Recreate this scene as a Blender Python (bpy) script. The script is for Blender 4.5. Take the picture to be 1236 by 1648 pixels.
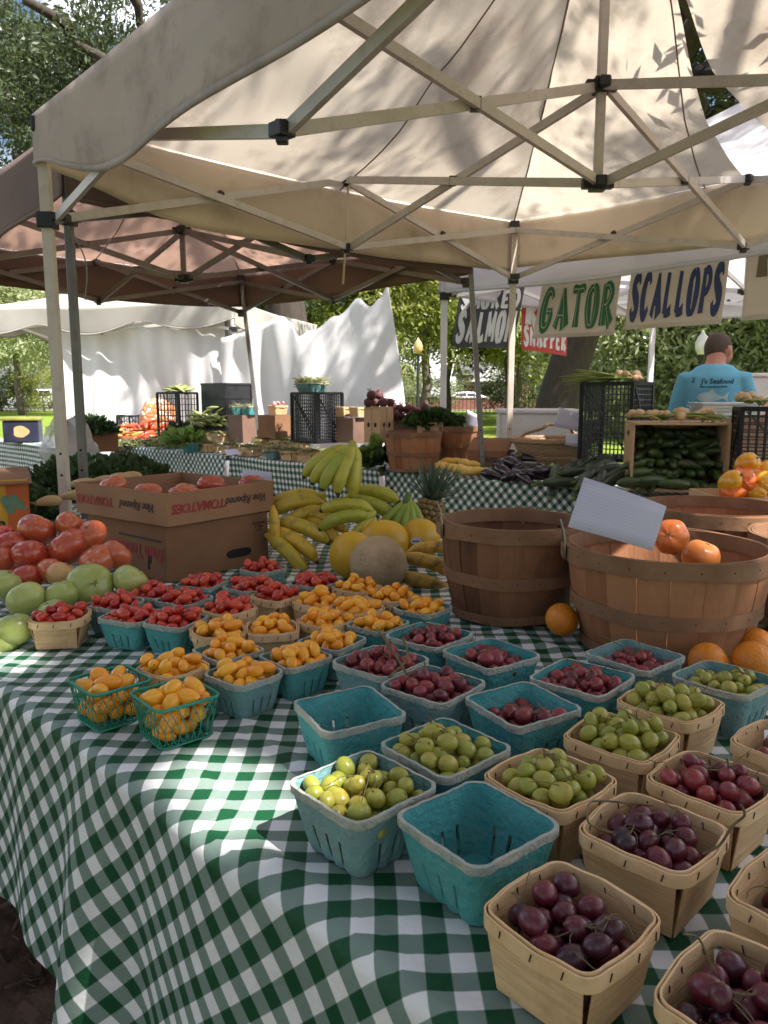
import bpy, bmesh, math, random
import numpy as np
from mathutils import Vector, Matrix, Euler
R = math.radians
PI = math.pi
for o in list(bpy.data.objects): bpy.data.objects.remove(o)
scene = bpy.context.scene
COL = scene.collection
# ------------------------------------------------------------------ camera
PITCH = R(8.73); FOC = 1238.0; CX, CY = 618.0, 824.0; CZ = 1.26
cam_d = bpy.data.cameras.new('camera'); cam = bpy.data.objects.new('camera', cam_d); COL.objects.link(cam)
cam.location = (0, 0, CZ); cam.rotation_euler = (PI/2 - PITCH, 0, 0)
cam_d.sensor_fit = 'VERTICAL'; cam_d.sensor_height = 24.0; cam_d.lens = 24.0*FOC/1648.0
cam_d.clip_start = 0.02; cam_d.clip_end = 800
cam_d.dof.use_dof = True; cam_d.dof.focus_distance = 1.0; cam_d.dof.aperture_fstop = 16.0
scene.camera = cam
# ------------------------------------------------------------------ sky and sun
SUN = Vector((0.48, -0.36, 0.80)).normalized()
SUN_EL = math.asin(SUN.z); SUN_AZ = math.atan2(SUN.x, SUN.y)
world = bpy.data.worlds.new('World'); scene.world = world; world.use_nodes = True
wt = world.node_tree; wn = wt.nodes; wl = wt.links
bg = wn['Background']
sky = wn.new('ShaderNodeTexSky'); sky.sky_type = 'NISHITA'; sky.sun_disc = False
sky.sun_elevation = SUN_EL; sky.sun_rotation = SUN_AZ; sky.air_density = 1.0; sky.dust_density = 2.0
tc = wn.new('ShaderNodeTexCoord'); cn = wn.new('ShaderNodeTexNoise'); cn.inputs['Scale'].default_value = 3.2; cn.inputs['Detail'].default_value = 7
mp = wn.new('ShaderNodeMapping'); mp.inputs['Scale'].default_value = (1, 1, 2.2); mp.inputs['Location'].default_value = (0.35, 0.1, 0.2)
wl.new(tc.outputs['Generated'], mp.inputs['Vector']); wl.new(mp.outputs[0], cn.inputs['Vector'])
rp = wn.new('ShaderNodeValToRGB'); rp.color_ramp.elements[0].position = 0.50; rp.color_ramp.elements[1].position = 0.64
wl.new(cn.outputs['Fac'], rp.inputs['Fac'])
mx = wn.new('ShaderNodeMix'); mx.data_type = 'RGBA'; mx.inputs['B'].default_value = (19, 19, 19.6, 1)
wl.new(rp.outputs['Color'], mx.inputs['Factor']); wl.new(sky.outputs[0], mx.inputs['A']); wl.new(mx.outputs['Result'], bg.inputs['Color'])
bg.inputs['Strength'].default_value = 0.06
sun_d = bpy.data.lights.new('sun', 'SUN'); sun_d.energy = 5.0; sun_d.angle = R(0.53); sun_d.color = (1.0, 0.95, 0.87)
sun = bpy.data.objects.new('sun', sun_d); COL.objects.link(sun)
sun.rotation_euler = SUN.to_track_quat('Z', 'Y').to_euler(); sun.location = (6, -3, 12)
scene.view_settings.view_transform = 'Standard'; scene.view_settings.look = 'None'
scene.view_settings.exposure = 1.45; scene.view_settings.gamma = 1.0
scene.render.engine = 'CYCLES'
cy = scene.cycles
cy.use_denoising = True; cy.max_bounces = 8; cy.diffuse_bounces = 4; cy.glossy_bounces = 3; cy.transmission_bounces = 6; cy.transparent_max_bounces = 8
cy.sample_clamp_indirect = 6.0; cy.caustics_reflective = False; cy.caustics_refractive = False
# ------------------------------------------------------------------ placing
def at(px, py, Y):
    x = (px-CX)/FOC; y = (CY-py)/FOC
    d = Vector((x, math.cos(PITCH)+y*math.sin(PITCH), -math.sin(PITCH)+y*math.cos(PITCH)))
    return Vector((0, 0, CZ)) + d*(Y/d.y)
def onz(px, py, z):
    x = (px-CX)/FOC; y = (CY-py)/FOC
    d = Vector((x, math.cos(PITCH)+y*math.sin(PITCH), -math.sin(PITCH)+y*math.cos(PITCH)))
    return Vector((0, 0, CZ)) + d*((z-CZ)/d.z)
def SN(s, n, z=0.0): return Vector((0.706*s+0.708*n, -0.708*s+0.706*n, z))      # stall axes: s along the tables, n away from the camera
def sn(p): return (0.706*p.x-0.708*p.y, 0.708*p.x+0.706*p.y)
# ------------------------------------------------------------------ mesh building
def V(*a): return Vector(a)
class MB:
    def __init__(s): s.v = []; s.f = []; s.m = []; s.uv = {}
    def add(s, vs, fs, mi=0, mat=None):
        b = len(s.v)
        s.v += [tuple(mat @ Vector(v)) if mat is not None else tuple(v) for v in vs]
        s.f += [tuple(b+i for i in f) for f in fs]; s.m += [mi]*len(fs)
        return s
    def box(s, c, size, rot=None, mi=0):
        x, y, z = [a/2 for a in size]
        vs = [V(i, j, k) for k in (-z, z) for j in (-y, y) for i in (-x, x)]
        M = Matrix.Translation(Vector(c)) @ (rot.to_matrix().to_4x4() if rot is not None else Matrix())
        return s.add(vs, [(0, 2, 3, 1), (4, 5, 7, 6), (0, 1, 5, 4), (2, 6, 7, 3), (0, 4, 6, 2), (1, 3, 7, 5)], mi, M)
    def bar(s, p, q, w, h=None, mi=0, ext=0.0):
        p, q = Vector(p), Vector(q); d = q-p; L = d.length; h = h or w
        if L < 1e-6: return s
        z = d/L; up = V(0, 0, 1) if abs(z.z) < 0.95 else V(1, 0, 0)
        x = z.cross(up).normalized(); y = x.cross(z)
        M = Matrix((x, y, z)).transposed().to_4x4(); M.translation = (p+q)/2
        hw, hh, hl = w/2, h/2, L/2+ext
        vs = [V(i, j, k) for k in (-hl, hl) for j in (-hh, hh) for i in (-hw, hw)]
        return s.add(vs, [(0, 2, 3, 1), (4, 5, 7, 6), (0, 1, 5, 4), (2, 6, 7, 3), (0, 4, 6, 2), (1, 3, 7, 5)], mi, M)
    def tube(s, pts, rad, n=8, mi=0, caps=True):
        pts = [Vector(p) for p in pts]; k = len(pts)
        if not isinstance(rad, (list, tuple)): rad = [rad]*k
        vs = []; up = None
        for i in range(k):
            t = (pts[min(i+1, k-1)]-pts[max(i-1, 0)]).normalized()
            if up is None: up = V(0, 0, 1) if abs(t.z) < 0.9 else V(1, 0, 0)
            x = t.cross(up).normalized(); y = x.cross(t).normalized(); up = y
            for j in range(n):
                a = 2*PI*j/n; vs.append(pts[i]+x*(rad[i]*math.cos(a))+y*(rad[i]*math.sin(a)))
        fs = [(i*n+j, i*n+(j+1) % n, (i+1)*n+(j+1) % n, (i+1)*n+j) for i in range(k-1) for j in range(n)]
        if caps: fs += [tuple(range(n-1, -1, -1)), tuple((k-1)*n+j for j in range(n))]
        return s.add(vs, fs, mi)
    def lathe(s, prof, n=24, mi=0, c=(0, 0, 0), caps=(True, True), fn=None, M=None):
        vs = []
        for i, (r, z) in enumerate(prof):
            for j in range(n):
                a = 2*PI*j/n; rr = r*(fn(a, i) if fn else 1)
                vs.append(V(c[0]+rr*math.cos(a), c[1]+rr*math.sin(a), c[2]+z))
        k = len(prof)
        fs = [(i*n+j, i*n+(j+1) % n, (i+1)*n+(j+1) % n, (i+1)*n+j) for i in range(k-1) for j in range(n)]
        if caps[0]: fs.append(tuple(range(n-1, -1, -1)))
        if caps[1]: fs.append(tuple((k-1)*n+j for j in range(n)))
        return s.add(vs, fs, mi, M)
    def ball(s, c, r, nu=16, nv=10, mi=0, fn=None, rot=None, pole=None):
        r = r if isinstance(r, (tuple, list)) else (r, r, r)
        vs = []; 
        for i in range(nv+1):
            th = PI*i/nv
            for j in range(nu):
                a = 2*PI*j/nu; d = V(math.sin(th)*math.cos(a), math.sin(th)*math.sin(a), math.cos(th))
                k = fn(d) if fn else 1
                v = V(d.x*r[0]*k, d.y*r[1]*k, d.z*r[2]*k)
                if rot is not None: v.rotate(rot)
                vs.append(v+Vector(c))
        fs = [(i*nu+j, (i+1)*nu+j, (i+1)*nu+(j+1) % nu, i*nu+(j+1) % nu) for i in range(nv) for j in range(nu)]
        b = len(s.f); s.add(vs, fs, mi)
        if pole is not None:
            for q in range(nu): s.m[b+q] = pole
        return s
    def grid(s, fn, nu, nv, mi=0, skip=None, uv=None):
        b = len(s.v); vs = [fn(i/nu, j/nv) for j in range(nv+1) for i in range(nu+1)]
        fs = []; 
        for j in range(nv):
            for i in range(nu):
                if skip and skip((i+.5)/nu, (j+.5)/nv): continue
                fs.append((j*(nu+1)+i, j*(nu+1)+i+1, (j+1)*(nu+1)+i+1, (j+1)*(nu+1)+i))
        s.add(vs, fs, mi)
        if uv:
            for j in range(nv+1):
                for i in range(nu+1): s.uv[b+j*(nu+1)+i] = uv(i/nu, j/nv)
        return s
    def build(s, name, mats, parent=None, smooth=False, sharp=None, solid=0, bevel=0, sub=0, loc=None, weld=False):
        me = bpy.data.meshes.new(name)
        me.from_pydata(s.v, [], s.f)
        mats = mats if isinstance(mats, (list, tuple)) else [mats]
        for m in mats: me.materials.append(m)
        if len(mats) > 1: me.polygons.foreach_set('material_index', s.m)
        if s.uv:
            ul = me.uv_layers.new(name='UVMap')
            for lp in me.loops: ul.data[lp.index].uv = s.uv.get(lp.vertex_index, (0, 0))
        me.validate(); me.update()
        o = bpy.data.objects.new(name, me); COL.objects.link(o)
        if weld or bevel or sub or solid:
            if weld: bm_weld(me)
            if solid: md = o.modifiers.new('s', 'SOLIDIFY'); md.thickness = solid; md.offset = 0
            if bevel: md = o.modifiers.new('b', 'BEVEL'); md.width = bevel; md.segments = 2; md.limit_method = 'ANGLE'
            if sub: md = o.modifiers.new('u', 'SUBSURF'); md.levels = sub; md.render_levels = sub
            bake(o)
        if smooth:
            me = o.data
            me.polygons.foreach_set('use_smooth', [True]*len(me.polygons))
            if sharp: me.set_sharp_from_angle(angle=R(sharp))
        if parent is not None: o.parent = parent
        if loc is not None: o.location = loc
        return o
def merge(o, p):                     # the faces of p become part of o, with p's material
    bm = bmesh.new(); bm.from_mesh(o.data); n = len(bm.faces); bm.from_mesh(p.data); bm.faces.ensure_lookup_table()
    for f in bm.faces[n:]: f.material_index = 1
    o.data.materials.append(p.data.materials[0]); bm.to_mesh(o.data); bm.free(); bpy.data.objects.remove(p); return o
def bm_weld(me):
    bm = bmesh.new(); bm.from_mesh(me); bmesh.ops.remove_doubles(bm, verts=bm.verts, dist=1e-5)
    bmesh.ops.recalc_face_normals(bm, faces=bm.faces); bm.to_mesh(me); bm.free()
WORK = bpy.data.scenes.new('work')
def evaluated_mesh(o):              # modifiers and curves turned into a mesh in an otherwise empty scene, which is quick
    WORK.collection.objects.link(o); vl = WORK.view_layers[0]; vl.update()
    me = bpy.data.meshes.new_from_object(o.evaluated_get(vl.depsgraph)); WORK.collection.objects.unlink(o); return me
def bake(o):
    me = evaluated_mesh(o); old = o.data
    o.modifiers.clear(); o.data = me; me.name = o.name
    bpy.data.meshes.remove(old)
def tag(o, label, cat, group=None, kind=None):
    if label: o['label'] = label
    if cat: o['category'] = cat
    if group: o['group'] = group
    if kind: o['kind'] = kind
    return o
def thing(name, label, cat, loc=(0, 0, 0), rz=0.0, group=None, rot=None, scale=None):
    o = bpy.data.objects.new(name, None); COL.objects.link(o); o.empty_display_size = 0.05
    o.location = loc; o.rotation_euler = rot if rot is not None else (0, 0, rz)
    if scale: o.scale = scale
    return tag(o, label, cat, group)
KIDS = {}
def dup(root, label=None, group=None, loc=None, rz=None, rot=None, scale=None):
    c = root.copy(); COL.objects.link(c)
    if root.name not in KIDS:
        def tree(r): return [(ch, tree(ch)) for ch in r.children]
        KIDS[root.name] = tree(root)
    def rec(kids, dst):
        for ch, sub in kids:
            k = ch.copy(); COL.objects.link(k); k.parent = dst; rec(sub, k)
    rec(KIDS[root.name], c)
    if label: c['label'] = label
    if group: c['group'] = group
    if loc is not None: c.location = loc
    if rz is not None: c.rotation_euler = (0, 0, rz)
    if rot is not None: c.rotation_euler = rot
    if scale is not None: c.scale = scale
    return c
class Proto:                       # first call moves the original, later ones copy it
    def __init__(s, root): s.root = root; s.used = False
    def place(s, label, loc, rz=None, rot=None, group=None, scale=None):
        if not s.used:
            s.used = True; c = s.root; c['label'] = label
            if group: c['group'] = group
            c.location = loc
            if rz is not None: c.rotation_euler = (0, 0, rz)
            if rot is not None: c.rotation_euler = rot
            if scale is not None: c.scale = scale if isinstance(scale, (tuple, list)) else (scale,)*3
            return c
        if scale is not None and not isinstance(scale, (tuple, list)): scale = (scale,)*3
        return dup(s.root, label, group, loc, rz, rot, scale)
# ------------------------------------------------------------------ materials
def M(name, col, col2=None, rough=0.55, ns=8.0, bump=0.0, bs=60.0, trans=0.0, tcol=None, orand=None, irand=None, spec=0.5, coat=0.0, sss=0.0, sssr=0.004, metal=0.0, streak=None, emit=None, alpha=1.0, dirt=None, ramp=(0.35, 0.65)):
    m = bpy.data.materials.new(name); m.use_nodes = True
    nt = m.node_tree; N = nt.nodes; L = nt.links; b = N['Principled BSDF']; out = N['Material Output']
    c3 = lambda c: (c[0], c[1], c[2], 1)
    if col2 is None: col2 = tuple(a*0.78 for a in col)
    co = N.new('ShaderNodeTexCoord'); oi = N.new('ShaderNodeObjectInfo')
    vec = co.outputs['Object']
    if streak:
        mpn = N.new('ShaderNodeMapping'); mpn.inputs['Scale'].default_value = streak; L.new(vec, mpn.inputs['Vector']); vec = mpn.outputs[0]
    nz = N.new('ShaderNodeTexNoise'); nz.noise_dimensions = '4D'; nz.inputs['Scale'].default_value = ns; nz.inputs['Detail'].default_value = 5
    ml = N.new('ShaderNodeMath'); ml.operation = 'MULTIPLY'; ml.inputs[1].default_value = 37.0
    L.new(oi.outputs['Random'], ml.inputs[0]); L.new(ml.outputs[0], nz.inputs['W']); L.new(vec, nz.inputs['Vector'])
    cr = N.new('ShaderNodeValToRGB'); cr.color_ramp.elements[0].position = ramp[0]; cr.color_ramp.elements[1].position = ramp[1]
    cr.color_ramp.elements[0].color = c3(col); cr.color_ramp.elements[1].color = c3(col2)
    L.new(nz.outputs['Fac'], cr.inputs['Fac']); cur = cr.outputs['Color']
    def mixin(cur, fac, c, k=1.0):
        x = N.new('ShaderNodeMix'); x.data_type = 'RGBA'; x.inputs['B'].default_value = c3(c)
        if k != 1.0:
            q = N.new('ShaderNodeMath'); q.operation = 'MULTIPLY'; q.inputs[1].default_value = k; L.new(fac, q.inputs[0]); fac = q.outputs[0]
        L.new(fac, x.inputs['Factor']); L.new(cur, x.inputs['A']); return x.outputs['Result']
    if orand: cur = mixin(cur, oi.outputs['Random'], orand)
    if irand:
        ge = N.new('ShaderNodeNewGeometry'); cur = mixin(cur, ge.outputs['Random Per Island'], irand)
    if dirt:
        n2 = N.new('ShaderNodeTexNoise'); n2.inputs['Scale'].default_value = dirt[1]; n2.inputs['Detail'].default_value = 8; n2.inputs['Roughness'].default_value = 0.7
        L.new(co.outputs['Object'], n2.inputs['Vector'])
        r2 = N.new('ShaderNodeValToRGB'); r2.color_ramp.elements[0].position = 0.5; r2.color_ramp.elements[1].position = 0.72
        L.new(n2.outputs['Fac'], r2.inputs['Fac']); cur = mixin(cur, r2.outputs['Color'], dirt[0], dirt[2] if len(dirt) > 2 else 0.7)
    L.new(cur, b.inputs['Base Color'])
    b.inputs['Roughness'].default_value = rough; b.inputs['Specular IOR Level'].default_value = spec; b.inputs['Metallic'].default_value = metal
    b.inputs['Coat Weight'].default_value = coat; b.inputs['Coat Roughness'].default_value = 0.12
    if sss:
        b.inputs['Subsurface Weight'].default_value = sss; b.inputs['Subsurface Radius'].default_value = (1, 0.6, 0.4); b.inputs['Subsurface Scale'].default_value = sssr
    if emit: b.inputs['Emission Color'].default_value = c3(emit[0]); b.inputs['Emission Strength'].default_value = emit[1]
    if bump:
        n3 = N.new('ShaderNodeTexNoise'); n3.inputs['Scale'].default_value = bs; n3.inputs['Detail'].default_value = 6; L.new(vec, n3.inputs['Vector'])
        bp = N.new('ShaderNodeBump'); bp.inputs['Strength'].default_value = bump; bp.inputs['Distance'].default_value = 0.01
        L.new(n3.outputs['Fac'], bp.inputs['Height']); L.new(bp.outputs[0], b.inputs['Normal'])
    if trans:
        t = N.new('ShaderNodeBsdfTranslucent'); mxs = N.new('ShaderNodeMixShader'); mxs.inputs[0].default_value = trans
        if tcol: t.inputs['Color'].default_value = c3(tcol)
        else: L.new(cur, t.inputs['Color'])
        L.new(b.outputs[0], mxs.inputs[1]); L.new(t.outputs[0], mxs.inputs[2]); L.new(mxs.outputs[0], out.inputs['Surface'])
    if alpha < 1:
        t = N.new('ShaderNodeBsdfTransparent'); mxs = N.new('ShaderNodeMixShader'); mxs.inputs[0].default_value = 1-alpha
        L.new(b.outputs[0], mxs.inputs[1]); L.new(t.outputs[0], mxs.inputs[2]); L.new(mxs.outputs[0], out.inputs['Surface'])
    return m
def gingham(name, period):
    m = bpy.data.materials.new(name); m.use_nodes = True
    nt = m.node_tree; N = nt.nodes; L = nt.links; b = N['Principled BSDF']
    uv = N.new('ShaderNodeUVMap'); sp = N.new('ShaderNodeSeparateXYZ'); L.new(uv.outputs[0], sp.inputs[0])
    outs = []
    for ax in ('X', 'Y'):
        d = N.new('ShaderNodeMath'); d.operation = 'DIVIDE'; d.inputs[1].default_value = period; L.new(sp.outputs[ax], d.inputs[0])
        f = N.new('ShaderNodeMath'); f.operation = 'FRACT'; L.new(d.outputs[0], f.inputs[0])
        p = N.new('ShaderNodeMath'); p.operation = 'PINGPONG'; p.inputs[1].default_value = 0.5; L.new(f.outputs[0], p.inputs[0])
        r = N.new('ShaderNodeMapRange'); r.inputs['From Min'].default_value = 0.235; r.inputs['From Max'].default_value = 0.265; L.new(p.outputs[0], r.inputs['Value'])
        outs.append(r.outputs[0])
    a = N.new('ShaderNodeMath'); a.operation = 'ADD'; L.new(outs[0], a.inputs[0]); L.new(outs[1], a.inputs[1])
    h = N.new('ShaderNodeMath'); h.operation = 'MULTIPLY'; h.inputs[1].default_value = 0.5; L.new(a.outputs[0], h.inputs[0])
    cr = N.new('ShaderNodeValToRGB'); e = cr.color_ramp.elements
    e[0].color = (0.78, 0.77, 0.79, 1); e[1].color = (0.004, 0.062, 0.024, 1); k = e.new(0.5); k.color = (0.185, 0.255, 0.225, 1)
    L.new(h.outputs[0], cr.inputs[0])
    co = N.new('ShaderNodeTexCoord'); nz = N.new('ShaderNodeTexNoise'); nz.inputs['Scale'].default_value = 14; nz.inputs['Detail'].default_value = 6; L.new(co.outputs['Object'], nz.inputs[0])
    mr = N.new('ShaderNodeMapRange'); mr.inputs['To Min'].default_value = 0.86; mr.inputs['To Max'].default_value = 1.08; L.new(nz.outputs[0], mr.inputs[0])
    mu = N.new('ShaderNodeMix'); mu.data_type = 'RGBA'; mu.blend_type = 'MULTIPLY'; mu.inputs['Factor'].default_value = 1; L.new(cr.outputs[0], mu.inputs['A']); L.new(mr.outputs[0], mu.inputs['B'])
    L.new(mu.outputs['Result'], b.inputs['Base Color']); b.inputs['Roughness'].default_value = 0.6; b.inputs['Specular IOR Level'].default_value = 0.3
    n2 = N.new('ShaderNodeTexNoise'); n2.inputs['Scale'].default_value = 11; n2.inputs['Detail'].default_value = 9; n2.inputs['Roughness'].default_value = .6; n2.inputs['Distortion'].default_value = .8; L.new(co.outputs['Object'], n2.inputs[0])
    bp = N.new('ShaderNodeBump'); bp.inputs['Strength'].default_value = 0.45; bp.inputs['Distance'].default_value = 0.012; L.new(n2.outputs[0], bp.inputs['Height']); L.new(bp.outputs[0], b.inputs['Normal'])
    return m
MT = {}
MT['gingham'] = gingham('green gingham cloth', 0.0455)
MT['canopy'] = M('cream canopy cloth', (0.61, 0.54, 0.445), (0.47, 0.41, 0.335), rough=0.8, ns=1.1, bump=0.6, bs=11, trans=0.52, dirt=((0.31, 0.245, 0.195), 3.2, 0.85), spec=0.2)
MT['valance'] = M('shade-greyed canopy valance', (0.70, 0.62, 0.575), (0.60, 0.52, 0.48), rough=0.8, ns=3, bump=0.45, bs=14, trans=0.45, dirt=((0.30, 0.24, 0.21), 5, 0.6), spec=0.2)  # canopy cream made greyer: shade on the near side is in the colour
MT['litvalance'] = M('sunlit cream valance', (0.84, 0.75, 0.64), (0.74, 0.65, 0.55), rough=0.8, ns=2, bump=0.4, bs=14, trans=0.4, dirt=((0.45, 0.36, 0.28), 3, 0.5), spec=0.2)  # lighter canopy cream: sun glowing through the cloth is put into the colour
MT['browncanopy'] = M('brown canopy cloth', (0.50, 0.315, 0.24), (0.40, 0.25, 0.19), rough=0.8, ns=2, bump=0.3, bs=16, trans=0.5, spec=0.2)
MT['brownvalance'] = M('shaded brown valance cloth', (0.24, 0.17, 0.155), (0.19, 0.135, 0.125), rough=0.8, ns=3, bump=0.3, bs=18, trans=0.25, spec=0.2)  # darker than the brown roof cloth, shadow on the valance painted in
MT['whitecloth'] = M('white sheet', (0.86, 0.85, 0.86), (0.80, 0.79, 0.81), rough=0.75, ns=2.5, bump=0.3, bs=8, trans=0.35, spec=0.2)
MT['whitecanopy'] = M('white canopy cloth', (0.84, 0.82, 0.85), (0.77, 0.75, 0.78), rough=0.75, ns=2.5, bump=0.2, bs=10, trans=0.5, spec=0.2)
MT['creammetal'] = M('cream painted steel', (0.58, 0.54, 0.525), (0.49, 0.455, 0.44), rough=0.4, ns=5, dirt=((0.30, 0.24, 0.2), 20, 0.5))
MT['creamleg'] = M('cream leg steel', (0.64, 0.57, 0.515), (0.55, 0.49, 0.445), rough=0.4, ns=5, dirt=((0.34, 0.27, 0.22), 20, 0.5))
MT['shaded'] = M('dingy white canopy cloth', (0.60, 0.575, 0.54), (0.52, 0.495, 0.46), rough=0.8, ns=2.5, bump=0.2, bs=10, trans=0.4, spec=0.2)  # white cloth toned down, the shade of the tent's underside in its colour
MT['greymetal'] = M('grey steel', (0.22, 0.215, 0.22), (0.16, 0.155, 0.16), rough=0.4, ns=6, metal=0.4, dirt=((0.14, 0.10, 0.08), 18, 0.5))
MT['whitemetal'] = M('white steel', (0.72, 0.71, 0.72), (0.63, 0.62, 0.63), rough=0.4, ns=6)
MT['blackplastic'] = M('black plastic', (0.012, 0.012, 0.016), (0.022, 0.022, 0.028), rough=0.42, ns=12)
MT['navyplastic'] = M('navy plastic', (0.016, 0.018, 0.04), (0.03, 0.03, 0.06), rough=0.4)
MT['pulp'] = M('turquoise pulp', (0.055, 0.27, 0.285), (0.10, 0.35, 0.36), rough=0.85, ns=9, bump=0.55, bs=120, dirt=((0.16, 0.30, 0.30), 28, 0.5), spec=0.25)
MT['pulpgrey'] = M('weathered blue grey pulp', (0.13, 0.275, 0.295), (0.20, 0.335, 0.34), rough=0.9, ns=9, bump=0.55, bs=120, dirt=((0.25, 0.27, 0.25), 22, 0.6), spec=0.25)
MT['pulprim'] = M('worn pulp rim', (0.33, 0.37, 0.345), (0.44, 0.42, 0.36), rough=0.9, ns=30, bump=0.6, bs=140, dirt=((0.12, 0.25, 0.25), 40, 0.6), spec=0.2)
MT['till'] = M('pale veneer', (0.62, 0.40, 0.21), (0.74, 0.52, 0.31), rough=0.6, ns=18, bump=0.3, bs=70, streak=(.6, .6, 9), irand=(0.54, 0.33, 0.17), dirt=((0.38, 0.22, 0.10), 14, 0.7), spec=0.3)
MT['tillrim'] = M('pale veneer band', (0.64, 0.42, 0.225), (0.72, 0.51, 0.30), rough=0.55, ns=30, bump=0.1, bs=90, dirt=((0.5, 0.3, 0.15), 30, 0.4), spec=0.3)
MT['staple'] = M('dark staple', (0.05, 0.045, 0.04), rough=0.4, metal=0.7)
MT['bushel'] = M('weathered bushel staves', (0.15, 0.068, 0.035), (0.085, 0.037, 0.020), rough=0.7, ns=9, bump=0.25, bs=40, streak=(3, 3, 0.5), irand=(0.23, 0.105, 0.055), dirt=((0.08, 0.045, 0.028), 7, 0.75), spec=0.25)
MT['bushelred'] = M('reddish bushel staves', (0.30, 0.125, 0.058), (0.22, 0.088, 0.042), rough=0.65, ns=9, bump=0.2, bs=40, streak=(3, 3, 0.5), irand=(0.38, 0.18, 0.09), dirt=((0.17, 0.085, 0.05), 5, 0.6), spec=0.25)
MT['hoop'] = M('bent wood hoop', (0.26, 0.14, 0.078), (0.18, 0.092, 0.05), rough=0.65, ns=12, bump=0.2, bs=50, dirt=((0.14, 0.08, 0.05), 12, 0.6), spec=0.25)
MT['wire'] = M('galvanised wire', (0.30, 0.28, 0.25), rough=0.4, metal=0.8)
MT['crate_wood'] = M('pine crate board', (0.50, 0.33, 0.20), (0.40, 0.26, 0.155), rough=0.65, ns=8, bump=0.15, bs=40, streak=(1, 1, 6), irand=(0.56, 0.38, 0.23), spec=0.25)
MT['darkwood'] = M('dark stained crate board', (0.17, 0.095, 0.065), (0.12, 0.07, 0.05), rough=0.65, ns=8, irand=(0.2, 0.11, 0.08))
MT['redcherry'] = M('red cherry tomato skin', (0.42, 0.014, 0.012), (0.33, 0.010, 0.010), rough=0.22, ns=30, orand=(0.60, 0.06, 0.02), sss=0.15, sssr=0.003, coat=0.2)
MT['yellowcherry'] = M('orange yellow tomato skin', (0.82, 0.32, 0.012), (0.78, 0.25, 0.008), rough=0.25, ns=30, orand=(0.86, 0.42, 0.03), sss=0.2, sssr=0.003, coat=0.15)
MT['calyx'] = M('dry stem scar', (0.16, 0.12, 0.05), rough=0.8)
MT['grapered'] = M('red grape skin', (0.070, 0.007, 0.016), (0.13, 0.014, 0.026), rough=0.32, ns=40, orand=(0.30, 0.035, 0.040), sss=0.08, sssr=0.004, bump=0.04, bs=120, dirt=((0.17, 0.09, 0.11), 60, 0.5))
MT['grapedark'] = M('dark grape skin', (0.016, 0.004, 0.011), (0.045, 0.008, 0.020), rough=0.32, ns=40, orand=(0.14, 0.014, 0.026), sss=0.06, sssr=0.004, bump=0.04, bs=120, dirt=((0.11, 0.07, 0.11), 60, 0.5))
MT['grapegreen'] = M('green grape skin', (0.30, 0.32, 0.045), (0.23, 0.26, 0.035), rough=0.30, ns=40, orand=(0.40, 0.35, 0.065), sss=0.45, sssr=0.006, dirt=((0.20, 0.13, 0.03), 70, 0.55))
MT['grapestem'] = M('grape stem', (0.17, 0.13, 0.055), (0.085, 0.052, 0.026), rough=0.7, ns=60)
MT['tomato'] = M('ripe tomato skin', (0.44, 0.050, 0.030), (0.36, 0.032, 0.022), rough=0.22, ns=5, orand=(0.52, 0.12, 0.045), sss=0.06, sssr=0.006, coat=0.25, dirt=((0.52, 0.19, 0.06), 2.4, 0.7))
MT['turning'] = M('turning tomato skin', (0.62, 0.30, 0.13), (0.50, 0.34, 0.13), rough=0.3, ns=6, sss=0.12, sssr=0.008, coat=0.15)
MT['greentomato'] = M('green tomato skin', (0.30, 0.37, 0.09), (0.24, 0.31, 0.065), rough=0.28, ns=3, orand=(0.40, 0.43, 0.14), sss=0.12, sssr=0.006, coat=0.15, dirt=((0.45, 0.42, 0.16), 2.5, 0.6))
MT['card'] = M('brown corrugated card', (0.235, 0.122, 0.067), (0.205, 0.105, 0.058), rough=0.8, ns=10, bump=0.08, bs=60, spec=0.2)
MT['traycard'] = M('lighter tray card', (0.33, 0.18, 0.105), (0.29, 0.155, 0.092), rough=0.8, ns=10, bump=0.08, bs=60, spec=0.2)
MT['cardin'] = M('card inside', (0.31, 0.19, 0.12), (0.27, 0.165, 0.105), rough=0.85, ns=10, spec=0.2)
MT['redink'] = M('red print', (0.32, 0.035, 0.035), rough=0.7)
MT['darkink'] = M('dark print', (0.06, 0.035, 0.03), rough=0.7)
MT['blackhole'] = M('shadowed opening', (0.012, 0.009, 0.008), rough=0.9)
MT['paper'] = M('white card', (0.70, 0.69, 0.83), (0.66, 0.65, 0.79), rough=0.8, ns=4, trans=0.25, spec=0.2)  # lavender cast of skylit shade mixed into the white
MT['rule'] = M('blue ruled line', (0.45, 0.47, 0.62), rough=0.8)
MT['banana'] = M('yellow banana skin', (0.70, 0.42, 0.035), (0.58, 0.36, 0.04), rough=0.42, ns=9, orand=(0.52, 0.40, 0.045), dirt=((0.16, 0.08, 0.02), 30, 0.65))
MT['bananagreen'] = M('greenish banana skin', (0.40, 0.38, 0.04), (0.48, 0.40, 0.045), rough=0.42, ns=8, orand=(0.30, 0.33, 0.04), dirt=((0.14, 0.10, 0.02), 34, 0.5))
MT['plantain'] = M('green plantain skin', (0.20, 0.28, 0.035), (0.28, 0.33, 0.045), rough=0.45, ns=8)
MT['spotted'] = M('black spotted plantain skin', (0.58, 0.34, 0.05), (0.48, 0.28, 0.045), rough=0.45, ns=8, dirt=((0.015, 0.012, 0.01), 16, 1.0))
MT['bananatip'] = M('banana tip', (0.05, 0.04, 0.02), rough=0.7)
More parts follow.
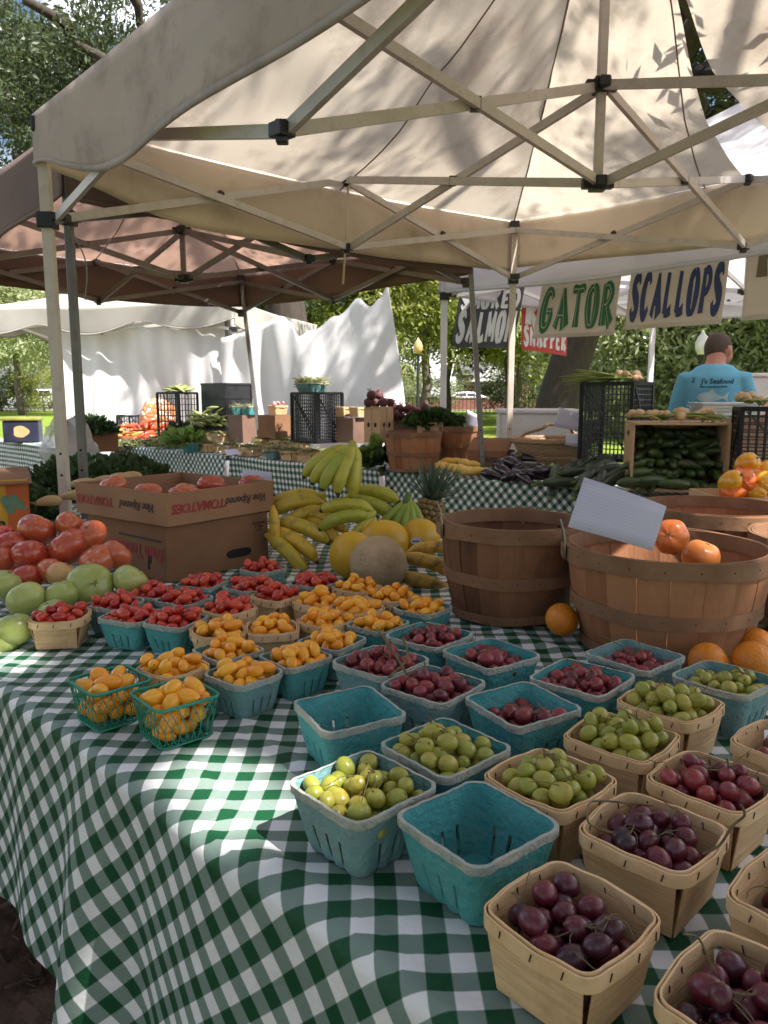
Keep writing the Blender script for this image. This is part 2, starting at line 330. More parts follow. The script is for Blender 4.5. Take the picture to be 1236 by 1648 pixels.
MT['melon'] = M('yellow melon rind', (0.62, 0.36, 0.012), (0.54, 0.30, 0.012), rough=0.4, ns=10, bump=0.25, bs=25, dirt=((0.42, 0.30, 0.05), 9, 0.6))
MT['cantaloupe'] = M('netted melon rind', (0.46, 0.335, 0.20), (0.36, 0.255, 0.15), rough=0.75, ns=22, bump=0.5, bs=110, dirt=((0.17, 0.115, 0.08), 9, 0.6))
MT['sticker'] = M('fruit sticker', (0.62, 0.60, 0.66), rough=0.5)
MT['bluesticker'] = M('sticker print', (0.08, 0.10, 0.35), rough=0.5)
MT['pineapple'] = M('pineapple rind', (0.24, 0.155, 0.06), (0.15, 0.105, 0.045), rough=0.6, ns=30, irand=(0.30, 0.20, 0.07))
MT['pineleaf'] = M('pineapple leaf', (0.05, 0.085, 0.055), (0.09, 0.13, 0.085), rough=0.5, ns=20)
MT['orange'] = M('orange peel', (0.72, 0.235, 0.012), (0.66, 0.20, 0.01), rough=0.4, ns=12, bump=0.3, bs=220, sss=0.1, sssr=0.004)
MT['persimmon'] = M('red orange fruit skin', (0.64, 0.12, 0.03), (0.60, 0.17, 0.04), rough=0.32, ns=10, orand=(0.66, 0.24, 0.06), coat=0.1)
MT['cuke'] = M('cucumber skin', (0.045, 0.085, 0.022), (0.07, 0.115, 0.03), rough=0.35, ns=18, bump=0.3, bs=70, orand=(0.025, 0.05, 0.018), dirt=((0.16, 0.2, 0.06), 14, 0.5))
MT['zucchini'] = M('zucchini skin', (0.018, 0.032, 0.018), (0.03, 0.05, 0.026), rough=0.35, ns=25, orand=(0.03, 0.05, 0.03))
MT['eggplant'] = M('eggplant skin', (0.012, 0.008, 0.016), (0.02, 0.012, 0.022), rough=0.18, ns=10, coat=0.4)
MT['squash'] = M('yellow squash skin', (0.66, 0.42, 0.06), (0.60, 0.36, 0.05), rough=0.4, ns=12, orand=(0.70, 0.5, 0.14))
MT['tansquash'] = M('tan squash skin', (0.50, 0.35, 0.17), (0.44, 0.29, 0.13), rough=0.5, ns=10)
MT['pepperyellow'] = M('yellow pepper skin', (0.74, 0.36, 0.01), (0.70, 0.31, 0.01), rough=0.2, ns=10, coat=0.4, sss=0.1)
MT['pepperorange'] = M('orange pepper skin', (0.72, 0.15, 0.012), (0.66, 0.11, 0.012), rough=0.2, ns=10, coat=0.4, sss=0.1)
MT['greenstem'] = M('green stem', (0.10, 0.17, 0.04), (0.07, 0.12, 0.03), rough=0.6)
MT['carrot'] = M('carrot skin', (0.62, 0.19, 0.03), (0.66, 0.25, 0.05), rough=0.5, ns=20)
MT['redpepper'] = M('long red pepper skin', (0.52, 0.06, 0.03), (0.6, 0.12, 0.04), rough=0.3, ns=20)
MT['beet'] = M('beet skin', (0.075, 0.025, 0.03), (0.11, 0.045, 0.045), rough=0.75, ns=20, bump=0.3, bs=50)
MT['beetstem'] = M('beet stalk', (0.22, 0.03, 0.06), (0.30, 0.05, 0.08), rough=0.5)
MT['leafdark'] = M('dark leafy greens', (0.022, 0.055, 0.018), (0.04, 0.085, 0.025), rough=0.6, ns=15, trans=0.25, irand=(0.055, 0.10, 0.03))
MT['leaflight'] = M('pale leafy greens', (0.22, 0.34, 0.06), (0.30, 0.42, 0.10), rough=0.55, ns=15, trans=0.3, irand=(0.12, 0.22, 0.05))
MT['bean'] = M('green bean', (0.12, 0.17, 0.045), (0.18, 0.21, 0.07), rough=0.5, ns=20, irand=(0.24, 0.22, 0.09))
MT['husk'] = M('corn husk', (0.30, 0.33, 0.12), (0.40, 0.40, 0.18), rough=0.65, ns=20, irand=(0.22, 0.28, 0.08))
MT['scallion'] = M('onion greens', (0.12, 0.19, 0.04), (0.20, 0.26, 0.06), rough=0.5, irand=(0.30, 0.32, 0.08))
MT['onion'] = M('dry onion bulb', (0.60, 0.42, 0.26), (0.68, 0.54, 0.38), rough=0.6, ns=25, irand=(0.52, 0.32, 0.18))
MT['radish'] = M('radish', (0.55, 0.12, 0.13), (0.6, 0.3, 0.28), rough=0.5, ns=10)
MT['bark'] = M('oak bark', (0.055, 0.040, 0.032), (0.034, 0.025, 0.02), rough=0.9, ns=6, bump=0.8, bs=14, streak=(3, 3, 0.7))
MT['barkgrey'] = M('grey bark', (0.14, 0.115, 0.095), (0.09, 0.073, 0.062), rough=0.9, ns=6, bump=0.6, bs=14, streak=(3, 3, 0.7))
MT['leaf'] = M('oak leaf', (0.034, 0.056, 0.026), (0.048, 0.074, 0.03), rough=0.36, ns=2, trans=0.3, tcol=(0.115, 0.13, 0.05), irand=(0.06, 0.085, 0.036))
MT['leafsun'] = M('yellow green leaf', (0.12, 0.165, 0.045), (0.17, 0.20, 0.055), rough=0.5, ns=2, trans=0.45, tcol=(0.42, 0.45, 0.09), irand=(0.24, 0.25, 0.07))
MT['leafgrey'] = M('grey green leaf', (0.24, 0.275, 0.165), (0.29, 0.32, 0.20), rough=0.3, ns=2, trans=0.4, tcol=(0.48, 0.52, 0.22), irand=(0.40, 0.43, 0.28))
MT['grass'] = M('mown grass', (0.175, 0.235, 0.035), (0.125, 0.19, 0.03), rough=0.9, ns=0.7, bump=0.6, bs=30, dirt=((0.24, 0.24, 0.07), 0.25, 0.6), spec=0.1)
MT['mulch'] = M('leaf litter', (0.12, 0.075, 0.056), (0.07, 0.042, 0.032), rough=0.95, ns=12, bump=0.9, bs=40, dirt=((0.24, 0.17, 0.13), 6, 0.7), spec=0.1)
MT['chip'] = M('wood chip', (0.05, 0.026, 0.018), (0.032, 0.018, 0.013), rough=0.9, irand=(0.11, 0.06, 0.042))
MT['asphalt'] = M('asphalt', (0.10, 0.10, 0.105), (0.08, 0.08, 0.085), rough=0.9, ns=3)
MT['concrete'] = M('pavement', (0.40, 0.37, 0.33), (0.33, 0.31, 0.28), rough=0.9, ns=2)
MT['shirt'] = M('blue cotton shirt', (0.15, 0.40, 0.58), (0.125, 0.35, 0.52), rough=0.85, ns=6, bump=0.15, bs=30, spec=0.15)
MT['skin'] = M('sunburnt skin', (0.46, 0.20, 0.145), (0.40, 0.165, 0.12), rough=0.5, ns=12, sss=0.1, sssr=0.01)
MT['hair'] = M('cropped brown hair', (0.055, 0.036, 0.028), (0.085, 0.055, 0.042), rough=0.8, ns=120, bump=0.4, bs=260)
MT['shorts'] = M('khaki shorts', (0.24, 0.20, 0.15), rough=0.9)
MT['shirtink'] = M('navy print', (0.02, 0.04, 0.10), rough=0.8)
MT['fishprint'] = M('pale print', (0.42, 0.56, 0.64), rough=0.8)
MT['bannercream'] = M('cream banner', (0.72, 0.66, 0.60), (0.64, 0.58, 0.52), rough=0.7, ns=4, trans=0.45, bump=0.15, bs=10)
MT['bannerblack'] = M('black banner', (0.045, 0.045, 0.055), (0.06, 0.06, 0.07), rough=0.5, ns=4)
MT['bannerred'] = M('red banner', (0.62, 0.07, 0.06), (0.56, 0.06, 0.055), rough=0.6, ns=4, trans=0.2)
MT['inkgreen'] = M('green lettering', (0.015, 0.14, 0.06), (0.02, 0.12, 0.05), rough=0.6, ns=6)
MT['inkblue'] = M('navy lettering', (0.022, 0.04, 0.15), (0.03, 0.045, 0.13), rough=0.6, ns=6)
MT['inkwhite'] = M('white lettering', (0.75, 0.74, 0.74), rough=0.6)
MT['inktan'] = M('tan lettering', (0.20, 0.155, 0.11), rough=0.6)
MT['brick'] = M('red brick wall', (0.20, 0.085, 0.06), (0.15, 0.065, 0.05), rough=0.9, ns=3)
MT['whitepaint'] = M('white paint', (0.72, 0.71, 0.70), rough=0.6)
MT['whiteplastic'] = M('white plastic', (0.70, 0.69, 0.69), (0.63, 0.62, 0.62), rough=0.5, trans=0.2)
MT['glass'] = M('dark window glass', (0.02, 0.024, 0.03), rough=0.08, spec=0.8)
MT['carwhite'] = M('white car paint', (0.68, 0.69, 0.70), rough=0.25, coat=0.6)
MT['carblack'] = M('dark car paint', (0.015, 0.017, 0.022), rough=0.2, coat=0.7)
MT['carsilver'] = M('silver car paint', (0.40, 0.42, 0.45), rough=0.25, metal=0.5, coat=0.5)
MT['tyre'] = M('tyre rubber', (0.02, 0.02, 0.02), rough=0.9)
MT['chrome'] = M('wheel rim metal', (0.5, 0.5, 0.5), rough=0.3, metal=0.9)
MT['lampglobe'] = M('frosted globe', (0.82, 0.80, 0.76), rough=0.4)
MT['lampglobeamber'] = M('amber globe', (0.74, 0.55, 0.28), rough=0.4, trans=0.4)
MT['blackiron'] = M('black iron', (0.018, 0.02, 0.02), rough=0.5)
MT['wicker'] = M('wicker', (0.33, 0.20, 0.115), (0.24, 0.14, 0.08), rough=0.6, ns=40, irand=(0.40, 0.26, 0.15))
MT['greenwire'] = M('green plastic mesh', (0.035, 0.34, 0.24), (0.05, 0.40, 0.29), rough=0.4, trans=0.35)
MT['bagplastic'] = M('clear plastic bag', (0.62, 0.64, 0.66), (0.5, 0.52, 0.52), rough=0.2, alpha=0.55, bump=0.5, bs=18)
MT['cartonyellow'] = M('yellow printed carton', (0.62, 0.34, 0.03), (0.58, 0.31, 0.03), rough=0.6)
MT['cartonorange'] = M('orange printed carton', (0.60, 0.13, 0.03), rough=0.6)
MT['printgreen'] = M('printed green', (0.09, 0.20, 0.12), (0.16, 0.28, 0.2), rough=0.6, ns=30)
MT['net'] = M('orange net sack', (0.62, 0.24, 0.10), (0.55, 0.30, 0.16), rough=0.6, ns=30, irand=(0.7, 0.4, 0.25))
MT['yellowlid'] = M('yellow plastic lid', (0.26, 0.26, 0.05), rough=0.5)
def net_weave(name):                # white and orange mesh of a produce sack
    m = bpy.data.materials.new(name); m.use_nodes = True; nt = m.node_tree; N = nt.nodes; L = nt.links; b = N['Principled BSDF']
    co = N.new('ShaderNodeTexCoord'); vo = N.new('ShaderNodeTexVoronoi'); vo.inputs['Scale'].default_value = 16; L.new(co.outputs['Object'], vo.inputs['Vector'])
    v2 = N.new('ShaderNodeTexVoronoi'); v2.feature = 'DISTANCE_TO_EDGE'; v2.inputs['Scale'].default_value = 16; L.new(co.outputs['Object'], v2.inputs['Vector'])
    cr = N.new('ShaderNodeValToRGB'); e = cr.color_ramp.elements; e[0].color = (.62, .20, .06, 1); e[1].color = (.66, .60, .52, 1); e[0].position = .3; e[1].position = .75; sp = N.new('ShaderNodeSeparateColor'); L.new(vo.outputs['Color'], sp.inputs[0]); L.new(sp.outputs[0], cr.inputs[0])
    r2 = N.new('ShaderNodeMath'); r2.operation = 'GREATER_THAN'; r2.inputs[1].default_value = .10; L.new(v2.outputs['Distance'], r2.inputs[0])
    mx = N.new('ShaderNodeMix'); mx.data_type = 'RGBA'; mx.inputs['A'].default_value = (.45, .16, .08, 1); L.new(r2.outputs[0], mx.inputs['Factor']); L.new(cr.outputs[0], mx.inputs['B']); L.new(mx.outputs['Result'], b.inputs['Base Color'])
    bp = N.new('ShaderNodeBump'); bp.inputs['Distance'].default_value = .02; L.new(v2.outputs['Distance'], bp.inputs['Height']); L.new(bp.outputs[0], b.inputs['Normal']); b.inputs['Roughness'].default_value = .6; return m
MT['net'] = net_weave('net weave')
MT['purple'] = M('purple cabbage', (0.11, 0.035, 0.10), (0.2, 0.09, 0.16), rough=0.5)
# ================================================================== ground
def sheet(name, x0, x1, y0, y1, z, mat, nx=1, ny=1):
    b = MB(); b.grid(lambda u, v: V(x0+(x1-x0)*u, y0+(y1-y0)*v, z), nx, ny)
    o = b.build(name, mat); o['kind'] = 'structure'; return o
sheet('lawn', -220, 220, -60, 380, 0.0, MT['grass'])
b = MB()
b.grid(lambda u, v: V(-9+20*u + 0.6*math.sin(9*v), -4+(15.2+0.8*math.sin(7*u)+0.5*math.sin(17*u))*v, 0.006+0.02*v*0), 30, 10)
o = b.build('mulch_ground', MT['mulch']); o['kind'] = 'structure'
rnd = random.Random(3); b = MB()
for i in range(1500):
    x, y = rnd.uniform(-2.2, 0.2), rnd.uniform(-0.1, 1.9)
    b.box((x, y, rnd.uniform(0.01, 0.03)), (rnd.uniform(.015, .06), rnd.uniform(.006, .02), .004), Euler((rnd.uniform(-.5, .5), rnd.uniform(-.5, .5), rnd.uniform(0, 6))))
tag(b.build('wood_chips', MT['chip']), 'loose brown chips and leaf litter on the ground under the stall', 'mulch', kind='stuff')
sheet('street', -220, 220, 62, 76, 0.012, MT['asphalt'])
sheet('pavement', -220, 220, 59, 62, 0.02, MT['concrete'])
sheet('far_pavement', -220, 220, 76, 79, 0.02, MT['concrete'])
# ================================================================== tents
def hit(c, h, rz):
    out = []
    for i, j in ((-1, -1), (1, -1), (1, 1), (-1, 1)):
        v = V(i*h, j*h, 0); v.rotate(Euler((0, 0, rz))); out.append(V(c[0], c[1], 0)+v)
    return out
def tent(name, label, corners, z_top, z_low, z_peak, mroof, mval, mmetal, val=0.28, sag=0.1, gap=None, midsag={}, dz={}, legmat=None, lift={}, inner={}, scallop=0.0, legs=(0, 1, 2, 3), lean=None, leg_w=0.036, rz=0.05, seed=1, valsides=(0, 1, 2, 3), seams=True, hubs=True, group=None, bracket=None):
    rr = random.Random(seed); br = bracket or MT['blackplastic']
    C = sum(corners, V(0, 0, 0))/4; t = thing(name, label, 'tent', (C.x, C.y, 0), 0, group)
    K = [c-C for c in corners]; K = [V(k.x, k.y, 0) for k in K]; apex = V(0, 0, z_peak)
    rz = z_top
    lean = lean or {}
    for i in legs:
        k = K[i]; dx = lean.get(i, (0, 0))
        b = MB(); b.bar(V(k.x+dx[0], k.y+dx[1], 0), V(k.x, k.y, z_top+0.02+dz.get(i, 0)), leg_w, leg_w)
        lg = b.build('leg', legmat or mmetal, t, bevel=0.003)
        b = MB()
        for hz in (0.72, 0.80, 0.88, 0.96, 1.04):
            f = 1-hz/z_top; d = (V(0, 0, 0)-V(k.x, k.y, 0)).normalized()
            b.ball((k.x+dx[0]*f-0.0, k.y+dx[1]*f-leg_w*0.5, hz), (0.005, 0.0016, 0.005), 8, 4)
        b.build('adjustment_hole', MT['blackhole'], lg)
    # brackets, scissor trusses on the four sides
    mids = []
    for i in range(4):
        a, c = K[i], K[(i+1) % 4]; m = (a+c)/2; ins = -m.normalized()*0.03
        T = lambda p, z: V(p.x, p.y, z)+ins
        ms = midsag.get(i, 0); mt, ml = T(m, z_top-0.01-ms), T(m, z_low-ms); mids.append((mt, ml))
        qa, qc = (a*3+c)/4, (a+c*3)/4
        za, zc = dz.get(i, 0), dz.get((i+1) % 4, 0)
        for p, q in ((T(a, z_top-.03+za), ml), (T(a, z_low+za), mt), (T(c, z_top-.03+zc), ml), (T(c, z_low+zc), mt)):
            off = ins*(0.35 if p.z > 2.1 else -0.35)
            b = MB(); b.bar(p+off, q+off, 0.016, 0.030); b.build('truss_bar', mmetal, t)
        for q, sz in ((mt, .045), (ml, .045), (T(qa, (z_top+z_low)/2-ms/2+za/2), .026), (T(qc, (z_top+z_low)/2-ms/2+zc/2), .026)):
            b = MB(); b.box(q, (sz, sz, .032), Euler((0, 0, math.atan2(m.y, m.x)))); b.box(q+V(0, 0, -.004), (sz*.6, sz*.6, .05)); b.build('joint', br, t, bevel=.003)
    for i in range(4):
        k = K[i]; zi = dz.get(i, 0); b = MB(); b.box((k.x, k.y, z_low+zi), (leg_w+.024, leg_w+.024, .055)); b.box((k.x*.975, k.y*.975, z_low+.01+zi), (leg_w+.02, leg_w+.02, .03)); b.build('slider_bracket', br, t, bevel=.004); b = MB(); b.box((k.x, k.y, z_top+zi), (leg_w+.02, leg_w+.02, .05)); b.build('top_bracket', br, t, bevel=.004)
    if hubs:
        ct, cl = V(0, 0, z_top+.03), V(0, 0, z_low+.03)
        b = MB(); b.bar(cl, V(0, 0, z_peak-.01), .03, .03); b.build('peak_pole', mmetal, t, bevel=.003)
        for h in (ct, cl):
            b = MB(); b.box(h, (.055, .055, .05)); b.box(h, (.11, .035, .035)); b.box(h, (.035, .11, .035)); b.build('hub', br, t, bevel=.004)
        for mt, ml in mids:
            o1 = V(-mt.y, mt.x, 0).normalized()*0.012
            for p, q, o_ in ((mt, cl, o1), (ml, ct, -o1)):
                b = MB(); b.bar(p+o_, q+o_, .016, .030); b.build('truss_bar', mmetal, t)
            b = MB(); b.box(((mt+ml)/2+(ct+cl)/2)/2, (.03, .03, .035)); b.build('joint', br, t)
    # roof
    ph = [rr.uniform(0, 6) for _ in range(12)]
    def roof_pt(i, u, v, drop=0.0):
        a, c = K[i], K[(i+1) % 4]
        e = a*(1-u)+c*u; e = V(e.x, e.y, z_top+.035+dz.get(i, 0)*(1-u)+dz.get((i+1) % 4, 0)*u)
        e = V(e.x*1.012, e.y*1.012, e.z-0.03*math.sin(PI*u))
        p = e*(1-v)+apex*v
        w = math.sin(PI*v)
        p.z -= sag*w*(0.55+0.45*math.sin(PI*u)) - 0.012*math.sin(9*u+ph[i]+3*v)*w - 0.010*math.sin(14*v+ph[i+4]+5*u)*w - .006*math.sin(23*u+11*v+ph[i+8])*w
        p.z -= .007*math.sin(46*u+9*v+ph[i])*w*(1-v)+.006*math.sin(31*v-17*u+ph[i+2])*w-.010*abs(math.sin(13*u-8*v+ph[i+6]))*w
        p.z -= drop
        return p
    b = MB()
    for i in range(4):
        sk = None
        if gap and gap[0] == i:
            g0, g1, gv = gap[1:]
            bu = lambda v: (g0+(g1-g0)*0.5*v/gv, g1-(g1-g0)*0.5*v/gv)
            def left(u, v): return roof_pt(i, u*(g0 + .04*math.sin(PI*min(1, v/gv))*1.0 + (g1-g0)*0.5*min(1, v/gv)), v)
            def right(u, v):
                lo = g1 - (g1-g0)*0.5*min(1, v/gv) + (.04*math.sin(PI*min(1, v/gv)))
                return roof_pt(i, lo+(1-lo)*u, v)
            b.grid(left, 30, 30); b.grid(right, 30, 30)
        else: b.grid(lambda u, v, i=i: roof_pt(i, u, v), 48, 32)
    b.build('canopy_roof', mroof, t, smooth=True)
    if seams:
        b = MB()
        for i in range(4):
            if gap and gap[0] == i:
                us = lambda v: gap[2]-(gap[2]-gap[1])*.5*min(1, v/gap[3])+.04*math.sin(PI*min(1, v/gap[3]))+.07*(1-v)
            else: us = lambda v: .5
            b.tube([roof_pt(i, us(v), v, .006) for v in [k/24 for k in range(24)]], .0035, 5)
            b.tube([roof_pt(i, 0.0, v, .006) for v in [k/20 for k in range(20)]], .0045, 5)
        b.build('seam', M('dark seam '+name, tuple(x*.5 for x in (.5, .38, .3)), rough=.9), t)
    for i in valsides:
        a, c = K[i], K[(i+1) % 4]; nrm = ((a+c)/2).normalized()
        def vp(u, v, i=i, a=a, c=c, nrm=nrm):
            e = a*(1-u)+c*u; zt = z_top+.035-.03*math.sin(PI*u)+dz.get(i, 0)*(1-u)+dz.get((i+1) % 4, 0)*u
            if i in lift: hgt_k = 1-.45*math.exp(-((u-lift[i])/.13)**2)
            else: hgt_k = 1
            q = V(e.x*1.013, e.y*1.013, zt)
            hgt = val*(1+.06*math.sin(5*u+ph[i])+.04*math.sin(PI*u))-scallop*(1-abs(math.sin(PI*(u*2.6+.3)))**1.3); hgt *= hgt_k
            return q + V(0, 0, -hgt*v) + nrm*(.006+.03*v*math.sin(7*u+ph[i+4])*math.sin(PI*u)+.012*v*math.sin(19*u+ph[i+1]))
        b = MB(); b.grid(vp, 60, 8); 
        mv = inner.get(i, mval); vo = b.build('valance', mv, t, smooth=True, solid=.002)
        b = MB(); b.grid(lambda u, v: vp(u, .93+.07*v)+nrm*.003, 60, 1); b.build('hem', mv, vo, smooth=True, solid=.003)
    return t
L1, L2 = V(-1.20, 2.87, 0), V(0.80, 4.93, 0); DN = V(1.90, -2.11, 0)
main_tent = tent('market_tent', 'large cream stained canopy tent with a split roof panel over the fruit table', [L1+DN, L2+DN, L2, L1], 2.28, 1.96, 3.22, MT['canopy'], MT['valance'], MT['creammetal'], val=.29, sag=.15, gap=(1, .385, .51, .85), seed=4, midsag={3: .115}, dz={3: -.09}, legmat=MT['creamleg'], lift={3: 0, 2: 1}, inner={1: MT['litvalance'], 2: MT['litvalance']})
tp_ = (L1+L2)/2-(L1+L2)/2*0; tc_ = Vector(main_tent.location); b = MB(); q_ = (L1+L2)/2-tc_+V(.03, -.03, 2.25); b.tube([q_, q_+V(-.01, 0, -.2), q_+V(-.03, .01, -.46)], .006, 6); b.build('hanging_strap', MT['litvalance'], main_tent, smooth=True)
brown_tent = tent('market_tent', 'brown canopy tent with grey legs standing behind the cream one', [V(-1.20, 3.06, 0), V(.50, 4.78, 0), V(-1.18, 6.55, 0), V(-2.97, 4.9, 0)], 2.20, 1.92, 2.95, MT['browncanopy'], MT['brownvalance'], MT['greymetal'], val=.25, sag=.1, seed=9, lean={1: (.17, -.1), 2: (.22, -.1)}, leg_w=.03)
b = MB()
for i in range(30): b.ball(Vector(V(-1.19+.002*i, 3.03, 1.88-.009*i))-Vector(brown_tent.location)+V(.03*math.sin(i*.12), 0, 0), (.0035, .0035, .0055), 6, 4)
b.build('chain', MT['wire'], brown_tent, smooth=True)
tent('market_tent', 'white canopy tent with plain white roof behind the brown tent', [V(-4.75, 9.15, 0), V(-1.62, 8.52, 0), V(-1.0, 11.5, 0), V(-4.1, 12.2, 0)], 2.22, 1.95, 2.7, MT['shaded'], MT['shaded'], MT['whitemetal'], val=.30, sag=.06, seed=14, leg_w=.035, scallop=.13)
S0 = SN(-3.72, 4.32); S1 = SN(-.7, 4.32); S2 = SN(-.7, 7.3); S3 = SN(-3.6, 7.3)
tent('market_tent', 'white canopy tent hung with lettered seafood banners', [S0, S1, S2, S3], 2.22, 1.95, 3.3, MT['whitecanopy'], MT['whitecanopy'], MT['whitemetal'], val=.27, sag=.05, midsag={0: -.13}, seed=21, leg_w=.045)
# white side sheets hung behind the vegetables
def hung(name, label, a, c, top, nw, amp, seed, bottom=0.02, foot=None):
    r_ = random.Random(seed); a, c = Vector(a), Vector(c); d = (c-a); nrm = V(d.y, -d.x, 0).normalized()
    ph = [r_.uniform(0, 6) for _ in range(4)]
    def fn(u, v):
        p = a+d*u; zt = top(u); z = bottom+(zt-bottom)*v
        w = math.sin(nw*u*6.28+ph[0]+.8*math.sin(3*v))*amp*(1-.45*v)+math.sin(nw*2.3*u*6.28+ph[1]+1.5*v)*amp*.4
        w += .05*math.sin(7*u+5*v+ph[2])
        sp = foot(u, v) if foot else 0
        return V(p.x, p.y, z)+nrm*w+d.normalized()*sp
    b = MB(); b.grid(fn, 120, 30); o = b.build(name, MT['whitecloth'], smooth=True, solid=.002)
    return tag(o, label, 'sheet', 'white sheets hung as tent walls')
hung('tent_wall', 'wide white cloth wall hanging behind the corn and carrots', (-3.80, 9.10, 0), (-1.68, 8.63, 0), lambda u: 2.05+.06*math.sin(8*u), 4, .03, 1, foot=lambda u, v: .35*(1-v)*(1-u)**3*.0)
def topB(u):
    pts = [(0, 1.86), (.14, 1.90), (.27, 2.0), (.40, 2.06), (.45, 2.0), (.50, 1.85), (.57, 1.92), (.70, 2.06), (.83, 2.23), (.90, 2.14), (.95, 2.22), (1, 2.34)]
    for (u0, z0), (u1, z1) in zip(pts, pts[1:]):
        if u <= u1: 
            k = (u-u0)/(u1-u0); k = k*k*(3-2*k); return z0+(z1-z0)*k
    return pts[-1][1]
hung('tent_wall', 'white cloth wall pulled up to a point at one corner behind the beets', (-1.78, 8.5, 0), (.04, 8.0, 0), topB, 2.6, .045, 2, foot=lambda u, v: .34*(1-v)*u**2)
b = MB()
b.bar(V(-1.72, 8.6, 0), V(-1.72, 8.6, 2.2), .03); tag(b.build('tent_pole', MT['greymetal']), 'dark pole standing in the gap between the two white cloth walls', 'pole')
# ================================================================== tables and cloths
def cloth_top(name, label, s0, s1, n0, n1, z, drop, seed, diag=True, hole=None, ns=260, res=.02, wr=1.0, ripple=.011, group='green gingham tablecloths'):
    r_ = random.Random(seed); ph = [r_.uniform(0, 6) for _ in range(10)]
    rc = .018
    def dd(s): return drop+.06*math.sin(2.1*s+ph[0])+.025*math.sin(5.3*s+ph[1])
    arc = rc*PI/2
    prof = [-1]*0
    qs = []
    q = n1-n0
    while q > 0: qs.append(q); q -= res
    qs += [0.0]
    qs += [-arc*k/5 for k in range(1, 6)]
    nd = max(10, int(drop/.018))
    qd = [k/nd for k in range(1, nd+1)]
    rows = [('t', q) for q in qs]+[('d', k) for k in qd]
    nu = int((s1-s0)/.022)
    verts = []; uvs = []
    for kind, q in rows:
        for i in range(nu+1):
            s = s0+(s1-s0)*i/nu
            edge = .004*math.sin(9*s+ph[2])+.003*math.sin(23*s+ph[3])
            if kind == 't' and q >= 0:
                n = n0+rc+q+edge
                zz = z + wr*(.0012*math.sin(31*s+17*q+ph[4])+.0012*math.sin(23*q-19*s+ph[5])) + wr*.0045*max(0, math.sin(13*s-29*q+ph[6]+1.5*math.sin(5*s)))**8 + wr*.004*max(0, math.sin(7*s+41*q+ph[7]+2*math.sin(4*q)))**10
                L_ = q+rc
            elif kind == 't':
                a = -q/rc; n = n0+rc-rc*math.sin(a)+edge; zz = z-rc+rc*math.cos(a); L_ = q+rc
            else:
                D = dd(s); d = D*q
                w = ripple*(q**1.1)*(math.sin(11*s+ph[8]+.7*math.sin(3*s)+.6*q)+.5*math.sin(24*s+ph[9]-1.2*q)+.45*math.sin(5*s+ph[1]))
                fold = -.05*q*math.exp(-((s+1.02)/.06)**2) + .03*q*math.exp(-((s+.9)/.05)**2) if seed == 1 else 0
                n = n0+edge-.02*q-w*1.0+fold; zz = z-rc-d; L_ = -arc+rc-d
            verts.append(SN(s, n, zz))
            s_ = s+.0035*math.sin(6*L_+3*s)+.002*math.sin(17*s-9*L_); L_ += .0035*math.sin(7*s+ph[0])+.002*math.sin(15*L_+5*s)
            if diag: uvs.append(((s_+L_)*.7071+.007, (L_-s_)*.7071))
            else: uvs.append((s+.15*L_, L_))
    b = MB(); b.v = [tuple(v) for v in verts]
    for j in range(len(rows)-1):
        for i in range(nu):
            if hole:
                c = verts[j*(nu+1)+i]
                if c.z > z-.03 and (c.x-hole[0])**2+(c.y-hole[1])**2 < hole[2]**2: continue
            b.f.append((j*(nu+1)+i, (j+1)*(nu+1)+i, (j+1)*(nu+1)+i+1, j*(nu+1)+i+1)); b.m.append(0)
    b.uv = dict(enumerate(uvs))
    o = b.build(name, MT['gingham'], smooth=True)
    return tag(o, label, 'tablecloth', group)
def table(label, s0, s1, n0, n1, z):
    c = SN((s0+s1)/2, (n0+n1)/2); t = thing('folding_table', label, 'table', (c.x, c.y, 0), R(-45.08), 'tables under the gingham cloths')
    L, W = s1-s0, n1-n0
    b = MB(); b.box((0, 0, z-.02), (L, W, .03)); b.build('table_top', MT['whiteplastic'], t, bevel=.005)
    for x in (-L/2+.15, L/2-.15):
        for y in (-W/2+.06, W/2-.06):
            b = MB(); b.bar((x, y, 0), (x, y, z-.035), .028); b.build('leg', MT['greymetal'], t)
TZ = .76
table('folding table nearest the camera beneath the long gingham cloth', -3.45, .55, .445, 1.045, TZ-.006)
table('folding table under the bushel baskets and melons', -3.45, .95, 1.135, 1.96, TZ-.006)
cloth_top('tablecloth', 'large green gingham cloth draped over the near fruit table', -3.5, 1.0, .42, 1.98, TZ, .46, 1, hole=(L1.x, L1.y, .045))
T2Z = .765
for s0, s1, dg, sd, nm in ((-7.2, -5.28, True, 11, 'gingham cloth on the far table under the celery and carrots'), (-5.27, -3.55, False, 12, 'gingham cloth with straight checks under the tills of beans'), (-3.54, -.9, True, 13, 'gingham cloth with slanting checks under the squash and cucumbers')):
    n0 = 3.46+.13*(s0+s1+12)/12
    table('folding table under the '+nm, s0+.03, s1-.03, n0+.03, n0+.85, T2Z-.006)
    cloth_top('tablecloth', nm, s0, s1, n0, n0+.9, T2Z, .5, sd, diag=dg, res=.04, ripple=.03)
cloth_top('tablecloth', 'gingham cloth far off beside the navy bin and plastic bag', -9.3, -6.9, 2.95, 3.65, T2Z, .5, 15, diag=False, res=.05)
table('folding table far off beside the plastic bag', -9.25, -6.95, 2.98, 3.63, T2Z-.006)
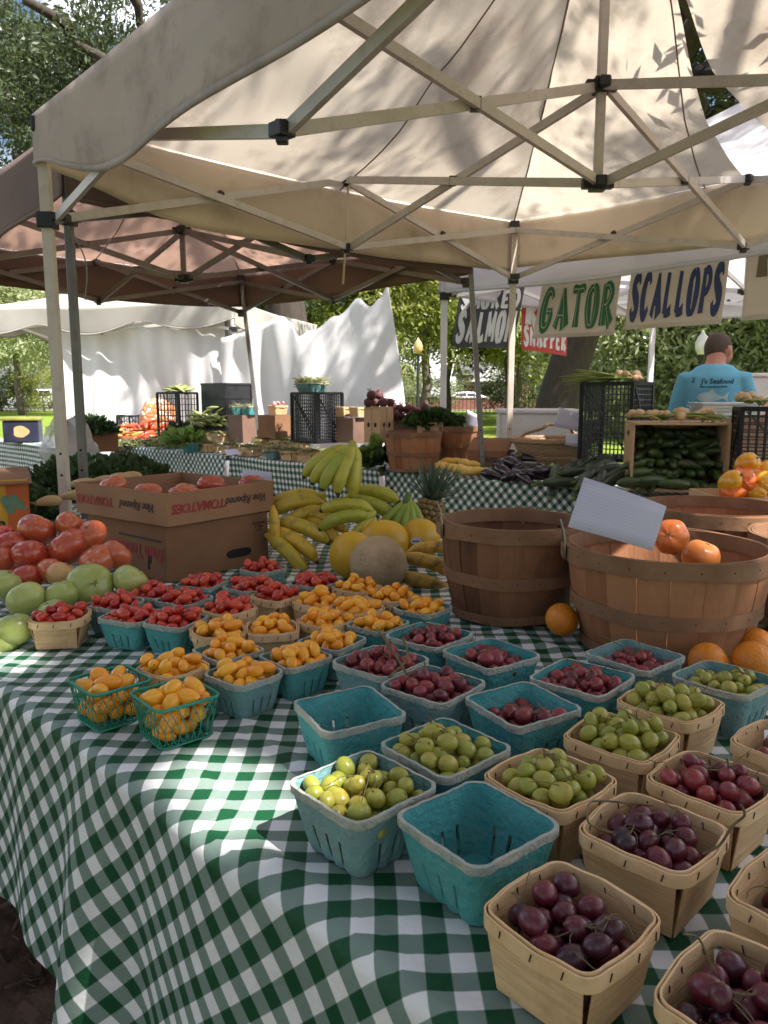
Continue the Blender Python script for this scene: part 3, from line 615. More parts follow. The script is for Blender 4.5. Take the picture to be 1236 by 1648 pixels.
# ================================================================== baskets on the near table
def rrect(t, h, r):                 # point on a rounded square outline, t in 0..1
    h2 = h-r; L = 2*h2; A = r*PI/2; per = 4*(L+A); d = (t % 1.0)*per; k = int(d//(L+A)); d -= k*(L+A)
    if d < L: p = V(h, -h2+d, 0)
    else:
        a = (d-L)/r; p = V(h2+r*math.cos(a), h2+r*math.sin(a), 0)
    p.rotate(Euler((0, 0, k*PI/2))); return p
def pulp_basket(side, h, mat, seed):
    r_ = random.Random(seed); ht = side/2-.003; hb = ht*.74; nc = 4*22; nr = 12
    ph = [r_.uniform(0, 6) for _ in range(6)]
    t = thing('pulp_basket', '', 'basket')
    SL = (3, 8, 13)                  # the slots low in each side
    def pt(i, j):
        f = j/nr; half = hb+(ht-hb)*f**.85; u = i/nc
        k = i % 22; g = 0
        for s_ in SL: 
            d = abs(k-s_-.5)/1.6
            if d < 1: g = max(g, (1-d)*.0035*max(0, 1-f*1.25))
        p = rrect(u, half-g, .012+.004*f)
        z = h*f + (f > .9)*(.0006*math.sin(19*u+ph[0])+.0004*math.sin(47*u+ph[1])+.0004*math.sin(133*u+ph[3]))
        p *= 1+.005*math.sin(6.28*u*2+ph[2])*f+.006*math.sin(6.28*u*5+ph[3]+3*f)*f*(1-f)*3
        return V(p.x, p.y, z)
    b = MB(); b.v = [tuple(pt(i, j)) for j in range(nr+1) for i in range(nc)]
    for j in range(nr):
        for i in range(nc):
            k = i % 22
            if k in SL and 1 <= j <= 5: continue
            b.f.append((j*nc+i, j*nc+(i+1) % nc, (j+1)*nc+(i+1) % nc, (j+1)*nc+i)); b.m.append(0)
    base = len(b.v)
    for q in (.8, .45): b.v += [(v[0]*q, v[1]*q, .0012+.0015*(1-q)) for v in b.v[:nc]]
    for i in range(nc):
        n = (i+1) % nc
        b.f += [(n, i, base+i, base+n), (base+n, base+i, base+nc+i, base+nc+n)]; b.m += [0, 0]
    b.f.append(tuple(base+nc+i for i in range(nc-1, -1, -1))); b.m.append(0)
    b.build('shell', mat, t, smooth=True, solid=.0024, sharp=50)
    b = MB()
    def rp(i, j):
        u = i/nc; p = pt(i, nr); o = 1+(.0019 if j in (1, 2) else .0013)/ht
        z = p.z+(.0014, .0014, -.0072-.0009*math.sin(31*u+ph[4])-.0007*math.sin(77*u+ph[5]), -.0080)[j]
        if j == 0: o = 1-.0018/ht
        return V(p.x*o, p.y*o, z)
    b.v = [tuple(rp(i, j)) for j in range(4) for i in range(nc)]
    b.f = [(j*nc+i, j*nc+(i+1) % nc, (j+1)*nc+(i+1) % nc, (j+1)*nc+i) for j in range(3) for i in range(nc)]; b.m = [0]*len(b.f)
    b.build('rim', MT['pulprim'], t, smooth=True, sharp=45)
    return t
def wood_till(side, h, seed):
    r_ = random.Random(seed); ht = side/2-.004; hb = ht*.80
    t = thing('wooden_till', '', 'basket')
    for k in range(4):
        ph = r_.uniform(0, 6); bw = r_.uniform(.002, .005)
        def fn(u, v):
            w = (hb*.97)+(ht-.006-hb*.97)*v; x = (u*2-1)*w
            o = hb+(ht-hb)*v+bw*(1-(u*2-1)**2)*v
            p = V(o, x, .001+(h-.002)*v); p.rotate(Euler((0, 0, k*PI/2))); return p
        b = MB(); b.grid(fn, 10, 6); b.build('side_panel', MT['till'], t, smooth=True, solid=.0014, sharp=40)
    b = MB(); b.box((0, 0, .0022), (hb*1.9, hb*1.9, .0016)); b.build('base_panel', MT['till'], t)
    nc = 96; ph = [r_.uniform(0, 6) for _ in range(4)]
    for off, hh, nm in ((.0016, .0135, 'outer_band'), (-.0016, .012, 'inner_band')):
        b = MB()
        def bp(i, j):
            u = i/nc; s = .5-.5*math.cos(u*4*2*PI+0)   # bulge along each side
            p = rrect(u, ht+off, .016 if off > 0 else .014); q = math.atan2(p.y, p.x)
            bul = .0042*math.cos(2*q)**2
            p *= 1+bul/ht
            z = h-hh*j+.0006*math.sin(3*q+ph[0])+.0004*math.sin(11*q+ph[1])+(.0004*math.sin(7*q+ph[2]) if j else 0) + (0.0015 if off < 0 else 0)
            return V(p.x, p.y, z)
        b.v = [tuple(bp(i, j)) for j in range(2) for i in range(nc)]
        b.f = [(i, (i+1) % nc, nc+(i+1) % nc, nc+i) for i in range(nc)]; b.m = [0]*nc
        bo = b.build(nm, MT['tillrim'], t, smooth=True, solid=.0017, sharp=40)
        if off > 0:
            b = MB()
            for k in range(4):
                for x in (-.55, 0.05, .6):
                    for ins in (1, -1):
                        q = k*PI/2+x*.9+r_.uniform(-.05, .05); p = V(math.cos(q), math.sin(q), 0); m_ = max(abs(p.x), abs(p.y)); rr = (ht+off)/m_+.0042*math.cos(2*q)**2
                        rr = min(rr, (ht+off)*1.22); o = .0018 if ins > 0 else -.0052
                        tn = V(-p.y, p.x, 0); c = p*(rr+o); c.z = h-.0065
                        b.bar(c+V(0, 0, .0035)+tn*.0006, c-V(0, 0, .0035)-tn*.0012, .0009)
            merge(bo, b.build('staple', MT['staple']))
    return t
def wire_basket(side, h):
    t = thing('mesh_basket', '', 'basket'); ht = side/2; hb = ht*.82
    b = MB(); n = 64
    for f, rr in ((1, .0022), (.97, .0014), (0.02, .0016)):
        half = hb+(ht-hb)*f; pts = [rrect(i/n, half, .012)+V(0, 0, h*f) for i in range(n+1)]
        b.tube(pts, rr, 6, caps=False)
    b.build('rim', MT['greenwire'], t, smooth=True)
    b = MB(); m = 30
    for i in range(m):
        for sg in (1, -1):
            pts = []
            for j in range(7):
                f = j/6; half = hb+(ht-hb)*f; pts.append(rrect(i/m+sg*.017*math.sin(PI*1.5*f), half, .012)+V(0, 0, h*f))
            b.tube(pts, .0007, 4, caps=False)
    for k in range(-4, 5):
        x = k*hb/4.3; b.bar((x, -hb, .002), (x, hb, .002), .0014); b.bar((-hb, x, .003), (hb, x, .003), .0014)
    b.build('mesh_side', MT['greenwire'], t)
    return t
SPOT = {'R1': (-0.649, 1.495, 8, 0.102), 'R2': (-0.506, 1.497, -20, 0.098), 'R3': (-0.410, 1.463, 62, 0.094), 'R4': (-0.573, 1.587, 66, 0.092), 'R5': (-0.511, 1.671, 64, 0.092), 'R6': (-0.433, 1.619, 62, 0.092), 'R7': (-0.321, 1.544, 55, 0.092), 'R8': (-0.427, 1.762, 69, 0.092), 'R9': (-0.310, 1.730, 52, 0.092), 'R10': (-0.307, 1.914, 54, 0.090), 'R11': (-0.237, 1.650, 55, 0.092), 'R12': (-0.163, 1.768, 61, 0.092), 'Y1': (-0.312, 1.398, 28, 0.092), 'Y16': (-0.213, 1.414, 15, 0.092), 'Y2': (-0.270, 1.281, 45, 0.092), 'Y3': (-0.344, 1.202, 50, 0.092), 'Y4': (-0.223, 1.171, 47, 0.092), 'Y5': (-0.149, 1.248, 44, 0.092), 'Y6': (-0.422, 1.131, 45, 0.095), 'Y7': (-0.307, 1.075, 41, 0.098), 'Y8': (-0.139, 1.604, 45, 0.092), 'Y9': (-0.114, 1.464, 52, 0.092), 'Y10': (-0.093, 1.336, 56, 0.092), 'Y11': (-0.062, 1.724, 52, 0.092), 'Y12': (0.015, 1.644, 45, 0.092), 'Y13': (-0.056, 1.550, 45, 0.092), 'Y14': (-0.012, 1.437, 52, 0.092), 'Y15': (0.081, 1.550, 53, 0.092), 'G1': (0.081, 1.323, 49, 0.122), 'G2': (0.177, 1.224, 34, 0.124), 'G3': (-0.005, 1.188, 50, 0.122), 'G4': (0.073, 1.088, 49, 0.122), 'G5': (0.192, 1.015, 30, 0.125), 'G6': (0.301, 1.116, 48, 0.125), 'G7': (0.413, 1.216, 39, 0.124), 'V1': (-0.023, 0.791, 43, 0.125), 'V2': (0.075, 0.884, 41, 0.124), 'V3': (0.186, 0.806, 42, 0.116), 'V4': (0.299, 0.913, 47, 0.116), 'V5': (0.400, 1.021, 42, 0.116), 'V6': (0.516, 1.113, 40, 0.120), 'D1': (0.155, 0.579, 42, 0.114), 'D2': (0.266, 0.702, 45, 0.116), 'D3': (0.366, 0.801, 42, 0.114), 'D4': (0.502, 0.892, 42, 0.116), 'D5': (0.369, 0.598, 43, 0.118), 'D6': (0.266, 0.486, 44, 0.116), 'E1': (0.094, 0.718, 39, 0.126), 'E3': (-0.048, 0.998, 28, 0.126)}
# key: (kind, material, colour of the fruit, where it stands) - the last text tells the basket from every other
WHERE = {
 'R1': ('wood', None, 'red', 'wooden till', 'beside the lowest green tomatoes'),
 'R2': ('pulp', 'pulp', 'red', 'turquoise till', 'next to the wooden till by the green tomatoes'),
 'R3': ('pulp', 'pulp', 'red', 'turquoise till', 'nearest the camera of the turquoise tomato tills'),
 'R4': ('pulp', 'pulpgrey', 'red', 'blue grey till', 'tucked behind others under the round green tomato'),
 'R5': ('pulp', 'pulpgrey', 'red', 'blue grey till', 'touching the round green tomato and carton corner'),
 'R6': ('pulp', 'pulp', 'red', 'turquoise till', 'between the carton corner and front turquoise tills'),
 'R7': ('wood', None, 'red', 'wooden till', 'directly behind the wooden yellow tomato tills'),
 'R8': ('pulp', 'pulpgrey', 'red', 'blue grey till', 'against the carton near its corner'),
 'R9': ('pulp', 'pulpgrey', 'red', 'blue grey till', 'in front of the oval hand hole'),
 'R10': ('pulp', 'pulpgrey', 'red', 'grey green till', 'farthest back, near the bananas'),
 'R11': ('wood', None, 'red', 'wooden till', 'alone among blue grey tills before the carton'),
 'R12': ('pulp', 'pulpgrey', 'red', 'blue grey till', 'closest to the cantaloupe'),
 'Y1': ('wood', None, 'yellow', 'wooden till', 'against the turquoise red tomato till'),
 'Y16': ('wood', None, 'yellow', 'wooden till', 'behind the blue till in the middle'),
 'Y2': ('pulp', 'pulpgrey', 'yellow', 'blue grey till', 'between two wooden tills behind the mesh baskets'),
 'Y3': ('wood', None, 'yellow', 'wooden till', 'directly behind the green mesh baskets'),
 'Y4': ('pulp', 'pulpgrey', 'yellow', 'blue grey till', 'right beside the fuller green mesh basket'),
 'Y5': ('pulp', 'pulp', 'yellow', 'turquoise till', 'behind the empty turquoise till, beside red grapes'),
 'Y6': ('wire', None, 'yellow', 'green mesh basket', 'farther out over the cloth edge'),
 'Y7': ('wire', None, 'yellow', 'green mesh basket', 'heaped highest, touching a blue grey till'),
 'Y8': ('wood', None, 'yellow', 'wooden till', 'between a wooden red till and the cantaloupe'),
 'Y9': ('wood', None, 'yellow', 'wooden till', 'in the middle of the pale wooden row'),
 'Y10': ('pulp', 'pulpgrey', 'yellow', 'blue grey till', 'beside the tallest heap of red grapes'),
 'Y11': ('wood', None, 'yellow', 'wooden till', 'closest in front of the cantaloupe'),
 'Y12': ('wood', None, 'yellow', 'wooden till', 'between the cantaloupe and the last turquoise till'),
 'Y13': ('wood', None, 'yellow', 'wooden till', 'two tills in front of the cantaloupe'),
 'Y14': ('pulp', 'pulp', 'yellow', 'turquoise till', 'directly behind the first baskets of red grapes'),
 'Y15': ('pulp', 'pulp', 'yellow', 'turquoise till', 'beside the foot of the dark bushel'),
 'G1': ('pulp', 'pulp', 'grapered', 'turquoise basket', 'nearest the darker bushel basket'),
 'G2': ('pulp', 'pulp', 'grapered', 'turquoise basket', 'directly below the single orange'),
 'G3': ('pulp', 'pulpgrey', 'grapered', 'blue grey basket', 'heaped beside the yellow tomatoes'),
 'G4': ('pulp', 'pulpgrey', 'grapered', 'blue grey basket', 'with a long pale stem behind the empty one'),
 'G5': ('pulp', 'pulp', 'grapered', 'turquoise basket', 'half empty, behind the green grapes'),
 'G6': ('pulp', 'pulp', 'grapered', 'turquoise basket', 'in the middle before the bushels'),
 'G7': ('pulp', 'pulpgrey', 'grapered', 'grey weathered basket', 'against the foot of the paler bushel'),
 'V1': ('pulp', 'pulpgrey', 'grapegreen', 'blue grey basket', 'closest to the camera on the cloth edge'),
 'V2': ('pulp', 'pulp', 'grapegreen', 'turquoise basket', 'between the two empty turquoise ones'),
 'V3': ('wood', None, 'grapegreen', 'wooden basket', 'touching the nearest empty turquoise one'),
 'V4': ('wood', None, 'grapegreen', 'wooden basket', 'middle of the three wooden ones'),
 'V5': ('wood', None, 'grapegreen', 'wooden basket', 'farthest of the three wooden ones'),
 'V6': ('pulp', 'pulpgrey', 'grapegreen', 'grey weathered basket', 'in front of the oranges'),
 'D1': ('wood', None, 'grapedark', 'wooden basket', 'nearest the camera at the cloth corner'),
 'D2': ('wood', None, 'grapedark', 'wooden basket', 'behind the nearest one, with long twisted stems'),
 'D3': ('wood', None, 'grapered', 'wooden basket', 'behind the one with twisted stems'),
 'D4': ('wood', None, 'grapered', 'wooden basket', 'with few grapes, cut by the edge'),
 'D5': ('wood', None, 'grapedark', 'wooden basket', 'cut by the picture edge, grapes low inside'),
 'D6': ('wood', None, 'grapedark', 'wooden basket', 'in the bottom corner of the picture'),
 'E1': ('pulp', 'pulp', None, 'turquoise basket', 'nearest the camera between green and dark grapes'),
 'E3': ('pulp', 'pulp', None, 'turquoise basket', 'farther back beside the yellow tomatoes'),
}
def heap(n, r, half, floor, seed, k=.93, bias=.12, cx=0, cy=0, tries=34, round_=False):
    rr = random.Random(seed); P = []; h = half-r
    for i in range(n):
        best = None
        for _ in range(tries):
            x, y = rr.uniform(-h, h), rr.uniform(-h, h)
            if round_ and x*x+y*y > h*h: continue
            z = floor+r*rr.uniform(.9, 1.15)
            for p in P:
                d2 = (x-p[0])**2+(y-p[1])**2; D = 2*r*k
                if d2 < D*D: z = max(z, p[2]+math.sqrt(D*D-d2))
            c = z+bias*((x-cx)**2+(y-cy)**2)/half
            if best is None or c < best[0]: best = (c, x, y, z)
        P.append(best[1:])
    return P
# fruit meshes, kept once and shared
def cherry_mesh(mat, ln, seed):
    rr = random.Random(seed); b = MB(); ph = rr.uniform(0, 6)
    b.ball((0, 0, 0), (.0088, .0088, .0088*ln), 14, 12, fn=lambda d: 1+.03*math.sin(2*math.atan2(d.y, d.x)+ph)*(1-d.z*d.z)-.02*d.z)
    b.ball((0, 0, .0087*ln), (.0012, .0012, .0008), 6, 4, 1)
    return b.build('cherry_tomato', [mat, MT['calyx']], smooth=True)
def grape_mesh(mat, ln, seed):
    b = MB(); rr = random.Random(seed); ph = rr.uniform(0, 6)
    b.ball((0, 0, 0), (.0106, .0106, .0106*ln), 22, 16, fn=lambda d: 1+.015*math.sin(2*math.atan2(d.y, d.x)+ph)+.01*d.z)
    b.ball((0, 0, .0105*ln), (.0019, .0019, .0009), 8, 4, 1)
    return b.build('grape', [mat, MT['grapestem']], smooth=True)
CH = {'red': [cherry_mesh(MT['redcherry'], l, i) for i, l in enumerate((1.25, 1.4, 1.55))], 'yellow': [cherry_mesh(MT['yellowcherry'], l, i+5) for i, l in enumerate((1.3, 1.55, 1.85))]}
GR = {k: [grape_mesh(MT[k], l, i) for i, l in enumerate((1.10, 1.20, 1.32))] for k in ('grapered', 'grapedark', 'grapegreen')}
FREE = {}
def copy_mesh(o, name=None):        # the first call for a mesh hands out the original
    if o.name not in FREE: FREE[o.name] = 1; return o
    c = o.copy(); COL.objects.link(c); return c
PRO = {}
GNAME = {'grapered': 'red grapes', 'grapedark': 'dark purple grapes', 'grapegreen': 'green grapes', 'red': 'red cherry tomatoes', 'yellow': 'yellow cherry tomatoes', None: 'nothing'}
FILL = {'V1': (40, .040), 'V2': (36, .044), 'V3': (34, .038), 'V4': (36, .042), 'V5': (36, .042), 'V6': (24, .044), 'G1': (26, .046), 'G2': (20, .044), 'G3': (30, .050), 'G4': (30, .048), 'G5': (22, .034), 'G6': (24, .044), 'G7': (15, .046), 'D1': (38, .020), 'D2': (36, .024), 'D3': (30, .036), 'D4': (16, .03), 'D5': (18, .018), 'D6': (34, .032)}
NT = {'R': 21, 'Y': 19}
for ki, (key, (x, y, ang, side)) in enumerate(SPOT.items()):
    kind, mk, fruit, noun, where = WHERE[key]
    big = key[0] not in 'RY'; h = .072 if big else .058
    if kind == 'wire': h = .062
    pk = (kind, mk, big, ki % 3 if kind != 'wire' else 0)
    if pk not in PRO:
        S0_ = .123 if big else .092
        PRO[pk] = Proto(pulp_basket(S0_, h, MT[mk], ki) if kind == 'pulp' else wood_till(S0_*.965, h, ki) if kind == 'wood' else wire_basket(.097, h))
    sc = side/(.123 if big else .0845) if kind != 'wire' else side/.097
    if kind == 'wood' and big: sc *= .965/ .93
    what = {'red': 'red cherry tomatoes', 'yellow': 'yellow cherry tomatoes', 'grapered': 'red grapes', 'grapedark': 'dark grapes', 'grapegreen': 'green grapes', None: ''}[fruit]
    lab = f'{noun} of {what} {where}' if fruit else f'empty {noun} {where}'
    rz = R(ang)+((ki*7) % 4)*PI/2
    PRO[pk].place(lab, (x, y, TZ+.003), rz, group={'pulp': 'moulded pulp berry baskets', 'wood': 'pale wooden berry baskets', 'wire': 'green mesh berry baskets'}[kind], scale=(sc, sc, 1.0))
    rr = random.Random(100+ki); half = side/2*(1 if big else 1.085)-.007
    M4 = Matrix.Translation((x, y, TZ+.003)) @ Matrix.Rotation(R(ang), 4, 'Z')
    if fruit in ('red', 'yellow'):
        flab = f'{"red" if fruit=="red" else "orange yellow"} tomato in the {noun} {where}'
        if len(flab.split()) > 16: flab = f'{fruit} cherry tomato in {noun} {where}'
        n = NT[key[0]]; fl = h-.016
        if kind == 'wire': n = 21 if key == 'Y6' else 27; fl = .004; half -= .004
        if key in ('R2', 'R3', 'R4'): n = 22
        fr_ = .0104 if kind != 'wire' else .0122
        for q in heap(n, fr_, half, fl, 50+ki, bias=.10):
            o = copy_mesh(CH[fruit][rr.choice((0, 1, 1, 2))]); o.name = f'{"red" if fruit=="red" else "yellow"}_cherry_tomato'
            o.location = M4 @ V(*q); o.rotation_euler = (PI/2+rr.gauss(0, .45), rr.gauss(0, .3), rr.uniform(0, 6.28))
            s_ = rr.uniform(.92, 1.16)*fr_/.0098; o.scale = (s_, s_, s_)
            tag(o, flab, 'tomato', f'{"red" if fruit=="red" else "yellow"} cherry tomatoes in the {noun} {where}')
    elif fruit:
        n, fl = FILL[key]
        bt = thing('grape_bunch', f'{GNAME[fruit]} in the {noun} {where}', 'grapes', (x, y, TZ+.003), R(ang), 'bunches of grapes in the baskets')
        ox, oy = rr.uniform(-.012, .012), rr.uniform(-.012, .012)
        if key in ('D1', 'D2'): ox, oy = -.004, .006
        if key in ('G5',): ox, oy = .012, -.016
        hf = half+.001 if kind == 'pulp' else half*.94-.001; hp = heap(n+5, .0102, hf, fl, 300+ki, bias=.10 if kind == 'wood' else .2, cx=ox, cy=oy)
        for q in hp:
            o = copy_mesh(GR[fruit][rr.choice((0, 1, 2))]); o.name = 'grape'; o.parent = bt; o.location = q
            o.rotation_euler = (rr.uniform(0, 6), rr.uniform(0, 6), rr.uniform(0, 6)); s_ = rr.uniform(.80, 1.08); o.scale = (s_, s_, s_)
        top = sorted(hp, key=lambda p: -p[2])
        b = MB(); extra = []
        c0 = V(*top[0])+V(0, 0, .007); c1 = V(*min(top[1:9], key=lambda p: abs((V(*p)-c0).length-.032)))+V(0, 0, .006); 
        k_ = [c0+V(rr.uniform(-.014, .014), rr.uniform(-.014, .014), .012), c0, (c0+c1)/2+V(rr.uniform(-.006, .006), rr.uniform(-.006, .006), -.002), c1, c1+V(rr.uniform(-.012, .012), rr.uniform(-.012, .012), -.01)]
        def smooth_pts(P, m=5):
            out = []
            for i in range(len(P)-1):
                p0, p1, p2, p3 = P[max(i-1, 0)], P[i], P[i+1], P[min(i+2, len(P)-1)]
                for j in range(m):
                    t = j/m; out.append(.5*((2*p1)+(p2-p0)*t+(2*p0-5*p1+4*p2-p3)*t*t+(3*p1-p0-3*p2+p3)*t*t*t))
            return out+[P[-1]]
        mp_ = smooth_pts(k_); b.tube(mp_, [.0013-.0006*i/len(mp_) for i in range(len(mp_))], 6)
        for j in range(5):
            g = V(*min(top[:14], key=lambda p: abs((V(*p)-mp_[(j*3+2) % len(mp_)]).length-.018-.004*j)))+V(0, 0, .004); m0 = mp_[rr.randrange(len(mp_))]
            md = (g+m0)/2+V(rr.uniform(-.005, .005), rr.uniform(-.005, .005), .002)
            pp = smooth_pts([m0, md, g], 5); b.tube(pp, .0006, 5)
        for j in range(5):
            m0 = V(*top[rr.randrange(min(10, n))])+V(0, 0, .008); a = rr.uniform(0, 6.28)
            pp = [m0]; d = V(math.cos(a), math.sin(a), rr.uniform(.2, 1.0)).normalized()
            for q in range(12):
                d = (d+V(rr.gauss(0, .22), rr.gauss(0, .22), rr.gauss(0, .2)-.06)).normalized(); pp.append(pp[-1]+d*.0032)
            tb = MB(); tb.tube(pp, [.0007-.0003*q/12 for q in range(13)], 5); tb.build('tendril', MT['grapestem'], bt, smooth=True)
        if key in ('G4', 'G3'):
            w = bt.matrix_basis.inverted()
            st = {'G4': [at(655, 1085, 1.07), at(630, 1045, 1.1), at(606, 1010, 1.13)], 'G3': [at(625, 1090, 1.1), at(655, 1060, 1.12), at(648, 1025, 1.14)]}[key]
            extra.append(([w @ p for p in st], .0019))
        if key == 'G7':
            w = bt.matrix_basis.inverted(); extra.append(([w @ p for p in (at(1040, 1062, 1.2), at(1005, 1042, 1.22), at(958, 1018, 1.23))], .0009))
        if key == 'D2':
            w = bt.matrix_basis.inverted()
            extra.append(([w @ p for p in (at(985, 1340, .66), at(948, 1325, .69), at(950, 1292, .72), at(985, 1290, .735), at(1050, 1296, .74))], .0011))
            extra.append(([w @ p for p in (at(1130, 1375, .66), at(1158, 1360, .66), at(1178, 1330, .66), at(1198, 1312, .66), at(1192, 1295, .66))], .0013))
        if key == 'D6':
            w = bt.matrix_basis.inverted()
            extra.append(([w @ p for p in (at(1150, 1565, .50), at(1135, 1530, .50), at(1122, 1508, .50), at(1100, 1503, .5))], .0009))
        b.build('stem', MT['grapestem'], bt, smooth=True)
        for pts_, r_0 in extra: b = MB(); b.tube(smooth_pts(pts_), r_0, 7); b.build('loose_stem', MT['grapestem'], bt, smooth=True)
# ------------------------------------------------------------------ bushel baskets
def bushel(name, label, x, y, rt, rb, h, mat, rz=0, handles=True, seed=1, z=TZ+.004):
    rr = random.Random(seed); t = thing(name, label, 'basket', (x, y, z), rz, 'round bushel baskets')
    ns = 20; b = MB()
    for k in range(ns):
        a0 = 2*PI*k/ns; w = 2*PI/ns*rr.uniform(.975, .998); o = rr.uniform(-.002, .002)
        def fn(u, v):
            a = a0+(u-.5)*w; r = rb+(rt-rb)*(v**.9)+.006*math.sin(PI*v)+o+.0015*math.cos((u-.5)*PI); return V(r*math.cos(a), r*math.sin(a), .004+(h-.006)*v)
        b.grid(fn, 5, 12)
    b.build('staves', mat, t, smooth=True, solid=.003, sharp=40)
    b = MB(); b.lathe([(.001, .004), (rb*.98, .004), (rb*.98, .012), (.001, .012)], 32, caps=(False, False)); b.build('base', mat, t)
    def hoop(z0, z1, off, nm, th=.004):
        rad = lambda zz: rb+(rt-rb)*((zz/h)**.9)+.006*math.sin(PI*min(1, zz/h))
        ph = rr.uniform(0, 6); b = MB(); n = 72
        rows = [(z0, off), (z1, off), (z1, off+th), (z0, off+th)]
        b.v = [tuple(V((rad((z0+z1)/2)+o)*math.cos(2*PI*i/n), (rad((z0+z1)/2)+o)*math.sin(2*PI*i/n), zz+.0022*math.sin(4*PI*i/n+ph)+.001*math.sin(14*PI*i/n))) for zz, o in rows for i in range(n)]
        b.f = [(j*n+i, j*n+(i+1) % n, ((j+1) % 4)*n+(i+1) % n, ((j+1) % 4)*n+i) for j in range(4) for i in range(n)]; b.m = [0]*len(b.f)
        o_ = b.build(nm, MT['hoop'], t, smooth=True, sharp=40, weld=True)
        nb = MB()
        for i in range(ns):
            a = 2*PI*i/ns+.1; r = rad((z0+z1)/2)+off+th if th > 0 else 0
            nb.ball((r*math.cos(a), r*math.sin(a), (z0+z1)/2), (.0016, .0016, .0016), 6, 4)
        nb.build('nail', MT['staple'], o_)
        nb = MB(); a = 2*PI*.87; r = rad((z0+z1)/2)+off+th
        return o_
    hoop(h-.032, h, .003, 'rim_hoop', .005); hoop(h*.40, h*.40+.026, .003, 'middle_hoop'); hoop(.003, .022, .003, 'bottom_hoop')
    rad = rt; b = MB(); n = 72
    b.v = [tuple(V((rt-o)*math.cos(2*PI*i/n), (rt-o)*math.sin(2*PI*i/n), zz)) for zz, o in ((h-.03, .008), (h+.001, .006), (h+.001, .0005), (h-.03, .0005)) for i in range(n)]
    b.f = [(j*n+i, j*n+(i+1) % n, ((j+1) % 4)*n+(i+1) % n, ((j+1) % 4)*n+i) for j in range(4) for i in range(n)]; b.m = [0]*len(b.f)
    b.build('inner_rim_hoop', MT['hoop'], t, smooth=True, sharp=40, weld=True)
    if handles:
        for sgn in (0, PI):
            pts = []
            for j in range(15):
                q = j/14*2-1; a = sgn+q*.16; zz = h-.012+.055*(1-q*q)**.5 ; r = rt+.012+.006*(1-q*q)
                pts.append(V(r*math.cos(a), r*math.sin(a), zz))
            b = MB(); b.tube([pts[0]+V(0, 0, -.02)]+pts+[pts[-1]+V(0, 0, -.02)], .0016, 6); b.build('wire_handle', MT['wire'], t, smooth=True)
            b = MB()
            a = sgn; b.box(((rt+.011)*math.cos(a), (rt+.011)*math.sin(a), h-.018), (.006, .05, .026), Euler((0, 0, a))); b.build('handle_block', MT['hoop'], t, bevel=.002)
    return t
bushel('bushel_basket', 'dark weathered bushel basket standing alone behind the turquoise grape baskets', .292, 1.727, .158, .126, .215, MT['bushel'], R(8), seed=3)
bushel('bushel_basket', 'paler reddish bushel basket with a white card stuck in it', .555, 1.485, .187, .148, .205, MT['bushelred'], R(-8), seed=5)
bushel('bushel_basket', 'bushel basket behind the one holding the white card', .86, 1.98, .19, .15, .21, MT['bushelred'], R(30), seed=7, handles=False)
bushel('bushel_basket', 'dark bushel basket cut by the picture edge beside the oranges', .975, 1.60, .18, .14, .20, MT['bushel'], R(20), seed=8, handles=False)
# ------------------------------------------------------------------ big tomatoes
def tomato_mesh(mat, seed, lobes=5, flat=.84):
    rr = random.Random(seed); b = MB(); ph = rr.uniform(0, 6); am = rr.uniform(.02, .045)
    def fn(d):
        a = math.atan2(d.y, d.x); k = 1+am*math.cos(lobes*a+ph)*abs(1-abs(d.z)*.4)*.7+.03*math.cos(2*a+ph*2)
        if d.z > .75: k -= (d.z-.75)*.45
        return k
    b.ball((0, 0, 0), (1, 1, flat), 36, 24, fn=fn)
    for q in range(5):
        a = q*1.2566; b.tube([V(0, 0, flat*.87), V(.1*math.cos(a), .1*math.sin(a), flat*.9), V(.18*math.cos(a), .18*math.sin(a), flat*.885)], [.035, .025, .006], 5, 1)
    return b.build('large_tomato', [mat, MT['calyx']], smooth=True)
TM = {'r': [tomato_mesh(MT['tomato'], i, 5+i % 2) for i in range(3)], 't': [tomato_mesh(MT['turning'], 8)], 'g': [tomato_mesh(MT['greentomato'], i+20, 4, .88) for i in range(2)], 'l': [tomato_mesh(MT['greentomato'], 33, 3, .86)]}
TL = [
 ('r', 60, 853, 29, 'biggest red tomato, topmost of the heap'), ('r', 114, 845, 24, 'red tomato behind the topmost one, touching the cream leg'), ('r', 147, 861, 25, 'red tomato leaning towards the carton near the top'),
 ('r', 16, 878, 24, 'red tomato at the upper outer side of the heap'), ('r', 48, 893, 30, 'glossy red tomato straight under the topmost one'), ('r', 110, 880, 32, 'broad red tomato in the middle of the heap'),
 ('r', 2, 901, 23, 'red tomato cut by the picture edge'), ('r', 157, 902, 31, 'orange red tomato above the lobed green one'), ('r', 187, 893, 25, 'red tomato squeezed against the carton'),
 ('r', 43, 930, 25, 'small red tomato over the flat green one'), ('r', 84, 919, 25, 'red tomato half hidden behind the orange one'), ('t', 101, 926, 26, 'half ripe orange tomato among the red ones'),
 ('g', 8, 940, 26, 'pale green tomato at the picture edge under the reds'), ('g', 42, 965, 33, 'flat yellowish green tomato left of the green pair'), ('g', 100, 957, 28, 'green tomato beside the lobed one'),
 ('l', 146, 942, 37, 'big lobed green tomato'), ('g', 210, 935, 28, 'round green tomato touching the carton and the tills'), ('g', 24, 1012, 30, 'green tomato in shadow behind the wooden till'), ('g', 4, 1030, 30, 'lowest green tomato nearest the camera'), ('g', 84, 988, 26, 'green tomato hidden behind the wooden till of red tomatoes')]
rr = random.Random(77)
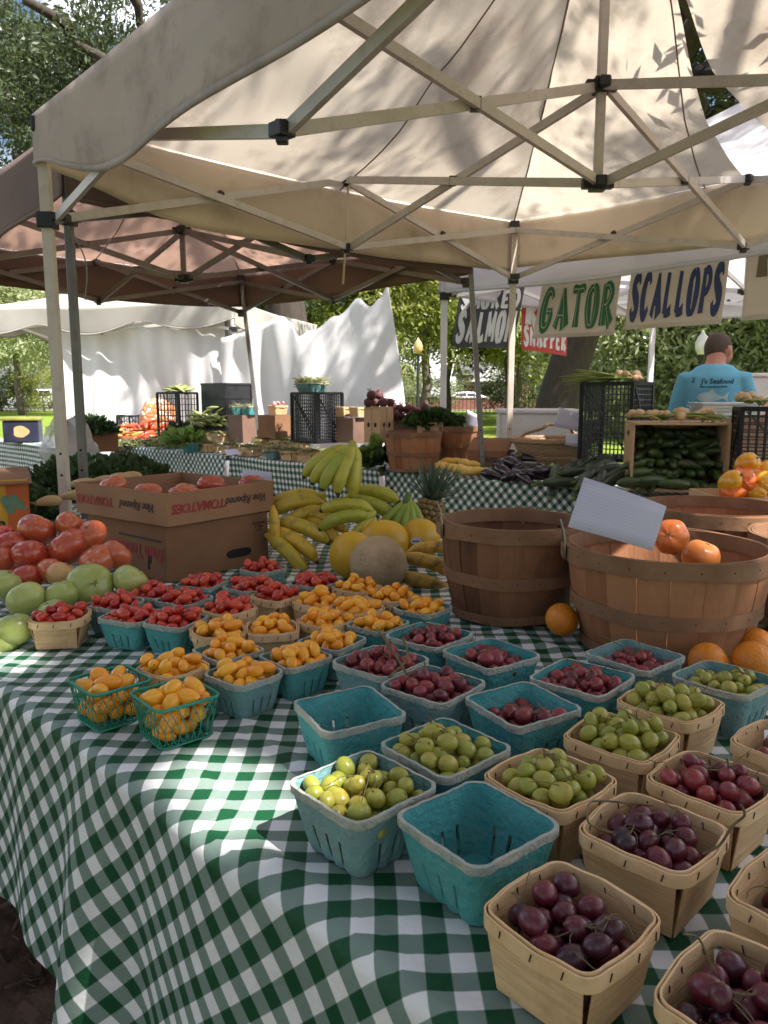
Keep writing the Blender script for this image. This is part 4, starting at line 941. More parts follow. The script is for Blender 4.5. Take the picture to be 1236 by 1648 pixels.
for k, px, py, pr, lab in TL:
    rad = .043 if k in 'rt' else .044; 
    Y = FOC*rad/pr*.965
    Y = min(max(Y, 1.42), 1.98)
    if k in 'rt': Y = 1.80+.10*(900-py)/50
    if py > 1000: Y = 1.47
    elif k in 'gl': Y = 1.66+(950-py)*.003
    p = at(px, py, Y); rad = pr*Y/FOC*1.02
    o = copy_mesh(rr.choice(TM[k])); o.name = 'large_tomato'; o.location = p; o.scale = (rad,)*3
    o.rotation_euler = (rr.uniform(-.9, .5), rr.uniform(-.6, .6), rr.uniform(0, 6)) if k != 'l' else (1.2, .3, .5)
    tag(o, lab, 'tomato', 'big tomatoes heaped beside the carton')
for i in range(7):                                                    # what the heap stands on
    o = copy_mesh(rr.choice(TM['r'])); o.name = 'large_tomato'; o.location = SN(-2.55+.085*i, .70+.06*(i % 2), TZ+.045); o.scale = (.044,)*3
    tag(o, 'red tomato deep in the bottom layer of the heap', 'tomato', 'big tomatoes in the bottom layer of the heap')
# ------------------------------------------------------------------ cartons
def text_mesh(body, size, mat, parent, shear=0, bold=0.0, name='lettering', sx=1, rot=None, loc=None, spacing=1.0):
    cu = bpy.data.curves.new(name, 'FONT'); cu.body = body; cu.size = size; cu.shear = shear; cu.offset = bold; cu.align_x = 'CENTER'; cu.align_y = 'CENTER'; cu.extrude = .0004; cu.space_character = spacing; cu.resolution_u = 4
    tmp = bpy.data.objects.new(name, cu); COL.objects.link(tmp)
    COL.objects.unlink(tmp); me = evaluated_mesh(tmp); me.name = name
    bpy.data.objects.remove(tmp); bpy.data.curves.remove(cu)
    me.materials.clear(); me.materials.append(mat)
    o = bpy.data.objects.new(name, me); COL.objects.link(o); o.parent = parent; o.scale = (sx, 1, 1)
    if rot is not None: o.rotation_euler = rot
    if loc is not None: o.location = loc
    return o
def open_box(t, L, W, H, mo, mi, th=.004, floor=True, notch=None):
    parts = []
    for nm, c, sz in (('side_panel', (0, -W/2+th/2, H/2), (L, th, H)), ('side_panel', (0, W/2-th/2, H/2), (L, th, H)), ('end_panel', (-L/2+th/2, 0, H/2), (th, W-2*th-.0005, H)), ('end_panel', (L/2-th/2, 0, H/2), (th, W-2*th-.0005, H))):
        b = MB(); b.box(c, sz); parts.append(b.build(nm, mo, t, bevel=.0008))
    if floor: b = MB(); b.box((0, 0, .003), (L-2*th-.001, W-2*th-.001, .004)); b.build('base_panel', mo, t)
    return parts
FC = V(-.575, 1.993, 0); RX = (V(-.347, 2.26, 0)-FC); ang = math.atan2(RX.y, RX.x); BL, BW, BH = .352, .40, .150
cc = FC + V(math.cos(ang), math.sin(ang), 0)*BL/2 + V(-math.sin(ang), math.cos(ang), 0)*BW/2
bx = thing('tomato_carton', 'closed brown tomato carton with an oval hand hole under the open tray', 'carton', (cc.x, cc.y, TZ+.003), ang)
for nm, c, sz in (('side_panel', (0, -BW/2+.002, BH/2), (BL, .004, BH)), ('side_panel', (0, BW/2-.002, BH/2), (BL, .004, BH)), ('end_panel', (-BL/2+.002, 0, BH/2), (.004, BW-.0085, BH)), ('end_panel', (BL/2-.002, 0, BH/2), (.004, BW-.0085, BH)), ('lid', (0, 0, BH-.001), (BL-.009, BW-.009, .004))):
    b = MB(); b.box(c, sz); b.build(nm, MT['card'], bx, bevel=.001)
b = MB(); n = 24; pts = [(.045*math.copysign(abs(math.cos(a))**.6, math.cos(a)), .013*math.copysign(abs(math.sin(a))**.7, math.sin(a))) for a in [2*PI*i/n for i in range(n)]]
b.add([(x+.065, -BW/2-.0009, z+.044) for x, z in pts], [tuple(range(n))]); b.build('hand_hole', MT['blackhole'], bx)
UP = (-PI/2, 0, 0)                                                    # upside-down print on the side turned to the camera
def front_print(body, size, mat, x, z, shear=0, bold=0, sx=1, flip=True): text_mesh(body, size, mat, bx, shear, bold, sx=sx, rot=(PI/2, PI if flip else 0, 0), loc=(x, -BW/2-.0012, z))
front_print('U.S.A.\nNO. 1\nPRODUCE', .011, MT['darkink'], .14, .112)
lft = lambda body, size, mat, y, z, shear=0, bold=0, sx=1: text_mesh(body, size, mat, bx, shear, bold, sx=sx, rot=Euler((PI/2, PI, -PI/2)), loc=(-BL/2-.0012, y, z))
lft('Fresh Tomatoes', .05, MT['redink'], -.055, .072, .1, .0016, sx=.8)
b = MB(); b.box((-BL/2-.0006, -.075, .108), (.001, .21, .006)); b.build('printed_stripe', MT['darkink'], bx)
b = MB(); b.box((-BL/2-.0006, -.115, .052), (.001, .007, .055)); b.box((-BL/2-.0006, -.125, .058), (.001, .006, .030)); b.build('slot', MT['blackhole'], bx)
TH_ = .088
tr = thing('tomato_tray', 'open cardboard tray printed upside down, full of tomatoes, on top of the carton', 'carton', (cc.x-.003, cc.y-.004, TZ+.003+BH+.004), ang+R(3.0))
TL_, TW_ = BL+.030, BW+.028
open_box(tr, TL_, TW_, TH_, MT['traycard'], MT['cardin'], .005)
def tp(body, size, mat, x, shear=0, bold=0, sx=1, side='f'):
    if side == 'f': text_mesh(body, size, mat, tr, shear, bold, sx=sx, rot=(PI/2, PI, 0), loc=(x, -TW_/2-.0012, .045))
    else: text_mesh(body, size, mat, tr, shear, bold, sx=sx, rot=Euler((PI/2, PI, -PI/2)), loc=(-TL_/2-.0012, x, .045))
tp('TOMATOES', .034, MT['redink'], -.085, .2, .0012, 1.0); tp('Vine Ripened', .032, MT['darkink'], .085, .35, .0006, .9)
tp('TOMATOES', .034, MT['redink'], .115, .2, .0012, 1.0, 's'); tp('Vine Ripened', .032, MT['darkink'], -.085, .35, .0006, .9, 's')
for i, (px, py, pr, dy, lab) in enumerate(((182, 783, 22, .12, 'pale red tomato in the tray at its far corner'), (238, 796, 23, .06, 'tomato in the tray nearest its printed side'), (300, 793, 19, .1, 'tomato in the tray with a leafy stem scar'), (287, 798, 16, .04, 'small tomato low in the tray beside the stem scar one'), (340, 783, 22, .16, 'largest tomato in the middle of the tray'), (318, 797, 14, .05, 'small red tomato low in the middle of the tray'), (405, 781, 21, .2, 'tomato in the tray in front of the white card'))):
    base = at(px, py, 2.07+dy+(.10 if px > 380 else 0)); o = copy_mesh(rr.choice(TM['r'])); o.name = 'large_tomato'; o.location = base; q = pr*base.y/FOC; o.scale = (q*1.05, q*1.05, q); o.rotation_euler = (rr.uniform(-.4, .4), rr.uniform(-.4, .4), i)
    tag(o, lab, 'tomato', 'tomatoes in the open tray')
# ------------------------------------------------------------------ paper cards
def card(label, pts, lines=False, bend=.006, th=.0006):
    a, b_, c, d = [Vector(p) for p in pts]
    nrm = (b_-a).cross(d-a).normalized()
    t = thing('price_card', label, 'card', a, 0, 'white paper cards')
    fn = lambda u, v: ((a*(1-u)+b_*u)*(1-v)+(d*(1-u)+c*u)*v)-a+nrm*bend*math.sin(PI*u)
    b = MB(); b.grid(fn, 12, 4); b.build('sheet', MT['paper'], t, smooth=True, solid=th)
    if lines:
        b = MB()
        for k in range(1, 15):
            v = k/15.5; b.grid(lambda u, w: fn(u, v+.004*w)+nrm*.0012, 12, 1)
        b.build('ruled_lines', MT['rule'], t)
    return t
card('large ruled white card stuck upright in the pale bushel basket', (at(914, 848, 1.42), at(1050, 887, 1.33), at(1073, 815, 1.36), at(940, 768, 1.45)), True)
card('small white card standing behind the tray of tomatoes', (at(389, 790, 2.46), at(438, 792, 2.44), at(437, 760, 2.45), at(390, 756, 2.47)))
card('grey white card standing in the far bushel basket', (at(748, 690, 5.2), at(768, 692, 5.15), at(770, 668, 5.15), at(752, 659, 5.2)))
card('white card propped up behind the wicker basket', (at(890, 686, 4.55), at(934, 695, 4.5), at(936, 668, 4.5), at(900, 655, 4.55)))
card('small white card inside the wicker basket', (at(908, 716, 4.4), at(938, 720, 4.35), at(938, 698, 4.35), at(912, 698, 4.4)))
card('little white card lying before the tills of beans', (at(366, 733, 6.03), at(390, 731, 6.03), at(380, 722, 6.2), at(361, 724, 6.2)), bend=.001)
# ------------------------------------------------------------------ bananas, melons, pineapple, oranges
def banana_mesh(name, mat, L=.185, r=.0205, bend=1.25, seed=1):
    b = MB(); n = 18; pts = []; rad = []
    for i in range(n+1):
        f = i/n; a = bend*(f-.12); Rr = L/bend
        pts.append(V(Rr*math.sin(a), 0, Rr*(math.cos(a)-1)))
        rad.append(r*(.30 if f < .05 else min(1, .34+((f-.05)/.2)**.8*.66) if f < .25 else 1 if f < .72 else max(.20, 1-((f-.72)/.26)**2.2*.80) if f < .98 else .2))
    nn = 20; vs = []
    for i, p in enumerate(pts):
        t = (pts[min(i+1, n)]-pts[max(i-1, 0)]).normalized(); y = V(0, 1, 0); x = t.cross(y)
        for j in range(nn):
            q = 2*PI*j/nn; k = 1+.055*math.cos(5*q); vs.append(p+x*(rad[i]*k*math.cos(q))+y*(rad[i]*k*math.sin(q)))
    b.add(vs, [(i*nn+j, i*nn+(j+1) % nn, (i+1)*nn+(j+1) % nn, (i+1)*nn+j) for i in range(n) for j in range(nn)])
    b.add([], [])
    b.f += [tuple(range(nn-1, -1, -1)), tuple(n*nn+j for j in range(nn))]; b.m += [1, 1]
    for k in range(len(b.f)):
        if (n-1)*nn <= k < n*nn: b.m[k] = 1
    o = b.build(name, [mat, MT['bananatip']], smooth=True, sharp=60); return o
BM = {'y': banana_mesh('banana', MT['banana']), 'g': banana_mesh('banana', MT['bananagreen']), 'p': banana_mesh('banana', MT['plantain'], .15, .014, .5), 's': banana_mesh('banana', MT['spotted'], .2, .02, .8)}
def frame_from(d, up):
    x = Vector(d).normalized(); z = (Vector(up)-x*Vector(up).dot(x)).normalized(); y = z.cross(x)
    return Matrix((x, y, z)).transposed()
def hand(label, crown, kind, items, sc=1.0, stem=True, cat='bananas'):
    """items: (direction, up, shift, scale) of each banana from the crown"""
    t = thing('banana_bunch', label, cat, crown, 0, 'bunches of bananas')
    for d, up, sh, s_ in items:
        o = copy_mesh(BM[kind]); o.name = 'banana'; o.parent = t; o.rotation_euler = frame_from(d, up).to_euler(); o.location = sh; o.scale = (s_*sc,)*3
    if stem:
        d0 = sum((Vector(i[0]).normalized() for i in items), V(0, 0, 0)).normalized()
        b = MB(); b.tube([V(0, 0, 0)+d0*.012, V(0, 0, 0), -d0*.012+V(0, 0, .004), -d0*.022+V(0, 0, .010)], [.016, .017, .012, .010], 10); b.build('crown', [MT['bananatip'] if kind == 's' else MT['greenstem'] if kind == 'p' else MT['bananagreen']], t, smooth=True)
    return t
up = (0, 0, 1)
hand('topmost bunch of greenish bananas hanging over the banana pile', at(562, 724, 2.30), 'g', [((-1, -.3, -.05), (-.15, -.5, 1), (0, .0, 0), 1.05), ((-.9, -.5, -.22), (-.2, -.6, 1), (.003, -.01, 0), 1.0), ((-.65, -.7, -.35), (-.2, -.8, .9), (.008, -.012, 0), 1.0), ((-.32, -.75, -.45), (-.1, -.9, .8), (.012, -.012, 0), .96), ((.02, -.65, -.6), (.2, -.8, .7), (.018, -.006, 0), .96), ((-.5, .3, -.6), (-.4, .5, .8), (0, .02, -.01), .9), ((.25, .3, -.7), (.5, .5, .6), (.01, .02, -.01), .9)])
hand('yellow bananas curling away behind the carton', at(512, 800, 2.36), 'y', [((-1, -.1, .25), (-.1, -.3, 1), (0, 0, 0), 1.1), ((-.95, -.35, .2), (-.1, -.6, 1), (0, -.02, -.01), 1.0), ((-.85, -.5, -.1), (-.1, -.7, .8), (0, -.03, -.03), .9)])
hand('green yellow bananas lying across the middle of the pile', at(592, 832, 2.24), 'g', [((-1, -.15, .28), (0, -.2, 1), (0, 0, 0), .98), ((-.9, -.15, .5), (0, -.2, 1), (.004, .014, .02), .95), ((-.6, -.4, -.5), (0, -.8, .5), (.0, -.02, -.015), .9), ((-.3, -.5, -.65), (.1, -.8, .4), (.015, -.02, -.015), .85)])
hand('two plump greenish bananas sloping down the outer side of the pile', at(560, 808, 2.38), 'g', [((.9, -.25, .22), (0, -.1, 1), (0, -.01, 0), 1.05), ((.9, -.3, .42), (.1, -.1, 1), (.01, .02, .02), 1.05)], stem=False)
hand('ripe yellow bananas fanned out at the front of the pile', at(450, 842, 2.26), 'y', [((.95, -.25, .12), (0, -.35, 1), (0, 0, .0), 1.05), ((.92, -.4, -.12), (0, -.45, 1), (-.01, -.025, -.02), 1.02), ((.75, -.5, -.35), (0, -.7, .8), (-.02, -.05, -.035), 1.0)])
hand('ripe yellow bananas in the second layer of the pile', at(490, 826, 2.32), 'y', [((.9, -.35, .10), (.1, -.4, 1), (0, 0, 0), .95), ((.8, -.5, -.2), (.2, -.6, .8), (.02, -.02, -.02), .9), ((.9, -.1, .2), (.1, -.1, 1), (.04, .02, .01), .9)])
hand('single stubby yellow banana with a sticker beside the carton', at(440, 822, 2.22), 'y', [((.12, -.45, -.75), (.2, -.9, .5), (0, 0, 0), .75)], stem=False, cat='banana')
hand('fan of green plantains leaning against the yellow melons', at(655, 809, 2.32), 'p', [((-.85, -.3, -.5), (-.3, -.5, .8), (0, 0, 0), 1), ((-.55, -.4, -.7), (-.2, -.7, .6), (.003, -.006, 0), 1), ((-.2, -.5, -.8), (0, -.8, .5), (.006, -.008, 0), 1), ((.12, -.5, -.8), (.1, -.8, .5), (.01, -.008, 0), 1), ((.42, -.4, -.75), (.3, -.7, .5), (.014, -.006, 0), .95)], cat='plantains')
hand('two yellow plantains blotched with black at the foot of the dark bushel', at(652, 897, 1.98), 's', [((1, -.05, -.05), (.1, -.4, 1), (0, 0, 0), .95), ((1, -.08, -.10), (.1, -.5, 1), (-.01, -.03, -.045), .98), ((.9, .25, .25), (0, -.1, 1), (.02, .04, .01), .8)], stem=False, cat='plantains')
def melon(name, label, px, py, Y, r, ln, mat, axis, ribs, sticker=None):
    p = at(px, py, Y); t = thing(name, label, 'melon', p, 0, 'melons before the bananas'); b = MB()
    fn = lambda d: 1+ribs*math.cos(10*math.atan2(d.y, d.x))*(1-d.z*d.z)-.03*abs(d.z)**4
    b.ball((0, 0, 0), (r, r, r*ln), 60, 32, fn=fn, rot=frame_from((0, 0, 1), axis).inverted().to_euler() if False else Vector(axis).to_track_quat('Z', 'Y').to_euler())
    b.build('rind', mat, t, smooth=True)
    if sticker:
        d = Vector(sticker).normalized(); q = d.to_track_quat('Z', 'Y').to_euler(); b = MB()
        vs = [V(.016*math.cos(2*PI*i/20), .011*math.sin(2*PI*i/20), 0) for i in range(20)]
        m4 = Matrix.Translation(d*(r*1.022)) @ q.to_matrix().to_4x4(); b.add(vs, [tuple(range(20))], 0, m4); b.box((0, 0, .0008), (.02, .004, .0006), mi=1); 
        for i in range(20, 28): b.v[i] = tuple(m4 @ Vector(b.v[i]))
        b.build('sticker', [MT['sticker'], MT['bluesticker']], t)
    return t
melon('yellow_melon', 'yellow ribbed melon half hidden behind the cantaloupe', 566, 893, 2.03, .060, 1.12, MT['melon'], (.3, -.2, 1), .012)
melon('yellow_melon', 'yellow melon lying on its side above the cantaloupe', 618, 872, 2.14, .062, 1.2, MT['melon'], (1, .1, .1), .012)
melon('yellow_melon', 'yellow melon with an oval sticker beside the dark bushel', 676, 868, 2.18, .058, 1.1, MT['melon'], (.2, .2, 1), .012, (-.25, -1, .1))
melon('cantaloupe', 'round tan netted cantaloupe', 609, 908, 1.93, .074, 1.0, MT['cantaloupe'], (.3, -.5, 1), .004)
pc = at(680, 826, 2.42); t = thing('pineapple', 'pineapple with a tall grey green crown behind the plantains', 'fruit', (pc.x, pc.y, pc.z-.105), 0, rot=(-.1, .2, 0))
b = MB()
for j in range(9):
    f = (j+.5)/9; rr0 = .047*math.sin(PI*(.14+.74*f))**.6; z0 = .15*f
    for i in range(13):
        a = 2*PI*(i+.5*(j % 2))/13; d = V(math.cos(a), math.sin(a), (f-.5)*.7).normalized()
        b.ball((rr0*math.cos(a), rr0*math.sin(a), z0), (.0125, .0125, .0095), 8, 6, rot=None)
        b.tube([V(rr0*math.cos(a), rr0*math.sin(a), z0)+d*.010, V(rr0*math.cos(a), rr0*math.sin(a), z0+.004)+d*.017], [.003, .0005], 5)
b.lathe([(.02, 0), (.04, .02), (.045, .075), (.036, .13), (.012, .15)], 20)
b.build('rind', MT['pineapple'], t, smooth=True)
b = MB(); r_ = random.Random(8)
for i in range(42):
    a = i*2.4; f = i/42; L = .05+.085*math.sin(PI*min(1, .25+.7*f)); tilt = 1.25*(1-f)**.9+.05
    pts = []
    for q in range(6):
        g = q/5; rr1 = .012+L*g*math.sin(tilt)*(1-.15*g); pts.append(V(rr1*math.cos(a), rr1*math.sin(a), .15+.02*f+L*g*math.cos(tilt)+.01*g*g))
    vs = []; sd = V(-math.sin(a), math.cos(a), 0)
    for q, p in enumerate(pts): w = .009*(1-q/5)**.7+.0006; vs += [p-sd*w, p+sd*w+V(0, 0, 0), p+V(0, 0, -.002)]
    b.add(vs, [f_ for q in range(5) for f_ in ((q*3, q*3+2, q*3+5, q*3+3), (q*3+2, q*3+1, q*3+4, q*3+5))])
b.build('crown_leaves', MT['pineleaf'], t, smooth=True, solid=.0008)
def orange_at(label, p, r, mat='orange', name='orange', group='loose oranges by the bushels'):
    t = thing(name, label, 'fruit', p, 0, group); b = MB(); b.ball((0, 0, 0), (r, r, r*.95), 32, 20, fn=lambda d: 1-.05*max(0, abs(d.z)-.9)*10*.5)
    b.build('peel', MT[mat], t, smooth=True); b = MB(); b.lathe([(.0001, r*.905), (.004, r*.93), (.0045, r*.91)], 8, caps=(False, False)); b.build('stem_scar', MT['greenstem'], t)
    t.rotation_euler = (.9, .2, 1.0); return t
orange_at('single orange leaning between the two bushel baskets', at(904, 997, 1.50), .0335)
orange_at('orange lowest beside the grey basket of green grapes', at(1140, 1066, 1.27), .0345)
orange_at('dull orange at the picture edge above the other', at(1216, 1042, 1.36), .037)
orange_at('bigger orange behind the grey basket of green grapes', at(1213, 1066, 1.25), .036)
for px, py, Y, r, lab, e in ((1080, 864, 1.47, .034, 'red orange ripe fruit against the ruled card', (1.3, .2, -.6)), (1128, 896, 1.50, .036, 'paler orange fruit sunk in the bushel beside the card', (.3, .2, .2))):
    o = copy_mesh(tomato_mesh(MT['persimmon'], px, 6, .95)); o.name = 'ripe_fruit'; o.location = at(px, py, Y); o.scale = (r,)*3; o.rotation_euler = e; tag(o, lab, 'fruit', 'orange fruits in the pale bushel')
# ================================================================== the far table and what stands on it
def t2(px, n, z=T2Z+.004):
    k = (px-CX)/FOC; dz = (z-CZ)*math.sin(PITCH)
    Y = (n+.708*k*dz)/(.706+.708*k*math.cos(PITCH)); return V(k*(Y*math.cos(PITCH)-dz), Y, z)
def span(px0, px1, py0, py1, n):
    c = t2((px0+px1)/2, n); Y = c.y; p = at((px0+px1)/2, py1, Y); w = (px1-px0)*Y/FOC; h = (py1-py0)*Y/FOC
    return p, w, h
A45 = R(-45)
def lattice(b, o, ux, uy, L, H, nx, ny, th, fr, nrm):
    for i in range(nx+1):
        x = L*i/nx; e = i in (0, nx); b.bar(o+ux*x, o+ux*x+uy*H, fr if e else th, fr if e else th)
    for j in range(ny+1):
        y = H*j/ny; e = j in (0, ny); b.bar(o+uy*y+nrm*(.0006 if not e else 0), o+uy*y+ux*L, fr if e else th, fr if e else th)
def crate(name, label, loc, L, W, H, rz, mat='blackplastic', nx=10, ny=8, brace=True, open_side=None, solid=()):
    """a mesh produce crate standing on end; open_side names the face that has no panel"""
    t = thing(name, label, 'crate', loc, rz, 'plastic produce crates'); th = .006; fr = .018
    X, Y_, Z = V(1, 0, 0), V(0, 1, 0), V(0, 0, 1)
    F = {'front': (V(-L/2, -W/2, .01), X, Z, L, H-.02, -Y_), 'back': (V(-L/2, W/2, .01), X, Z, L, H-.02, Y_), 'left': (V(-L/2, -W/2, .01), Y_, Z, W, H-.02, -X), 'right': (V(L/2, -W/2, .01), Y_, Z, W, H-.02, X), 'top': (V(-L/2, -W/2, H-.01), X, Y_, L, W, Z), 'bottom': (V(-L/2, -W/2, .012), X, Y_, L, W, -Z)}
    for k, (o, ux, uy, l, h, nr) in F.items():
        if k == open_side: continue
        b = MB()
        if k in solid:
            c = o+ux*l/2+uy*h/2; b.bar(c-ux*l/2, c+ux*l/2, .004 if abs(nr.x)+abs(nr.y) > .5 else h, h if abs(nr.x)+abs(nr.y) > .5 else .004)
            for i in range(3): b.bar(o+ux*l*.02+uy*h*(.3+.2*i)+nr*.004, o+ux*l*.98+uy*h*(.3+.2*i)+nr*.004, .008)
        else: lattice(b, o, ux, uy, l, h, nx, ny, th, fr, nr)
        if brace and k in ('front', 'right', 'left'): b.bar(o+ux*.02+uy*h*.96+nr*.004, o+ux*l*.96+uy*h*.08+nr*.004, .009)
        b.build('side_panel' if k not in ('top', 'bottom') else 'base_panel', MT[mat], t)
    return t
def wood_crate(name, label, loc, L, W, H, rz, open_face='front', mat='crate_wood', holes=False, th=.008):
    t = thing(name, label, 'crate', loc, rz, 'wooden produce crates')
    S = {'front': ((0, -W/2+th/2, H/2), (L-.001, th, H-2*th-.001)), 'back': ((0, W/2-th/2, H/2), (L-.001, th, H-2*th-.001)), 'left': ((-L/2+th/2, 0, H/2), (th, W-2*th-.001, H-2*th-.001)), 'right': ((L/2-th/2, 0, H/2), (th, W-2*th-.001, H-2*th-.001)), 'top': ((0, 0, H-th/2), (L, W, th)), 'bottom': ((0, 0, th/2), (L, W, th))}
    for k, (c, sz) in S.items():
        if k == open_face: continue
        b = MB(); b.box(c, sz)
        if k in ('front', 'right', 'left') and holes:
            nr = V(*{'front': (0, -1, 0), 'right': (1, 0, 0), 'left': (-1, 0, 0)}[k]); ax = V(-nr.y, nr.x, 0)
            for s_ in (-.22, .22):
                cc_ = Vector(c)+nr*(th/2+.0012)+ax*s_*(sz[0] if k == 'front' else sz[1]); q = nr.to_track_quat('Z', 'Y').to_matrix().to_4x4(); q.translation = cc_
                b.add([V(.012*math.cos(a), .017*math.sin(a), 0) for a in [2*PI*i/14 for i in range(14)]], [tuple(range(14))], 1, q)
            gp = Vector(c)+nr*(th/2+.0008); b.box(gp, [ .003 if abs(nr.x) < .5 else .001, .003 if abs(nr.y) < .5 else .001, sz[2]], mi=1)
        b.build({'top': 'top_board', 'bottom': 'base_board'}.get(k, 'side_board'), [MT[mat], MT['blackhole']], t, bevel=.0015)
    return t
def leafy(name, label, cat, c, rad, mat, n, ls, seed, kind=None, group=None, upw=.4):
    r_ = random.Random(seed); b = MB()
    for i in range(n):
        d = V(r_.gauss(0, 1), r_.gauss(0, 1), abs(r_.gauss(0, 1))*.9).normalized(); q = r_.uniform(.55, 1.02)
        p = V(d.x*rad[0]*q, d.y*rad[1]*q, d.z*rad[2]*q)
        ax = (d+V(r_.gauss(0, .6), r_.gauss(0, .6), upw+r_.gauss(0, .5))).normalized(); sd = ax.cross(V(r_.gauss(0, 1), r_.gauss(0, 1), r_.gauss(0, 1))).normalized(); nn = ax.cross(sd); l = ls*r_.uniform(.6, 1.3); w = l*r_.uniform(.25, .5)
        b.add([p, p+ax*l*.35+sd*w*.8+nn*w*.3, p+ax*l*.75+sd*w+nn*w*.1, p+ax*l-nn*w*.3, p+ax*l*.75-sd*w+nn*w*.2, p+ax*l*.35-sd*w*.8+nn*w*.3, p+ax*l*.55-nn*w*.1], [(0, 1, 6), (1, 2, 6), (2, 3, 6), (3, 4, 6), (4, 5, 6), (5, 0, 6)])
    o = b.build(name, MT[mat], smooth=True); o.location = c
    return tag(o, label, cat, group, kind)
def strands(name, label, cat, c, L, W, H, mat, n, ln, r, seed, ang=None, kind='stuff', group=None, stray=.3):
    r_ = random.Random(seed); b = MB()
    for i in range(n):
        p = V(r_.uniform(-L/2, L/2), r_.uniform(-W/2, W/2), 0); p.z = H*r_.random()*max(.2, 1-(abs(p.x)/(L*.62))**2)
        a = (r_.uniform(0, PI) if ang is None else ang+r_.gauss(0, .25)); d = V(math.cos(a), math.sin(a), r_.gauss(0, stray)).normalized(); k = V(r_.gauss(0, .3), r_.gauss(0, .3), r_.gauss(0, .2)-.1)
        l = ln*r_.uniform(.7, 1.2); b.tube([p-d*l/2+k*l*.12, p, p+d*l/2+k*l*.12], [r*.5, r, r*.4], 4)
    o = b.build(name, MT[mat], smooth=True); o.location = c; return tag(o, label, cat, group, kind)
def veg(name, mat, L, r, bend=.15, tip=None, neck=1.0, seed=0, rough=0.0):
    b = MB(); n = 16; rr = random.Random(seed); pts = []; rad = []
    for i in range(n+1):
        f = i/n; pts.append(V(L*(f-.5), 0, -bend*L*(2*f-1)**2*.5)); e = (1-abs(2*f-1)**3.0)**.5; rad.append(max(.0015, r*e*((neck+(1-neck)*min(1, f*1.7)) if neck < 1 else 1)*(1+rough*rr.gauss(0, 1))))
    b.tube(pts, rad, 12)
    if tip: b.tube([pts[0]+V(.004, 0, 0), pts[0]+V(-.012, 0, .004), pts[0]+V(-.025, 0, .012)], [r*.42, r*.25, r*.22], 7, 1)
    return b.build(name, [MT[mat], MT[tip] if tip else MT['greenstem']], smooth=True)
def pile(proto_list, name, labels, cat, group, spots, sc=1.0, seed=0, flat=True, axis=None):
    r_ = random.Random(seed); out = []
    for i, s_ in enumerate(spots):
        o = copy_mesh(proto_list[i % len(proto_list)]); o.name = name; o.location = s_[:3]; 
        a = s_[3] if len(s_) > 3 else r_.uniform(0, 6.28)
        el = s_[4] if len(s_) > 4 else r_.gauss(0, .2)
        o.rotation_euler = (r_.uniform(-.6, .6), el, a); q = sc*r_.uniform(.88, 1.14); o.scale = (q, q, q)
        tag(o, labels(i) if callable(labels) else labels, cat, group); out.append(o)
    return out
QT = ('wood', None, True, 0)
tills = [p for k, p in PRO.items() if k[0] == 'wood' and k[2]]; pulps = [p for k, p in PRO.items() if k[0] == 'pulp' and k[2]]
beans = []
for i in range(3): beans.append(strands('green_beans', '', '', (0, 0, -50), .10, .10, .035, 'bean', 110, .085, .0032, i+40))
bn_used = {}
def till_of_beans(label, p, rz, pulp=False, content='heap of green beans', sc=1.0, i=0, fill=True):
    (pulps if pulp else tills)[i % len(pulps if pulp else tills)].place(label, p, rz, group='tills on the far table', scale=(sc, sc, 1.0))
    if fill:
        o = copy_mesh(beans[i % 3]); o.name = 'green_beans'; o.location = p+V(0, 0, .052); o.rotation_euler = (0, 0, i*1.1); o.scale = (sc,)*3
        o['label'] = ''; tag(o, content+' in the '+label, 'beans', None, 'stuff')
# half-bushels at the corner of the far table
p, w, h = span(620, 710, 690, 757, 3.62); bushel('bushel_basket', 'small bushel basket before the wooden box with two holes', p.x, p.y, w/2*.98, w/2*.80, h*.93, MT['bushelred'], .3, handles=True, seed=31, z=p.z)
p, w, h = span(702, 772, 686, 741, 3.98); bushel('bushel_basket', 'small bushel basket with a grey card in it on the far table', p.x, p.y, w/2, w/2*.82, h, MT['bushelred'], .9, handles=False, seed=32, z=p.z)
# black crates
p, w, h = span(256, 321, 632, 716, 3.75); crate('produce_crate', 'black wire mesh crate topped with a corn cob, before the carrots', p, w*.72, w*.62, h, A45+.25, nx=6, ny=9, brace=False, open_side='back')
p, w, h = span(324, 408, 618, 694, 4.05); crate('produce_crate', 'nearly solid black crate against the white cloth', p, w*.70, w*.62, h, A45+.1, nx=7, ny=9, solid=('front', 'right', 'left'), brace=False)
p, w, h = span(469, 553, 632, 712, 3.85); crate('produce_crate', 'black mesh crate with a turquoise till on top', p, w*.70, w*.66, h, A45, nx=13, ny=14, brace=True)
p, w, h = span(925, 1052, 616, 740, 3.95); crate('produce_crate', 'tall black mesh crate topped with onion greens', p, w*.64, w*.68, h, A45+.12, nx=13, ny=14, open_side='back')
p, w, h = span(1166, 1300, 655, 768, 3.72); crate('produce_crate', 'black mesh crate behind the bell peppers', p, w*.72, w*.62, h, A45+.5, nx=8, ny=9)
p, w, h = span(186, 238, 668, 704, 4.2); crate('produce_crate', 'low black crate between the orange net sacks', p, w*.8, w*.5, h, A45, nx=5, ny=4)
b0 = SN(-1.72, .80); crate('produce_crate', 'black crate on the ground under the near table', (b0.x, b0.y, .012), .55, .38, .30, A45, nx=11, ny=7)
